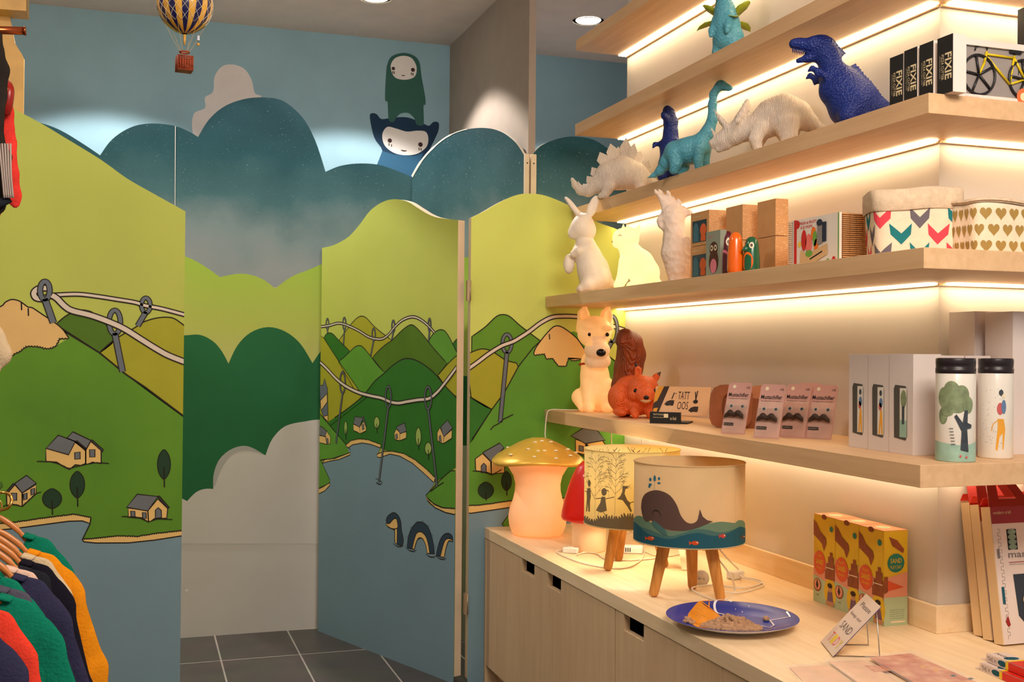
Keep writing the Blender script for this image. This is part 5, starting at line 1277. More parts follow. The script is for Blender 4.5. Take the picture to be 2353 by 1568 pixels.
g = G(); R_ = Matrix.Rotation(math.radians(38), 3, 'Y'); w, h = .205, .130
base = [Vector((-.030,.078,.030))+R_@Vector(q_) for q_ in ((0,0,0),(0,-w,0),(0,-w,h),(0,0,h))]
g.prism(base, R_@Vector((.002,0,0)), 'tattoo_tan'); o = Vector((-.030,.078,.030)); F = flat(g, o, Vector((0,-1,0)), R_@Vector((0,0,1)))
F.poly([(0,0),(.022,0),(.050,h),(.030,h),(.012,h*.5),(0,h*.4)], 'tattoo_dark', 1, False); F.poly([(0,.0),(.014,0),(.020,h*.24),(.004,h*.22)], 'ochre', 2, False); F.poly([(.0,h*.42),(.012,h*.48),(.03,h),(.01,h),(0,h*.8)], 'ochre', 2, False)
F.text('TATT', .088, h*.55, h*.27, 'tattoo_dark', 2, 0, 0, .042); F.text('OOS', .090, h*.20, h*.27, 'tattoo_dark', 2, 0, 0, .040)
for cx, cz in ((.060,.42),(.152,.22)):
    F.poly([(cx-.020,h*cz-.008),(cx-.012,h*cz+.006),(cx,h*cz+.012),(cx+.016,h*cz+.012),(cx+.016,h*cz-.006),(cx+.002,h*cz-.012)], 'tattoo_dark', 2, False); F.disc(cx-.008,h*cz-.009,.005,'tray_black',3); F.disc(cx+.010,h*cz-.008,.005,'tray_black',3)
F.line([(.066,h*.55),(.072,h*.78),(.080,h*.74)], .004, 'tattoo_dark', 2, False)
for q_ in ((.150,.82),(.158,.86)): F.line([(.155,h*.55),(q_[0],h*q_[1])], .004, 'tattoo_dark', 2, False)
F.disc(.155,h*.48,.009,'tray_black',2)
g.obj('lid', t)
t = thing('kraft_carrier', (1.93, 3.36, Z5), 'brown kraft carrier with oval hand hole behind the blister cards', 'carton')
t.rotation_euler = (0,0,math.radians(45))
g = G()
def ringplate(g, pts, hole, h, m):
    n = len(hole); vs = []
    for p_ in pts+hole: vs.append(Vector(p_))
    k = len(pts); f = []
    for i in range(k): f.append((i, (i+1) % k, k+(i+1) % k, k+i))
    vs2 = [v+Vector(h) for v in vs]; o = len(vs); F_ = f+[tuple(a+o for a in q_[::-1]) for q_ in f]
    for i in range(k): j = (i+1) % k; F_ += [(i, i+o, j+o, j), (k+i, k+j, k+j+o, k+i+o)]
    g.add(vs+vs2, F_, m)
out_ = []; hol_ = []
for i in range(24):
    a = 2*math.pi*i/24; c_, s__ = math.cos(a), math.sin(a); r = (abs(c_)**4+abs(s__)**4)**(-.25)
    out_.append((-.02+.03*(s__*r+1)/2, c_*r*.075, .075+s__*r*.075)); hol_.append((-.02+.03*(s__*.5+1)/2, .01+c_*.022, .075+s__*.045))
ringplate(g, out_, hol_, (.002,0,0), 'kraft_brown')
g.obj('front_panel', t)
g = G(); g.add([(.02,-.10,0),(.02,.06,0),(.12,.06,0),(.12,-.10,0),(.05,-.10,.10),(.03,.06,.12),(.12,.06,.13),(.12,-.10,.15)], [(0,3,2,1),(0,1,5,4),(1,2,6,5),(2,3,7,6),(3,0,4,7),(4,5,6,7)], 'kraft_brown'); g.obj('back_panel', t)
g = G(); g.prism([(.02,-.11,.10),(.02,-.16,.155),(.02,-.18,.14),(.02,-.16,.10),(.02,-.12,.07)], (.002,0,0), 'kraft_brown'); g.obj('flap', t)

# ---- white window boxes, printed bottles, tall boxes
mat('carton_white', (216,204,198), .55, var=.015); mat('bottle_white', (226,220,208), .25, var=.01, coat=.5); mat('bottle_cap', (34,26,30), .35); mat('mint', (150,184,166), .4, var=.08, vscale=30); mat('tree_wash', (126,140,104), .5, var=.15, vscale=50, alpha=1); mat('tree_trunk', (58,66,74), .5, var=.15, vscale=40); mat('skirt_orange', (226,160,50), .5); mat('figure_pink', (196,90,90), .5); mat('figure_blue', (96,124,160), .5); mat('window_shade', (84,78,76), .3)
def wcarton(x0, x1, y0, y1, z1, label, window=None, name='bottle_carton', grp='white bottle cartons on the lowest shelf', z0=Z5):
    t = thing(name, ((x0+x1)/2, (y0+y1)/2, z0), label, 'carton', grp, world=True)
    g = G(); g.box((x0,y1,z0), (x1,y0,z1), 'carton_white')
    if window is None: pass
    F = flat(g, (x0,y1,z1), (1,0,0), (0,1,0)); F.rect(.001,(y0-y1)*.42,x1-x0-.001,(y0-y1)*.44,'window_shade',1)
    g.obj('box', t, bev=.0008)
    if window:
        g = G(); F, w, h = faceX(g, x0-.0003, y0, y1, z0, z1)
        rr = [(w*.22,h*.16),(w*.70,h*.14),(w*.76,h*.18),(w*.76,h*.64),(w*.70,h*.68),(w*.26,h*.69),(w*.20,h*.65)]
        F.poly(rr, 'window_shade', 1, False); F.rect(w*.46,h*.17,w*.75,h*.66,'bottle_white',2)
        if window == 'tree': F.rect(w*.46,h*.17,w*.75,h*.34,'mint',3); F.disc(w*.62,h*.55,w*.12,'tree_wash',3,ry=h*.09); F.rect(w*.56,h*.3,w*.66,h*.48,'tree_trunk',4)
        else: F.poly([(w*.52,h*.18),(w*.60,h*.42),(w*.68,h*.42),(w*.72,h*.18),(w*.66,h*.17),(w*.62,h*.3),(w*.58,h*.17)], 'skirt_orange', 3, False); F.disc(w*.63,h*.50,w*.08,'figure_blue',4,ry=h*.05); F.disc(w*.60,h*.46,w*.07,'figure_pink',4,ry=h*.04); F.disc(w*.62,h*.60,w*.06,'tree_trunk',4,ry=h*.03)
        g.obj('window', t)
    return t
xw = 1.872
yy = [float(atX(q_, 1000, xw)[1]) for q_ in (1950,1996,2046,2101)]
wcarton(xw, xw+.075, yy[0], yy[1]+.002, Z5+.258, 'white bottle carton with a slot window, farthest of the three facing the room', 'fig')
wcarton(xw-.002, xw+.075, yy[1], yy[2]+.002, Z5+.258, 'white bottle carton with a slot window, middle of the three facing the room', 'fig')
xs = float(atY(2162, 1000, yy[3])[0])
wcarton(xw-.004, xs, yy[2], yy[3], Z5+.259, 'white bottle carton with a green tree in its window, nearest of the three', 'tree')
wcarton(xs+.006, xs+.090, yy[3]+.10, yy[3]+.02, Z5+.256, 'plain white carton standing right behind the tree bottle', None)
wcarton(xs+.094, xs+.175, yy[3]+.10, yy[3]+.02, Z5+.256, 'plain white carton standing right behind the bottle with the figure', None)
ytb = 2.42; xt0, xt1 = float(atY(2240, 760, ytb)[0]), float(atY(2308, 760, ytb)[0])
zt_ = float(atY(2270, 716, ytb)[2])
wcarton(xt0, xt1+.03, ytb+.10, ytb, zt_, 'tall plain white carton behind the printed bottles', None, 'tall_carton', 'tall white cartons')
ytc = 2.30; xt2 = float(atY(2327, 900, ytc)[0]); zt2 = float(atY(2340, 716, ytc)[2])
wcarton(xt2, xt2+.10, ytc+.10, ytc, zt2, 'tall plain white carton cut by the right edge of the view', None, 'tall_carton', 'tall white cartons')
def bottle(x, y, r, label, deco):
    t = thing('printed_bottle', (x, y, Z5), label, 'bottle', 'printed drinking bottles'); h = .250
    G().lathe([(0,0),(r*.96,0),(r,.004),(r,h*.845),(r*.985,h*.85),(0,h*.85)], (0,0,0), 'bottle_white', 56, capb=False, capt=False).obj('body', t)
    c = G().lathe([(r*.985,h*.85),(r*1.01,h*.853),(r*1.01,h*.90),(r*.99,h*.903),(r*.99,h*.935),(r*1.0,h*.938),(r*1.0,h*.99),(r*.97,h),(0,h)], (0,0,0), 'bottle_cap', 56, capb=False, capt=False).obj('cap', t)
    a0 = math.atan2(-y, -x)   # towards the camera
    g = G(); F = Face(g, lambda u, v, l: ((r+l)*math.cos(a0+u/r), (r+l)*math.sin(a0+u/r), v), ustep=.006, lift=.0003); deco(F, r, h); g.obj('print', t)
def deco_tree(F, r, h):
    F.poly([(-r*1.5,.001),(r*1.5,.001),(r*1.5,h*.20),(r*.4,h*.16),(-r*1.5,h*.20)], 'mint', 1, False)
    for cx, cy, rx, ry in ((-.55,.62,.38,.10),(-.2,.68,.42,.10),(.3,.64,.42,.10),(.1,.56,.5,.09),(-.65,.44,.26,.08),(-.4,.50,.35,.06),(.65,.55,.3,.08)): F.disc(r*cx, h*cy, r*rx, 'tree_wash', 2+int(cy*100)%4, ry=h*ry)
    F.poly([(.25*r,h*.12),(.30*r,h*.30),(-.05*r,h*.44),(.05*r,h*.46),(.35*r,h*.38),(.45*r,h*.50),(.62*r,h*.50),(.60*r,h*.38),(.85*r,h*.36),(.82*r,h*.33),(.58*r,h*.32),(.66*r,h*.10)], 'tree_trunk', 7, False)
    for i in range(6): F.rect(-.2*r-i*.02*r, h*(.17+.03*i), 0-i*.02*r, h*(.176+.03*i), 'tree_trunk', 7)
    F.disc(.25*r,h*.06,r*.06,'figure_pink',7); F.disc(.55*r,h*.05,r*.06,'figure_pink',7)
def deco_fig(F, r, h):
    rnd = random.Random(4)
    for _ in range(46): F.disc(rnd.uniform(-.8,.45)*r, h*rnd.uniform(.1,.72), .0008, 'tree_trunk', 1, n=5)
    F.poly([(.0*r,h*.10),(.12*r,h*.32),(.10*r,h*.40),(.45*r,h*.40),(.55*r,h*.30),(.45*r,h*.10),(.38*r,h*.10),(.40*r,h*.26),(.22*r,h*.22),(.10*r,h*.08)], 'skirt_orange', 2, False)
    F.disc(.25*r,h*.50,r*.18,'figure_pink',3,ry=h*.06); F.disc(.45*r,h*.52,r*.14,'figure_blue',4,ry=h*.07); F.disc(.45*r,h*.63,r*.12,'paint_cream',3); F.disc(.30*r,h*.66,r*.13,'tree_trunk',3,ry=h*.03)
    F.line([(.2*r,h*.40),(-.15*r,h*.34),(-.22*r,h*.28)], .002, 'skirt_orange', 3, False)
bottle(1.885, 2.205, .0460, 'white bottle printed with a green tree, black cap, at the shelf corner', deco_tree)
bx = ray(2288,900); sc_ = 2.215/bx[1]
bottle(CAM[0]+bx[0]*sc_*1.012, CAM[1]+bx[1]*sc_*1.012, .0415, 'white bottle printed with a walking figure in orange, black cap', deco_fig)
# ------------------------------------------------------------------ tripod lamps
def shade_mat(name, c, tr=.5):
    m = bpy.data.materials.new(name); m.use_nodes = True; nt = m.node_tree; N = nt.nodes; L = nt.links; b = N['Principled BSDF']
    b.inputs['Roughness'].default_value = .8; b.inputs['Specular IOR Level'].default_value = .2
    tc = N.new('ShaderNodeTexCoord'); nz = N.new('ShaderNodeTexNoise'); nz.inputs['Scale'].default_value = 40; L.new(tc.outputs['Object'], nz.inputs['Vector'])
    rp = N.new('ShaderNodeValToRGB'); c1 = rgb(c); rp.color_ramp.elements[0].color = tuple(v*.95 for v in c1[:3])+(1,); rp.color_ramp.elements[1].color = c1; L.new(nz.outputs['Fac'], rp.inputs[0]); L.new(rp.outputs[0], b.inputs['Base Color'])
    t = N.new('ShaderNodeBsdfTranslucent'); L.new(rp.outputs[0], t.inputs[0])
    mx = N.new('ShaderNodeMixShader'); mx.inputs[0].default_value = tr; L.new(b.outputs[0], mx.inputs[1]); L.new(t.outputs[0], mx.inputs[2]); L.new(mx.outputs[0], N['Material Output'].inputs[0]); MATS[name] = m
shade_mat('shade_linen', (240,216,170), .5); shade_mat('shade_lit', (246,232,176), .55)
for nm, c in (('whale_brown',(104,80,72)),('sea_light',(116,148,122)),('sea_mid',(84,124,118)),('sea_deep',(44,100,116)),('spout_blue',(52,124,150)),('fish_orange',(230,90,40)),('fish_pink',(214,80,70)),('shadow_grey',(128,118,96)),('twig_black',(40,36,28)),('smile_ink',(60,46,40))): shade_mat(nm, c, .25)
mat('cord_white', (232,222,206), .4, var=0)
def tripod(cx, cy, R, z0, z1, feet, label, m, grp='tripod lamps with drum shades'):
    t = thing('tripod_lamp', (cx, cy, ZT), label, 'lamp', grp, world=True)
    for fx, fy in feet:
        d = Vector((fx-cx, fy-cy, 0)); a = Vector((cx, cy, z0+.02))+d*.62; b = Vector((fx, fy, ZT)); ax = (b-a)
        r0, r1 = .0195, .0155; L = ax.length; n = ax.normalized()
        prof = [(0,0),(r0,.001),(r0,L*.3),(r1,L-.012),(r1*.8,L-.004),(r1*.35,L-.0005),(0,L)]
        g = G(); g.lathe(prof, a, 'oak_leg', 20, ax=ax, capb=False, capt=False); g.v = [(x, y, max(z, ZT+.0002)) for x, y, z in g.v]; g.obj('leg', t)
    g = G(); th = .0022; g.lathe([(R,z0),(R,z1),(R-th,z1),(R-th,z0),(R,z0)], (cx,cy,0), m, 72, capb=False, capt=False)
    sh = g.obj('shade', t)
    for zz in (z0+.001, z1-.001): G().tube([(cx+(R+.0004)*math.cos(2*math.pi*i/72), cy+(R+.0004)*math.sin(2*math.pi*i/72), zz) for i in range(72)], .0022, m, 6, closed=True).obj('shade_rim', t)
    g = G(); g.cyl((cx,cy,z0-.01),(cx,cy,z0+.05),.018,'cord_white'); 
    g.cyl((cx-.09,cy,z0+.0),(cx+.09,cy,z0+.0),.005,'oak_leg',seg=8); g.obj('lamp_holder', t)
    G().sphere((cx,cy,z0+.085),(.026,.026,.034),'bulb_glass' if m == 'shade_linen' else 'bulb_lit').obj('bulb', t)
    a0 = math.atan2(-cy, -cx)
    # image-right is the positive direction of u
    fn = lambda u, v, l: (cx+(R+l)*math.cos(a0+u), cy+(R+l)*math.sin(a0+u), v)
    return t, sh, fn
mat('bulb_glass', (236,230,214), .2); mat('bulb_lit', (255,240,200), .3, emit=12, ecol=(255,220,150))
def drumpx(cxp, Rp, yt, et, yb, eb, z0, z1):
    def f(x, y):
        s_ = max(-.999, min(.999, (x-cxp)/Rp)); th = math.asin(s_); c = math.cos(th)
        a, b = yt+et*c, yb+eb*c; return (th, z1+(z0-z1)*(y-a)/(b-a))
    return f
L1 = (1.664, 3.157, .175, .858, 1.109)
t, sh, fn = tripod(*L1, [(1.548,3.176),(1.724,3.055),(1.724,3.243)], 'tripod table lamp, drum shade printed with a brown whale at sea', 'shade_linen')
g = G(); F = Face(g, fn, urange=(-1.5,1.5), ustep=.09, px=drumpx(1587.5, 126, 1050, 9, 1230, 18, L1[3], L1[4]), lift=.0004, vr=(L1[3]+.0015, L1[4]))
K = T(.298, 1090, 980)
F.poly([(1462,1300)]+[(1462,1186)]+smooth(K(1250,690, 1270,668, 1310,662, 1350,685, 1420,720, 1520,760, 1620,760, 1700,730, 1800,700, 1900,682, 1990,690, 2010,690, 2030,672, 2070,675, 2090,700),3)+[(1714,1300)], 'sea_light', 1)
F.poly([(1462,1300)]+smooth(K(1240,720, 1300,740, 1400,770, 1500,800, 1560,800, 1640,770, 1720,745, 1800,745, 1900,765, 2000,740, 2095,730),3)+[(1714,1300)], 'sea_mid', 2)
F.poly([(1462,1300)]+smooth(K(1240,705, 1290,730, 1360,790, 1450,815, 1540,825, 1640,790, 1740,770, 1840,790, 1950,770, 2040,720, 2095,740),3)+[(1714,1300)], 'sea_deep', 3)
F.poly(smooth(K(1315,600, 1320,540, 1345,490, 1400,460, 1460,458, 1530,490, 1580,560, 1610,640, 1650,690, 1690,700, 1725,680, 1738,640),3)+K(1747,588, 1768,645, 1800,672, 1840,680)+smooth(K(1840,682, 1790,705, 1720,735, 1640,757, 1560,760, 1500,750, 1430,722, 1395,690, 1360,700, 1330,670, 1315,600),3), 'whale_brown', 4)
F.poly(K(1395,705, 1420,690, 1500,755, 1512,800, 1480,790, 1420,740), 'sea_mid', 5)
F.line(smooth(K(1402,648, 1410,620, 1430,610, 1452,620, 1465,648),4), .004, 'smile_ink', 6)
F.line(K(1417,400, 1417,455), .006, 'spout_blue', 4)
for q_ in ((1418,365,9,24),(1385,375,9,14),(1450,365,9,12),(1384,415,12,10),(1450,400,12,8),(1378,430,8,10)):
    F.poly([K(q_[0]+q_[2]*math.cos(a), q_[1]+q_[3]*math.sin(a))[0] for a in [2*math.pi*i/12 for i in range(12)]], 'spout_blue', 4)
for fx, fy, sx, m in ((1392,828,1,'fish_orange'),(1715,848,1,'fish_orange'),(1915,790,.7,'fish_pink'),(2068,800,.5,'whale_brown')):
    F.poly([K(fx+28*sx*math.cos(a), fy+16*math.sin(a))[0] for a in [2*math.pi*i/14 for i in range(14)]], m, 5); F.poly(K(fx-22*sx,fy, fx-45*sx,fy-12, fx-42*sx,fy+18), m, 5)
    F.poly([K(fx+14*sx+5*math.cos(a), fy-4+5*math.sin(a))[0] for a in [2*math.pi*i/8 for i in range(8)]], 'paint_cream', 6)
F.line(K(2010,250, 2010,690), .0016, 'sea_light', 1)
g.obj('printed_scene', sh)
L2 = (1.69, 3.645, .172, .838, 1.107)
t2, sh2, fn2_ = tripod(*L2, [(1.577,3.603),(1.69,3.76),(1.803,3.60)], 'lit tripod table lamp, cream shade with silhouettes of trees and dancing children', 'shade_lit')
g = G(); F = Face(g, fn2_, urange=(-1.5,1.5), ustep=.09, px=drumpx(1453, 109.5, 1024, 9, 1184, 16, L2[3], L2[4]), lift=.0004, vr=(L2[3]+.0015, L2[4]))
rnd = random.Random(7)
def twig(F, x, y, ang, L, d, m, w=.0022):
    x2, y2 = x+L*math.cos(ang), y-L*math.sin(ang); F.line([(x,y),(x2,y2)], w, m, 2)
    if d > 0:
        for k in (.5, .85):
            for s_ in (-1, 1):
                if rnd.random() < .85: twig(F, x+(x2-x)*k, y+(y2-y)*k, ang+s_*rnd.uniform(.35,.8), L*.5, d-1, m, w*.75)
for (bx, by), (tx, ty), n in (((1371,1187),(1372,1040),5),((1415,1180),(1418,1036),6)):
    F.line([(bx,by),((bx+tx)/2+1,(by+ty)/2),(tx,ty)], [.0055,.0045,.003], 'shadow_grey', 2)
    for i in range(n):
        u = .40+.6*i/n; x, y = bx+(tx-bx)*u, by+(ty-by)*u
        for s_ in (-1,1): twig(F, x, y, math.pi/2+s_*rnd.uniform(.5,.9), 28-2*i, 2, 'shadow_grey', .0017)
def sil(pts): F.poly(K(*pts), 'shadow_grey', 3)
def oval(x, y, rx, ry): F.poly([K(x+rx*math.cos(a), y+ry*math.sin(a))[0] for a in [2*math.pi*i/14 for i in range(14)]], 'shadow_grey', 3)
oval(898,405,12,24); sil((885,440,908,440,912,500,905,540,905,610,893,610,890,545,882,610,874,608,880,520,878,470)); F.line(K(862,460,885,470), .003, 'shadow_grey', 3); F.line(K(910,460,945,520), .003, 'shadow_grey', 3)
oval(1013,465,20,28); sil((995,500,1022,500,1030,560,1035,600,990,615,952,600,985,545)); F.line(K(1000,510,950,515), .003,'shadow_grey',3); F.line(K(1025,515,1090,500), .003,'shadow_grey',3); F.line(K(975,605,965,665), .004,'shadow_grey',3); F.line(K(1005,605,1035,650), .004,'shadow_grey',3); F.line(K(1030,450,1048,460,1050,500), .004,'shadow_grey',3)
sil((1150,420,1185,418,1190,435,1172,440,1165,475,1185,520,1210,540,1205,560,1220,600,1210,605,1185,565,1150,520,1110,515,1135,490,1148,460)); F.line(K(1205,540,1235,530), .003,'shadow_grey',3)
F.poly([(1340,1260)]+bumpy(K(850,655, 920,690, 1000,655, 1100,665, 1180,640, 1300,650, 1560,650), 5, 9, 3)+[(1565,1260)], 'shadow_grey', 1)
g.obj('printed_scene', sh2)
g = G(); Fi = Face(g, lambda u, v, l: (L2[0]+(L2[2]-.003-l)*math.cos(u+1.234), L2[1]+(L2[2]-.003-l)*math.sin(u+1.234), v), ustep=.09, lift=.0004)
rnd = random.Random(3)
for i in range(30):
    u = -1.3+2.6*i/30+rnd.uniform(-.04,.04); v = L2[4]-.006-rnd.uniform(0,.02); Fi.line([(u,v),(u+rnd.uniform(-.12,.12),v-rnd.uniform(.01,.03)),(u+rnd.uniform(-.2,.2),v-rnd.uniform(.02,.05))], .003, 'twig_black', 1)
tag(g.obj('inside_print', sh2), kind='stuff')
bl = lamp('POINT', 'lamp_bulb_light', (L2[0], L2[1], L2[3]+.10), (0,0,0), 20.0, (1.0,.84,.55), shadow_soft_size=.03)

# ------------------------------------------------------------------ cords, switches and plugs on the counter
def cord(name, pts, r, label, m='cord_white', cat='cable', n=8):
    g = G(); g.tube(smooth(pts, n), r, m, 7); o = g.obj(name); recenter(o, pts[0]); return tag(o, label, cat, 'white lamp cords')
def zp(x, y, dz=.004): p = atZ(x, y, ZT+dz); return (float(p[0]), float(p[1]), ZT+dz)
g = G(); a = Vector(zp(1300,1262,0)); b = Vector(zp(1323,1282,0))
sw = thing('cord_switch', tuple((a+b)/2), 'small white inline cord switch lying in front of the red mushroom', 'switch', rz=math.radians(-40))
G().box((-.030,-.013,.0005), (.030,.013,.022), 'white_plastic').obj('housing', sw, bev=.004); G().box((-.010,-.006,.0215), (.010,.006,.0255), 'cord_white').obj('rocker', sw, bev=.001)
cord('lamp_cord', [zp(1326,1276), zp(1345,1270), zp(1372,1273), zp(1392,1285), zp(1440,1288), zp(1490,1285), zp(1540,1278), zp(1580,1270)], .0028, 'white cord running right from the inline switch')
cord('lamp_cord', [zp(1300,1264), zp(1280,1270), zp(1330,1292), zp(1400,1306), zp(1450,1302), zp(1480,1275), zp(1470,1235), zp(1440,1215)], .0026, 'looped white cord under the silhouette lamp')
cord('lamp_cord', [(1.70,3.17,.87), (1.76,3.15,.80), (1.80,3.13,.74), zp(1688,1360), zp(1660,1380), zp(1620,1372), zp(1590,1352,.010), zp(1640,1345,.014), zp(1700,1352,.010), zp(1740,1345), zp(1748,1335), zp(1700,1325), zp(1690,1318)], .0028, 'white cord coiled beside the whale lamp')
cord('lamp_cord', [(1.68,3.20,.87), (1.775,3.22,.84), (1.83,3.20,.78), zp(1697,1310,.02), zp(1705,1328,.012), zp(1735,1335,.008), zp(1755,1346,.005), zp(1700,1362,.006), zp(1640,1358,.018)], .0026, 'second white cord looping down behind the whale lamp')
cord('lamp_cord', [zp(1418,1250,.01), zp(1432,1230,.02), zp(1460,1225,.03), zp(1478,1240,.02), zp(1475,1262), zp(1500,1275), zp(1530,1282)], .0024, 'tangled white cord between the tripod lamps')
pl = thing('power_plug', zp(1612,1346,0), 'round white two-pin plug lying behind the whale lamp leg', 'plug', rz=math.radians(-118))
g = G(); g.lathe([(0,0),(.022,0),(.0255,.004),(.0255,.018),(.020,.026),(.012,.030),(0,.030)], (.012,0,.026), 'white_plastic', 28, ax=(-1,0,0), capb=False, capt=False); g.obj('body', pl)
g = G(); g.lathe([(0,0),(.0255,0),(.0255,.002),(0,.003)], (.012,0,.026), 'white_plastic', 28, ax=(1,0,0), capb=False, capt=False); g.obj('face_plate', pl)
for sy in (-1,1): G().cyl((.014,.008*sy,.026), (.032,.008*sy,.026), .0022, 'wire_silver', seg=10).obj('pin', pl)
pl = thing('power_adapter', zp(1690,1330,0), 'white rectangular power adapter among the coiled cords', 'adapter', rz=math.radians(20)); G().box((-.028,-.018,.0004), (.028,.018,.026), 'white_plastic').obj('housing', pl, bev=.004)
pl = thing('power_adapter', zp(1456,1272,0), 'white plug adapter with dark slots between the tripod lamps', 'adapter', rz=math.radians(-30)); G().box((-.036,-.020,.0004), (.036,.020,.030), 'white_plastic').obj('housing', pl, bev=.005)
for i in range(3): G().box((-.030+i*.008,-.0208,.008), (-.026+i*.008,-.0198,.024), 'void_black').obj('slot', pl)
# paper price tag strip
o = G(); o.prism([Vector(zp(1558,1246,.075)), Vector(zp(1571,1246,.075)), Vector(zp(1578,1310,.003)), Vector(zp(1566,1310,.003))], (.001,.001,0), 'paint_cream')
F = None; o = o.obj('paper_tag', fix=True); recenter(o, zp(1570,1310,0)); tag(o, 'narrow hanging paper tag between the two tripod lamps', 'tag')
# cord from the dog lamp down behind the gold mushroom
cord('lamp_cord', [(1.86,4.50,1.199), (1.78,4.55,1.199), (1.715,4.56,1.198), (1.700,4.56,1.17), (1.69,4.55,1.10), (1.68,4.52,1.05), (1.64,4.50,1.0), (1.70,4.60,.90), (1.74,4.62,.76), (1.76,4.60,.684)], .0026, 'white cord hanging from the dog lamp over the shelf edge')
cord('lamp_cord', [(1.95,4.42,1.140), (1.955,4.43,1.06), (1.95,4.40,.95), (1.93,4.36,.80), (1.90,4.3,.684)], .0024, 'white cord hanging below the shelf behind the silhouette lamp')
cord('lamp_cord', [(2.04,4.30,1.140), (2.045,4.31,1.06), (2.04,4.30,.90), (2.0,4.25,.70), (1.98,4.2,.684)], .0024, 'white cord hanging at the wall end behind the silhouette lamp')

# ------------------------------------------------------------------ plate of sand
mat('plate_blue', (14,50,150), .32, var=.05, vscale=12, spec=.3); mat('plate_white', (214,214,230), .15, var=.01, coat=.6); mat('plate_orange', (238,150,36), .2, var=.06, vscale=14, coat=.5); mat('plate_line', (232,236,246), .2, coat=.4)
pc = atZ(1682,1424,ZT+.018); PX, PY = float(pc[0]), float(pc[1]); PR = .186
t = thing('dinner_plate', (PX, PY, ZT), 'blue plate painted with a night street, holding brown play sand', 'plate')
prof = [(0,.004),(.095,.004),(.097,.0003),(.104,.0003),(.108,.006),(.150,.014),(.184,.027),(PR,.029),(.183,.0295),(.148,.018),(.118,.0115),(.105,.010),(0,.010)]
g = G(); g.lathe(prof[:8], (0,0,0), 'plate_white', 72, capb=False, capt=False); g.lathe(prof[7:], (0,0,0), 'plate_blue', 72, capb=False, capt=False)
def pz(r): return float(np.interp(r, [0,.105,.118,.148,.183], [.010,.010,.0115,.018,.0295]))
F = Face(g, lambda u, v, l: (u-PX, v-PY, pz(math.hypot(u-PX, v-PY))+l), px=lambda x, y: tuple(float(q_) for q_ in atZ(x, y, ZT+.017)[:2]), lift=.0006, ustep=.006)
J = T(.2551, 1453, 1168)
F.poly(smooth(J(500,960, 520,930, 600,880, 700,868),3)+smooth(J(700,868, 700,910, 760,950, 820,970, 800,1040, 740,1060, 700,1100, 620,1110, 590,1085, 540,1040, 500,1000),3), 'plate_orange', 1)
F.line(smooth(J(895,880, 830,866, 770,868, 740,890, 760,925, 830,940),4), .007, 'plate_line', 2)
F.line(J(1160,1040, 1240,1062, 1275,1040, 1240,995, 1420,1005, 1390,970), .005, 'plate_line', 2); F.line(J(1200,1105, 1280,1075, 1420,1070), .003, 'plate_orange', 2); F.line(J(1290,1100, 1400,1090), .003, 'plate_orange', 2)
for a, b in ((930,910),(990,925),(1050,905),(1005,965),(1110,880)): F.poly(J(a-4,b, a,b-4, a+4,b, a,b+4), 'plate_line', 2)
F.line(smooth(J(600,980, 640,1010, 700,1000, 710,960, 660,950),3), .0015, 'paint_brown', 2); F.poly(J(705,945, 735,935, 765,955, 730,965), 'fish_pink', 2)
g.obj('plate', t)
mat('play_sand', (186,146,112), .95, var=.12, vscale=120, bump=1.0, bscale=300)
rnd = random.Random(11); sc = atZ(1680,1440,ZT+.02); sx, sy = float(sc[0]), float(sc[1]); B = []
for i in range(520):
    a = rnd.uniform(0, 2*math.pi); rr = math.sqrt(rnd.random()); rx = .082*rr*math.cos(a); ry = .064*rr*math.sin(a)
    u_ = RGT[:2]/np.linalg.norm(RGT[:2]); v_ = np.array([-u_[1], u_[0]]); X_ = sx+u_[0]*rx+v_[0]*ry; Y_ = sy+u_[1]*rx+v_[1]*ry
    B.append(ell((X_-sx, Y_-sy, pz(math.hypot(X_-PX, Y_-PY))-.008+.036*(1-rr)*rnd.uniform(.3,1.2)), (rnd.uniform(.0032,.0085),)*3))
for i in range(14): 
    q_ = J(rnd.uniform(460,560), rnd.uniform(985,1030))[0]; w_ = atZ(q_[0], q_[1], ZT+.02); B.append(ell((float(w_[0])-sx, float(w_[1])-sy, pz(math.hypot(w_[0]-PX, w_[1]-PY))-.008), (rnd.uniform(.003,.007),)*3))
q_ = J(1205,985)[0]; w_ = atZ(q_[0], q_[1], ZT+.02); B.append(ell((float(w_[0])-sx, float(w_[1])-sy, pz(math.hypot(w_[0]-PX, w_[1]-PY))-.006), (.010,.009,.008)))
o = G().raw(body(B, .0018, .0014), 'play_sand', smooth=True).obj('sand_heap'); o.location = (sx, sy, ZT+.012); tag(o, 'heap of crumbly brown play sand on the blue plate', 'sand', kind='stuff')

# ------------------------------------------------------------------ little slanted sign
mat('sign_card', (232,212,196), .5, var=.01); mat('text_grey', (90,80,80), .6); mat('text_pink', (226,110,120), .6); mat('text_yellow', (232,200,60), .6); mat('card_back', (70,60,110), .6)
A_, B_ = atZ(1886,1474,ZT+.004), atZ(1913,1508,ZT+.004); ed = (B_-A_)/np.linalg.norm(B_-A_); nh = np.array([-ed[1], ed[0], 0.0]); nh = nh if nh @ np.array([1,0,0]) > 0 else -nh
d_ = ray(1990,1365); S_ = np.linalg.solve(np.array([nh, [0,0,1], -d_]).T, CAM-A_); up = nh*S_[0]+np.array([0,0,S_[1]]); HC = float(np.linalg.norm(up)); WC = float(np.linalg.norm(B_-A_))*1.05
t = thing('counter_sign', (float(A_[0]), float(A_[1]), ZT), 'small slanted hand-lettered card reading please keep our sand tidy', 'sign', world=True)
g = G(); upn = up/HC; n_c = np.cross(ed, upn)
base = [A_, A_+ed*WC, A_+ed*WC+up, A_+up]
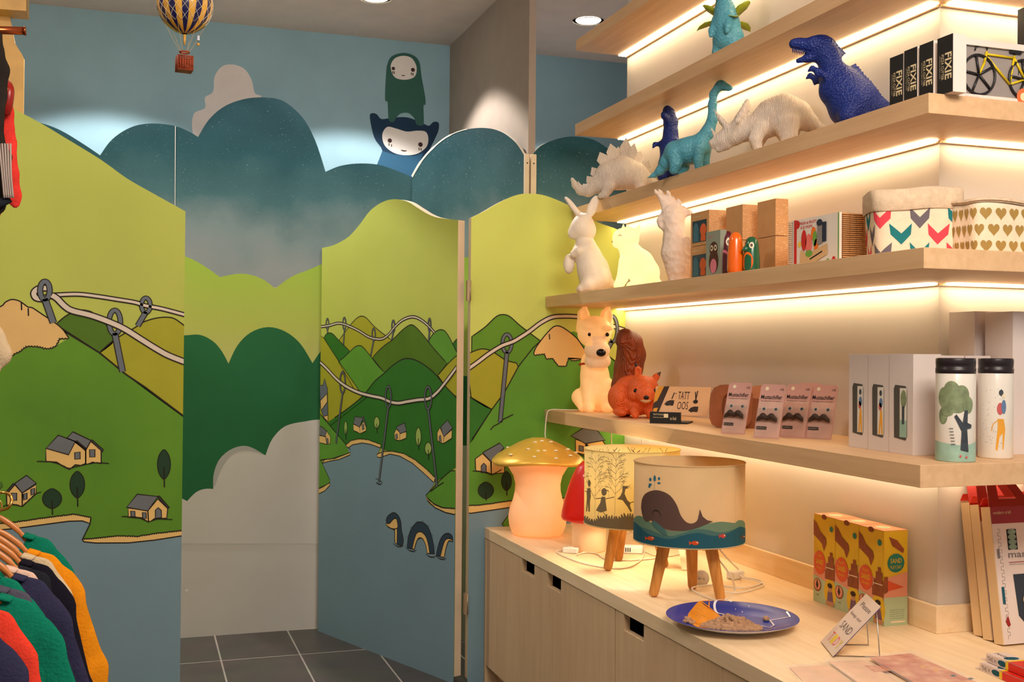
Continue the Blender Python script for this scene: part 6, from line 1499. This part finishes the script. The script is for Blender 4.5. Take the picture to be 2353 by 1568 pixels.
if n_c @ (CAM-A_) < 0: n_c = -n_c
g.prism([tuple(q_) for q_ in base], tuple(-n_c*.0016), 'sign_card', side='card_back')
F = Face(g, lambda u, v, l: tuple(A_+ed*u+upn*v+n_c*l), lift=.0004)
F.text('Please', WC*.2, HC*.80, HC*.085, 'text_grey', 1, 0, 0, WC*.62); F.text('keep our', WC*.12, HC*.60, HC*.075, 'text_grey', 1, 0, 0, WC*.7); F.text('SAND', WC*.16, HC*.36, HC*.13, 'text_grey', 1, 0, 0, WC*.66)
for i, (ch, m) in enumerate(zip('TIDY', ('text_pink','text_yellow','text_pink','text_yellow'))): F.text(ch, WC*(.16+.19*i), HC*.10, HC*.16, m, 1, 0, .01, WC*.15)
g.obj('card', t)
g = G(); tp = A_+up*.72; ba = nh*.085
for s_ in (.12, .88):
    q0 = A_+ed*WC*s_; top_ = q0+up*.93-n_c*.003; foot = q0+nh*S_[0]*1.02; foot[2] = ZT+.0022; top_[2] = min(top_[2], ZT+S_[1]*.93)
    g.tube([tuple(q0+np.array([0,0,-.001])-n_c*.003), tuple(foot), tuple(top_)], .0019, 'wire_silver', 6)
g.obj('wire_stand', t)

# ------------------------------------------------------------------ three printed sand kits
mat('kit_yellow', (236,196,40), .45, var=.02); mat('kit_pink', (236,160,130), .45, var=.02); mat('kit_mint', (186,206,166), .45, var=.02); mat('kit_orange', (232,92,44), .45); mat('kit_brown', (150,76,40), .5, var=.1, vscale=60); mat('kit_teal', (40,130,110), .45); mat('kit_lid', (226,150,110), .5, var=.05)
mat('skin_tan', (206,150,110), .5); mat('hair_dark', (60,34,24), .6); mat('dress_mauve', (128,96,120), .6)
def kit(xf, y0, y1, xb, h, label):
    t = thing('sand_kit_box', ((xf+xb)/2, (y0+y1)/2, ZT), label, 'boxed goods', 'sand kit boxes on the counter', world=True)
    g = G(); g.box((xf,y1,ZT+.0003), (xb,y0,ZT+h), 'kit_yellow')
    F, w, hh = faceX(g, xf, y0, y1, ZT, ZT+h)
    F.rect(0,0,w,hh,'kit_yellow',1); F.poly([(0,hh*.56),(w*.4,hh*.50),(w,hh*.47),(w,hh*.2),(0,hh*.2)], 'kit_pink', 2, False); F.poly([(0,0),(w,0),(w,hh*.22),(w*.5,hh*.27),(0,hh*.31)], 'kit_mint', 3, False)
    F.poly([(0,hh*.94),(w*.15,hh*.90),(w*.3,hh*.82),(w*.58,hh*.76),(w*.62,hh*.70),(w*.50,hh*.60),(w*.40,hh*.68),(w*.12,hh*.74),(0,hh*.76)], 'kit_brown', 4, False); F.disc(w*.5,hh*.99,w*.12,'kit_brown',4,ry=hh*.03); F.disc(w*.84,hh*.87,w*.08,'kit_teal',4)
    F.disc(w*.30,hh*.46,w*.27,'kit_orange',5,ry=hh*.135)
    F.text('PLAY', w*.18, hh*.52, hh*.035, 'kit_yellow', 6, 0, 0, w*.24); F.text('SAND', w*.12, hh*.44, hh*.06, 'kit_yellow', 6, 0, .02, w*.36); F.text('kinetic', w*.16, hh*.39, hh*.03, 'kit_yellow', 6, 0, 0, w*.28)
    for a, b, c, d in ((.56,.30,1.0,.40),(.62,.40,1.0,.48),(.70,.48,.96,.56),(.78,.56,.90,.61)): F.rect(w*a, hh*b, w*c, hh*d, 'kit_brown', 5)
    F.rect(w*.60,hh*.425,w*.98,hh*.435,'paint_cream',6)
    F.disc(w*.20,hh*.20,w*.18,'kit_brown',5,ry=hh*.075); F.disc(w*.20,hh*.205,w*.15,'kit_pink',6,ry=hh*.062); F.poly([(w*.20,hh*.27),(w*.26,hh*.20),(w*.20,hh*.155),(w*.14,hh*.20)], 'hair_dark', 7, False)
    F.disc(w*.80,hh*.16,w*.28,'kit_yellow',4,ry=hh*.16); F.poly([(w*.66,hh*.05),(w*.70,hh*.17),(w*.90,hh*.17),(w*.96,hh*.05)], 'dress_mauve', 5, False); F.disc(w*.80,hh*.20,w*.09,'skin_tan',6,ry=hh*.04); F.disc(w*.80,hh*.235,w*.11,'hair_dark',7,ry=hh*.028); F.rect(w*.62,hh*.01,w*.98,hh*.06,'skin_tan',6)
    F.text('sand', w*.15, hh*.08, hh*.02, 'text_grey', 5)
    F2, w2, h2 = faceY(g, y1, xf, xb, ZT, ZT+h)
    F2.rect(0,0,w2,h2,'kit_yellow',1); F2.poly([(0,h2*.50),(w2,h2*.56),(w2,h2*.2),(0,h2*.2)], 'kit_pink', 2, False); F2.rect(0,0,w2,h2*.30,'kit_mint',3)
    F2.poly([(w2*.2,h2*.94),(w2*.55,h2*.90),(w2*.85,h2*.80),(w2*.8,h2*.76),(w2*.35,h2*.84)], 'kit_brown', 4, False); F2.disc(w2*.5,h2*.66,w2*.36,'kit_teal',4,ry=h2*.10); F2.text('SAND', w2*.26, h2*.66, h2*.05, 'kit_yellow', 5, 0, .01, w2*.48); F2.text('PLAY DAY', w2*.26, h2*.60, h2*.035, 'kit_yellow', 5, 0, 0, w2*.48)
    F2.poly([(0,h2*.36),(w2*.85,h2*.40),(w2*.4,h2*.45),(0,h2*.50)], 'kit_orange', 4, False)
    F2.poly([(0,h2*.34),(w2*.16,h2*.36),(w2*.16,h2*.52),(0,h2*.52)], 'kit_brown', 5, False)
    for i in range(5): F2.text('sand kit made for play', w2*.25, h2*(.16-.022*i), h2*.010, 'text_grey', 4, 0, 0, w2*.6)
    F2.rect(w2*.3,h2*.03,w2*.9,h2*.05,'paint_cream',4)
    g.obj('box', t)
    g = G(); g.box((xf-.0006,y1-.0006,ZT+h), (xb,y0,ZT+h+.0014), 'kit_lid'); F3 = flat(g, (xf,y0,ZT+h+.0014), (0,-1,0), (1,0,0)); 
    F3 = Face(g, lambda u, v, l: (xf+v, y0-u, ZT+h+.0014+l)); F3.disc((y0-y1)/2, (xb-xf)/2, .022, 'kit_mint', 1); g.obj('lid', t)
xk_ = 2.012; kp = [float(atZ(q_[0], q_[1], ZT)[1]) for q_ in ((1860,1381),(1916,1405),(1980,1428),(2046,1444))]
kp = [2.985, 2.873, 2.756, 2.640]; xbk = 2.092
for i, lab in enumerate(('farthest of the three, by the lamp side','middle of the three','nearest of the three, its printed side showing')): kit(xk_, kp[i], kp[i+1]+.0015, xbk, .272-.001*i, 'yellow pink and mint sand kit box, '+lab)

# ------------------------------------------------------------------ craft boxes with red handles, leaning back in a row
mat('craft_cream', (226,196,150), .6, var=.02); mat('craft_white', (224,206,196), .5, var=.01); mat('craft_red', (150,26,22), .4, var=.02); mat('craft_brightred', (214,40,28), .4); mat('line_grey', (120,110,110), .6); mat('marker_tone', (120,140,120), .4, var=.2, vscale=40)
def craft(ox, oy, label, full):
    th = math.radians(8.5); t = thing('craft_kit_box', (ox, oy, ZT), label, 'boxed goods', 'craft kit boxes with red handles')
    R_ = Matrix.Rotation(-th, 3, 'X'); W, D, H = .27, .033, .362
    up_ = R_@Vector((0,0,1)); fr = R_@Vector((0,-1,0)); O = Vector((0,0,.0005+D*0))
    P = lambda x, d, z: O+Vector((1,0,0))*x+fr*d+up_*z+Vector((0,0,0))
    g = G(); g.add([P(0,0,0),P(W,0,0),P(W,D,0),P(0,D,0),P(0,0,H),P(W,0,H),P(W,D,H),P(0,D,H)], [(0,1,2,3),(4,7,6,5),(3,2,6,7),(0,3,7,4),(1,5,6,2),(0,4,5,1)], 'craft_cream')
    F = flat(g, P(0,D,0), (1,0,0), up_); F.rect(.002,0,W,H,'craft_white',1); F.rect(.002,H-.045,W,H,'craft_red',2)
    F.text('modern craft', .010, H-.020, .009, 'craft_cream', 3, 0, 0, .06)
    for k_ in range(16): F.line([(.018,H-.06-k_*.018),(.026,H-.06-k_*.018),(.026,H-.069-k_*.018),(.018,H-.069-k_*.018),(.018,H-.078-k_*.018)], .0010, 'line_grey', 3, False)
    F.rect(.012,.105,.021,.150,'sea_deep',4); F.poly([(.014,.06),(.022,.045),(.030,.05),(.024,.075)], 'craft_red', 4, False); F.rect(.010,.225,.018,.25,'line_grey',4)
    F.text('mark-making', .046, H*.605, .024, 'line_grey', 3, 0, .01, .20); F.rect(.046,H*.585,.24,H*.59,'craft_red',3); F.text('craft kit for drawing on everything', .046,H*.565,.005,'line_grey',3)
    g.obj('box', t)
    g = G(); F = flat(g, P(0,D+.0006,0), (1,0,0), up_); F.rect(.048,H*.68,.080,H*.83,'void_black',2)
    for k_ in range(4): F.disc(.064,H*(.70+.037*k_),.014,'marker_tone',3+k_%2,ry=H*.020)
    g.obj('small_window', t)
    g = G(); F = flat(g, P(0,D+.0006,0), (1,0,0), up_); F.poly([(.055,H*.50),(.26,H*.50),(.26,H*.12),(.085,H*.12),(.060,H*.20)], 'window_dark', 2, False)
    rr = random.Random(5)
    for k_ in range(14): F.disc(.09+.16*rr.random(), H*(.18+.28*rr.random()), .008+.008*rr.random(), ('marker_tone','line_grey','craft_cream')[k_ % 3], 3+k_ % 3)
    g.obj('large_window', t)
    g = G(); hh = .060; q = Matrix.Rotation(math.radians(-26), 3, 'X')@Vector((0,0,1))
    base_ = P(0,D,H); 
    def HP(x, z, dy=0): return base_+Vector((x,dy,0))+q*z
    bar = lambda a, b, c, d: g.prism([HP(*a),HP(*b),HP(*c),HP(*d)], (0,.0018,0), 'craft_red')
    bar((0,0),(W,0),(W-.006,.022),(.006,.022)); bar((.006,.022),(.040,.022),(.050,hh+.02),(.020,hh+.02)); bar((W-.040,.022),(W-.006,.022),(W-.02,hh+.02),(W-.05,hh+.02)); bar((.10,.022),(.135,.022),(.105,hh+.02),(.075,hh+.02))
    g.obj('handle', t, fix=True)
    g = G(); g.prism([HP(.0,.0,D),HP(W,.0,D),HP(W-.006,.022,D*.6),HP(.006,.022,D*.6)], (0,.0018,0), 'craft_brightred'); g.obj('gusset', t, fix=True)
    return t
c3 = atZ(2281,1480,ZT); c2_ = atZ(2247,1470,ZT); c1_ = atZ(2219,1460,ZT)
x_ = 2.178
craft(x_, 2.395, 'craft kit box with red handle and window front, nearest of the leaning row', True)
craft(x_+.004, 2.441, 'craft kit box with red handle, middle of the leaning row', True)
craft(x_+.012, 2.486, 'craft kit box with red handle, rear of the leaning row against the upstand', True)

# ------------------------------------------------------------------ flat sleeves of prints and marker packs in the foreground
mat('paper_peach', (236,196,160), .6, var=.05, vscale=14); mat('paper_red', (184,72,50), .6, var=.25, vscale=26, col2=(230,176,136)); mat('film_clear', (255,250,245), .10, alpha=.26, spec=1.0, var=0, bump=.15, bscale=9)
def sleeve(pts, ins, m, label, z, extra=None):
    P = [atZ(x, y, ZT+z) for x, y in pts]; c = sum(P)/len(P)
    t = thing('print_sleeve', (float(c[0]), float(c[1]), ZT), label, 'print', 'clear sleeves of prints', world=True)
    g = G(); Q_ = [atZ(x, y, ZT+z) for x, y in ins]; g.prism([(float(q_[0]), float(q_[1]), ZT+z-.0025) for q_ in Q_], (0,0,.002), m)
    F = Face(g, lambda u, v, l: (u, v, ZT+z-.0005+l), px=lambda x, y: tuple(float(k_) for k_ in atZ(x, y, ZT+z)[:2]), lift=.0003)
    if extra: extra(F)
    g.obj('print', t, fix=True)
    g = G(); P0 = [np.array(q_) for q_ in P]; N_ = 18; vs = []; fs = []
    for i in range(N_+1):
        for j in range(N_+1):
            u, v = i/N_, j/N_; q_ = (1-u)*(1-v)*P0[0]+u*(1-v)*P0[1]+u*v*P0[2]+(1-u)*v*P0[3]
            e = min(u, 1-u, v, 1-v); vs.append((q_[0], q_[1], ZT+z+.0006+.0045*min(1, e*6)*(.5+.5*math.sin(9*u+5*v+z*900)*math.cos(7*v)) ))
    for i in range(N_):
        for j in range(N_): a = i*(N_+1)+j; fs.append((a, a+1, a+N_+2, a+N_+1))
    g.add(vs, fs, 'film_clear', True); g.obj('clear_film', t)
sleeve([(1803,1530),(1905,1522),(2150,1700),(1990,1730)], [(1815,1534),(1900,1528),(2130,1690),(1990,1715)], 'paper_peach', 'clear sleeve with a pale print, leftmost of the three in front of the sign', .0035, lambda F: F.poly([(1935,1541),(1955,1540),(2060,1600),(2030,1610)], 'kit_yellow', 1))
sleeve([(1893,1516),(1988,1512),(2290,1700),(2170,1720)], [(1905,1520),(1982,1517),(2270,1690),(2160,1705)], 'paper_peach', 'clear sleeve with a peach print, middle of the three in front of the sign', .0070, lambda F: F.poly([(1985,1530),(2030,1530),(2050,1542),(2010,1545)], 'paper_red', 1))
def pr(F):
    for x, y in ((2190,1553),(2230,1560),(2120,1532),(2150,1540)): F.poly([(x-8,y),(x,y-3),(x+9,y),(x,y+3)], 'skirt_orange' if x < 2160 else 'sea_deep', 1)
sleeve([(1983,1508),(2097,1496),(2420,1640),(2300,1690)], [(1998,1511),(2092,1501),(2400,1636),(2295,1675)], 'paper_red', 'clear sleeve with a reddish print, rightmost of the three in front of the sign', .0105, pr)
def markers(px_, z, label, L=.30):
    a = atZ(px_[0], px_[1], z); t = thing('marker_pack', (float(a[0]), float(a[1]), z), label, 'marker pack', 'marker packs', rz=math.radians(-90-4))
    H = .020; g = G(); g.box((0,0,.0005), (L,.055,H), 'craft_white')
    F = flat(g, (0,0,.0005), (1,0,0), (0,0,1)); 
    # the side facing the room
    F = Face(g, lambda u, v, l: (u, -l, v)); F.text('THE H', .006, .004, .011, 'line_grey', 1, 0, 0, .03); F.disc(.058,.0105,.016,'sea_deep',1,ry=.007); F.rect(.070,.001,.080,H-.0005,'kit_yellow',2); F.rect(.080,.001,L,H-.0005,'craft_brightred',2)
    F = Face(g, lambda u, v, l: (u, v, H+l)); F.rect(.002,.002,.070,.053,'craft_white',1); F.disc(.055,.028,.012,'sea_deep',2,ry=.020); F.rect(.070,0,.080,.055,'kit_yellow',2); F.rect(.080,0,L,.055,'craft_brightred',2); F.text('MARK', .006, .018, .012, 'line_grey', 2)
    g.obj('box', t, bev=.0008)
    G().box((-.022,.002,.0006), (0,.053,.0014), 'craft_white').obj('hang_flap', t)
markers((2252,1542), ZT, 'white and red marker pack, lower one of the pair at the right corner')
markers((2266,1521), ZT+.0215, 'white and red marker pack, upper one of the pair at the right corner')
# ------------------------------------------------------------------ clothes rail on the left
mat('hanger_wood', (206,128,66), .3, var=.08, vscale=20, coat=.4); mat('brass', (214,168,84), .2, .95, var=0); mat('copper', (176,92,52), .22, .9, var=0); mat('chrome', (210,205,200), .12, 1.0, var=0)
def cloth(name, c, **k): return mat(name, c, .95, var=.06, vscale=30, bump=.5, bscale=180, spec=.1, **k)
cloth('wool_mustard', (226,140,22)); cloth('wool_green', (14,118,92)); cloth('wool_black', (26,24,34)); cloth('wool_navy', (50,48,74)); cloth('wool_cream', (206,182,146)); cloth('wool_blush', (222,186,166)); cloth('wool_red', (222,62,44)); cloth('wool_grey', (80,78,92)); cloth('wool_olive', (62,54,44)); cloth('wool_ink', (34,36,44))
RX, RZ = None, None
q_ = atY(85, 1280, 2.35); NX, NZ = float(q_[0]), float(q_[2]); RAILX = NX-.082; RAILZ = NZ+.105
def garment(y, m, label, thick=.034, dx=0.0, dz=0.0, slv=(.062,-.27), wdt=.098, collar=None, kind='knitted_jumper', cat='jumper', hangm='hanger_wood', hg=True):
    """jumper on a hanger seen edge-on; local origin at the rail, x to the shop side, z up"""
    t = thing(kind, (RAILX+dx, y, RAILZ+dz), label, cat, 'garments on the clothes rail')
    z0 = -.105
    B = []
    for sg in (1, -1):
        B += chain((sg*.078,0,z0-.004,.016),(sg*.100,0,z0-.018,.018),(sg*wdt*1.62,0,z0-.050,.019),(sg*(wdt*1.62+.014),0,z0-.075,.021),(sg*(wdt*1.62+.022+slv[0]*.6),0,z0-.085+slv[1]*.6,.026),(sg*(wdt*1.62+.022+slv[0]*.75),0,z0-.085+slv[1],.027),(sg*(wdt*1.62+.022+slv[0]*.72),0,z0-.085+slv[1]*1.7,.026))
        B += chain((sg*.075,0,z0-.060,.045),(sg*.08,0,z0-.20,.055),(sg*.08,0,z0-.36,.06))
    B += [ell((0,0,z0-.20), (.11,.06,.14)), ell((0,0,z0-.34), (.11,.06,.13))]
    vs, fs = body(B, .0085, .02, cuts=[ell((0,0,z0+.012), (.070,.2,.050))])
    rnd = random.Random(int(y*1000)); V = np.array(vs); f1, f2 = rnd.uniform(30,55), rnd.uniform(0,6)
    V[:,1] *= thick/.12*2*.5; V[:,1] += .004*np.sin(V[:,0]*f1+f2)*np.clip((-V[:,2]+z0)*6,0,1)+.002*np.sin(V[:,2]*28+f2)
    G().raw(([tuple(v) for v in V], fs), m).obj('knit_body', t)
    g = G()
    for k in range(9):
        a = k/8; x = .066+.028*a*.5; g.tube([(.066+.014*a, -thick*.38+thick*.76*a*0+0.0, z0+.010-.004*a), (.070+.016*a, 0, z0+.014-.006*a), (.066+.014*a, thick*.38, z0+.010-.004*a)], .0038, collar or m, 6)
    tag(g.obj('ribbed_collar', t), kind='stuff')
    cp = [(sg_*x, 0, z) for sg_ in (1,) for x, z in ((.094,z0-.010),(.118,z0-.026))]
    if hg:
        h = thing('clothes_hanger', (RAILX+dx, y, RAILZ+dz), 'wooden hanger in the '+' '.join(label.split()[:10]), 'hanger', 'wooden hangers on the rail')
        g = G(); pts = [(-.112,0,z0-.028),(-.09,0,z0-.016),(-.05,0,z0+.022),(-.02,0,z0+.045),(0,0,z0+.050),(.02,0,z0+.045),(.05,0,z0+.022),(.09,0,z0-.016),(.112,0,z0-.028)]
        g.tube(smooth(pts, 5), .0058, 'hanger_wood', 10); g.v = [(x, yy*.6, z+(.004 if abs(x) < .06 else 0)) for x, yy, z in g.v]; g.obj('wooden_bar', h)
        hk_ = [(0,0,z0+.052),(0,0,z0+.075)]+[(.018*math.cos(a), 0, -.004-.018+.018*math.sin(a)+.018) for a in [math.radians(-90+300*i/14*.9) for i in range(15)]]
        G().tube(hk_, .0018, 'brass', 7).obj('hook', h)
    return t
G_ = [ # y, material, label, dx, dz, sleeve, width
    (2.475, 'wool_green', 'green knitted jumper at the far end of the rail', -.018, .012, (.055,-.26), 0.076),
    (2.350, 'wool_mustard', 'mustard yellow knitted jumper, second from the far end of the rail', 0, 0, (.055,-.24), 0.081),
    (2.305, 'wool_cream', 'thin cream jumper just in front of the mustard one', -.006, .0, (.040,-.27), 0.073),
    (2.260, 'wool_black', 'black jumper with wide shoulders in front of the cream one', -.004, -.004, (.042,-.27), 0.076),
    (2.205, 'wool_ink', 'very dark narrow jumper behind the blush one', -.004, -.006, (.030,-.27), 0.061),
    (2.160, 'wool_blush', 'pale blush jumper squeezed between dark ones', -.022, .004, (.010,-.29), 0.064),
    (2.110, 'wool_navy', 'dusky navy jumper with ribbed collar, middle of the rail', -.002, -.002, (.060,-.25), 0.076),
    (2.062, 'wool_green', 'green jumper with narrow shoulder behind the grey-collared one', -.040, .010, (.060,-.25), 0.076),
    (2.015, 'wool_grey', 'grey jumper mostly hidden between two green ones', -.020, -.002, (.0,-.29), 0.061),
    (1.955, 'wool_green', 'bottle green jumper with deep ribbed collar, nearer the camera', -.008, -.004, (.065,-.24), 0.078),
    (1.890, 'wool_red', 'coral red jumper towards the near end of the rail', -.034, -.006, (.050,-.25), 0.072),
    (1.830, 'wool_navy', 'navy jumper in front of the coral red one', -.052, -.014, (.035,-.27), 0.078),
    (1.755, 'wool_navy', 'navy jumper second nearest the camera', -.085, -.028, (.035,-.27), 0.070),
    (1.700, 'wool_olive', 'dark olive jumper nearest the camera at the bottom corner', -.105, -.050, (.035,-.27), 0.070)]
for y, m, lab, dx, dz, slv, wd in G_: garment(y, m, lab, dx=dx, dz=dz, slv=slv, wdt=wd)
o = G(); o.cyl((RAILX-.02,1.5,RAILZ+.006), (RAILX-.02,2.62,RAILZ+.006), .011, 'chrome'); o = o.obj('clothes_rail'); recenter(o, (RAILX-.02,1.5,RAILZ)); tag(o, 'metal clothes rail holding the row of jumpers', 'rail')
# brass ring at the edge of the view
c = atY(4, 1152, 2.40); g = G(); g.tube([(float(c[0])+.018*math.cos(a), 2.40+.004*math.sin(3*a), float(c[2])+.018*math.sin(a)) for a in [2*math.pi*i/28 for i in range(28)]], .003, 'brass', 8, closed=True)
o = g.obj('brass_ring'); recenter(o, (float(c[0]), 2.40, float(c[2])-.018)); tag(o, 'brass ring above the jumpers at the left edge', 'ring')

# upper rail: copper rod with chrome tip, coats seen edge-on
YU = 2.55
a, b = atY(-120, 66, YU), atY(55, 71, YU)
t = thing('coat_rail', tuple(float(k) for k in b), 'copper clothes rod with a bright end, top left', 'rail', world=True)
G().cyl(tuple(a), tuple(b), .0085, 'copper').obj('rod', t); G().cyl(tuple(b), tuple(b+(b-a)/np.linalg.norm(b-a)*.004), .0098, 'copper').obj('end_cap', t)
def slab(name, pts, y, th, m, label, cat, grp='coats at the left edge', extra=()):
    P = [atY(x, yy, y) for x, yy in pts]; c = min(P, key=lambda q: q[2])
    t = thing(name, (float(c[0]), y, float(c[2])), label, cat, grp, world=True)
    B = []
    for i in range(len(P)): pass
    return t
cloth('coat_charcoal', (44,38,34)); cloth('coat_coral', (226,60,52)); mat('coat_stripe', (176,160,150), .9); mat('button_red', (150,30,24), .3)
def hangcoat(name, spine, y, m, label, cat, flatk=.5):
    q = [atY(x, yy, y) for x, yy, r in spine]; o0 = q[-1]
    t = thing(name, (float(q[0][0]), y, float(q[0][2])), label, cat, 'coats at the left edge')
    k = 1/FPX*(y*1.03); B = chain(*[(float(p_[0]-q[0][0]), 0, float(p_[2]-q[0][2]), s[2]*k) for p_, s in zip(q, spine)])
    vs, fs = body(B, .005, .010); V = np.array(vs); V[:,1] *= flatk; V[:,1] += .004*np.sin(V[:,2]*40)
    G().raw(([tuple(v) for v in V], fs), m).obj('fabric', t); return t, q
tc_, q = hangcoat('hanging_coat', [(-12,70,14),(-6,120,12),(0,160,17),(-8,220,18),(-14,320,18),(0,345,14),(14,360,10),(-12,470,22)], YU, 'coat_charcoal', 'charcoal coat with pale pinstripe lining at the left edge', 'coat')
g = G()
for i in range(5):
    x = 2+i*5; P = [atY(x-4+i*1.5, 330, YU-.035), atY(x+3, 400, YU-.04), atY(x+8, 455, YU-.035)]; g.tube(smooth([tuple(np.array(p_)-np.array(tc_.location)) for p_ in P], 4), .0022, 'coat_stripe', 5)
tag(g.obj('pinstripes', tc_), kind='stuff')
g = G(); P = [atY(-30, 468, YU-.02), atY(0, 468, YU-.02), atY(22, 455, YU-.02)]; g.tube([tuple(np.array(p_)-np.array(tc_.location)) for p_ in P], .010, 'wool_ink', 8); g.obj('hem', tc_)
tc2, q = hangcoat('hanging_coat', [(8,180,8),(12,205,12),(15,260,13),(20,330,14),(26,400,14),(30,450,15),(35,468,9)], YU+.16, 'coat_coral', 'coral red coat behind the charcoal one, with a buttoned tab', 'coat')
g = G(); P = [atY(10, 192, YU+.155), atY(20, 205, YU+.13), atY(17, 240, YU+.13), atY(12, 258, YU+.14)]; g.tube(smooth([tuple(np.array(p_)-np.array(tc2.location)) for p_ in P], 4), .012, 'button_red', 8); g.obj('shoulder_tab', tc2)
p_ = atY(12, 204, YU+.11); G().lathe([(0,0),(.006,0),(.006,.003),(0,.003)], tuple(np.array(p_)-np.array(tc2.location)), 'brass', 14, ax=(0,-1,0), capb=False, capt=False).obj('button', tc2)
tc3, q = hangcoat('hanging_coat', [(-14,430,10),(-12,470,12),(-6,490,8)], YU+.24, 'coat_coral', 'lower hem of a second coral coat at the left edge', 'coat')
tc4, q = hangcoat('hanging_shirt', [(-30,745,20),(-20,780,26),(-6,805,22),(-4,815,24),(-26,840,20),(-30,960,20),(-30,1040,20)], YU, 'wool_cream', 'cream sleeve poking in at the left edge below the coats', 'shirt')

# pale wooden unit standing behind the left panel
t = thing('wooden_cabinet', (float(atY(10,262,5.1)[0]), 5.1, 0), 'pale wooden upright and top beam rising behind the left painted panel', 'cabinet', world=True)
mat('honey_ply', (216,170,96), .5, var=.06, vscale=10)
P = [atY(x, y, 5.1) for x, y in ((-300,25),(19,22),(27,60),(34,98),(42,112),(50,124),(55,134),(53,300),(53,420))]
g = G(); pp = [tuple(p_) for p_ in P]; pp = pp+[(pp[-1][0], 5.1, 0), (pp[0][0], 5.1, 0)]; g.prism(pp, (0,.03,0), 'honey_ply'); g.obj('side_board', t, fix=True)
P = [atY(x, y, 5.0) for x, y in ((-300,-80),(60,-30),(60,25),(-300,0))]
G().prism([tuple(p_) for p_ in P], (0,.13,0), 'honey_ply').obj('top_beam', t, fix=True)

# ------------------------------------------------------------------ toy hot-air balloon on a thread
mat('balloon_gold', (226,168,62), .3, var=.05, coat=.3); mat('balloon_navy', (26,28,78), .3, var=.05, coat=.3); mat('net_cream', (226,214,186), .6, var=0); mat('wicker', (150,62,30), .5, var=.15, vscale=60, bump=.8, bscale=160); mat('gold_thread', (214,160,70), .4)
YBL = 2.95; c = atY(425, 11, YBL); k = float(np.linalg.norm(ray(425,11))*0+ (c[1]-0)/ray(425,11)[1])/FPX
bx_, bz_ = float(c[0]), float(c[2]); R_b = 61.5*k
t = thing('toy_balloon', (bx_, YBL, bz_-165*k), 'gold and navy striped toy hot-air balloon hanging from the ceiling', 'ornament')
t.rotation_euler = (0,0,.12); dz = 165*k
def bprof(a):   # polar angle from the bottom
    r = R_b*math.sin(a); z = -R_b*math.cos(a); 
    if a < 1.2: z -= R_b*.10*(1-a/1.2)
    return r, z
g = G(); NG = 24; NR = 22; vs = []
for i in range(NR+1):
    a = .10+(math.pi-.12)*i/NR; r, z = bprof(a)
    for j in range(NG*4):
        th = 2*math.pi*j/(NG*4); b_ = 1+.015*abs(math.sin(th*NG/2)); vs.append((r*b_*math.cos(th), r*b_*math.sin(th), z+dz))
g.add(vs, [], 'balloon_gold'); mg, mn = g.mi('balloon_gold'), g.mi('balloon_navy')
for i in range(NR):
    for j in range(NG*4):
        j2 = (j+1) % (NG*4); g.f.append((i*NG*4+j, i*NG*4+j2, (i+1)*NG*4+j2, (i+1)*NG*4+j)); g.m.append(mn if (j//4) % 2 else mg); g.sm.append(True)
env = g.obj('envelope', t)
g = G()
for j in range(20):
    for s_ in (1,-1):
        pts = []
        for i in range(13):
            a = .75+(math.pi-.85)*i/12; r, z = bprof(a); th = 2*math.pi*(j+(.5 if (i % 2) else 0)*s_)/20; pts.append(((r+.0018)*math.cos(th), (r+.0018)*math.sin(th), z+dz))
        g.tube(pts, .00055, 'net_cream', 4)
tag(g.obj('netting', env), kind='stuff')
g = G(); g.cyl((0,0,dz-R_b*1.12),(0,0,dz-R_b*1.50),R_b*.06,'gold_thread',r2=R_b*.035); g.obj('burner_tube', t)
for j in range(6):
    th = 2*math.pi*j/6; G().tube([(R_b*.75*math.cos(th), R_b*.75*math.sin(th), dz-R_b*.72), (R_b*.17*math.cos(th), R_b*.17*math.sin(th), dz-R_b*1.78), (R_b*.22*math.cos(th), R_b*.22*math.sin(th), dz-R_b*1.98)], .0004, 'gold_thread', 4).obj('cord', t)
G().tube([(R_b*.17*math.cos(2*math.pi*i/24), R_b*.17*math.sin(2*math.pi*i/24), dz-R_b*1.78) for i in range(24)], .0022, 'wicker', 6, closed=True).obj('load_ring', t)
bs = R_b*.27; zb0 = dz-R_b*2.50; zb1_ = dz-R_b*1.97
g = G(); g.box((-bs,-bs,zb0), (bs,bs,zb0+.003), 'wicker')
for i in range(9):
    z = zb0+.003+(zb1_-zb0-.003)*i/8; g.tube([(-bs,-bs,z),(bs,-bs,z),(bs,bs,z),(-bs,bs,z)], .0019, 'wicker', 6, closed=True)
for x, y in [(-bs+2*bs*i/6, s_*bs) for i in range(7) for s_ in (-1,1)]+[(s_*bs, -bs+2*bs*i/6) for i in range(1,6) for s_ in (-1,1)]: g.cyl((x,y,zb0),(x,y,zb1_),.0016,'wicker',seg=6)
g.obj('basket', t)
sx_ = R_b*.50; g = G(); g.cyl((sx_,0,dz-R_b*1.02),(sx_,0,dz-R_b*1.10),.0004,'gold_thread',seg=5).box((sx_-.003,-.003,dz-R_b*1.28),(sx_+.003,.003,dz-R_b*1.10),'balloon_navy').sphere((sx_,0,dz-R_b*1.42),.004,'gold_thread',10,6); g.obj('pennant', t)
o = G().cyl((bx_,YBL,bz_+R_b*.98),(bx_,YBL,ZC),.0008,'net_cream',seg=5).obj('hanging_thread'); recenter(o, (bx_,YBL,ZC)); tag(o, 'thin thread holding the toy balloon from the ceiling', 'thread')
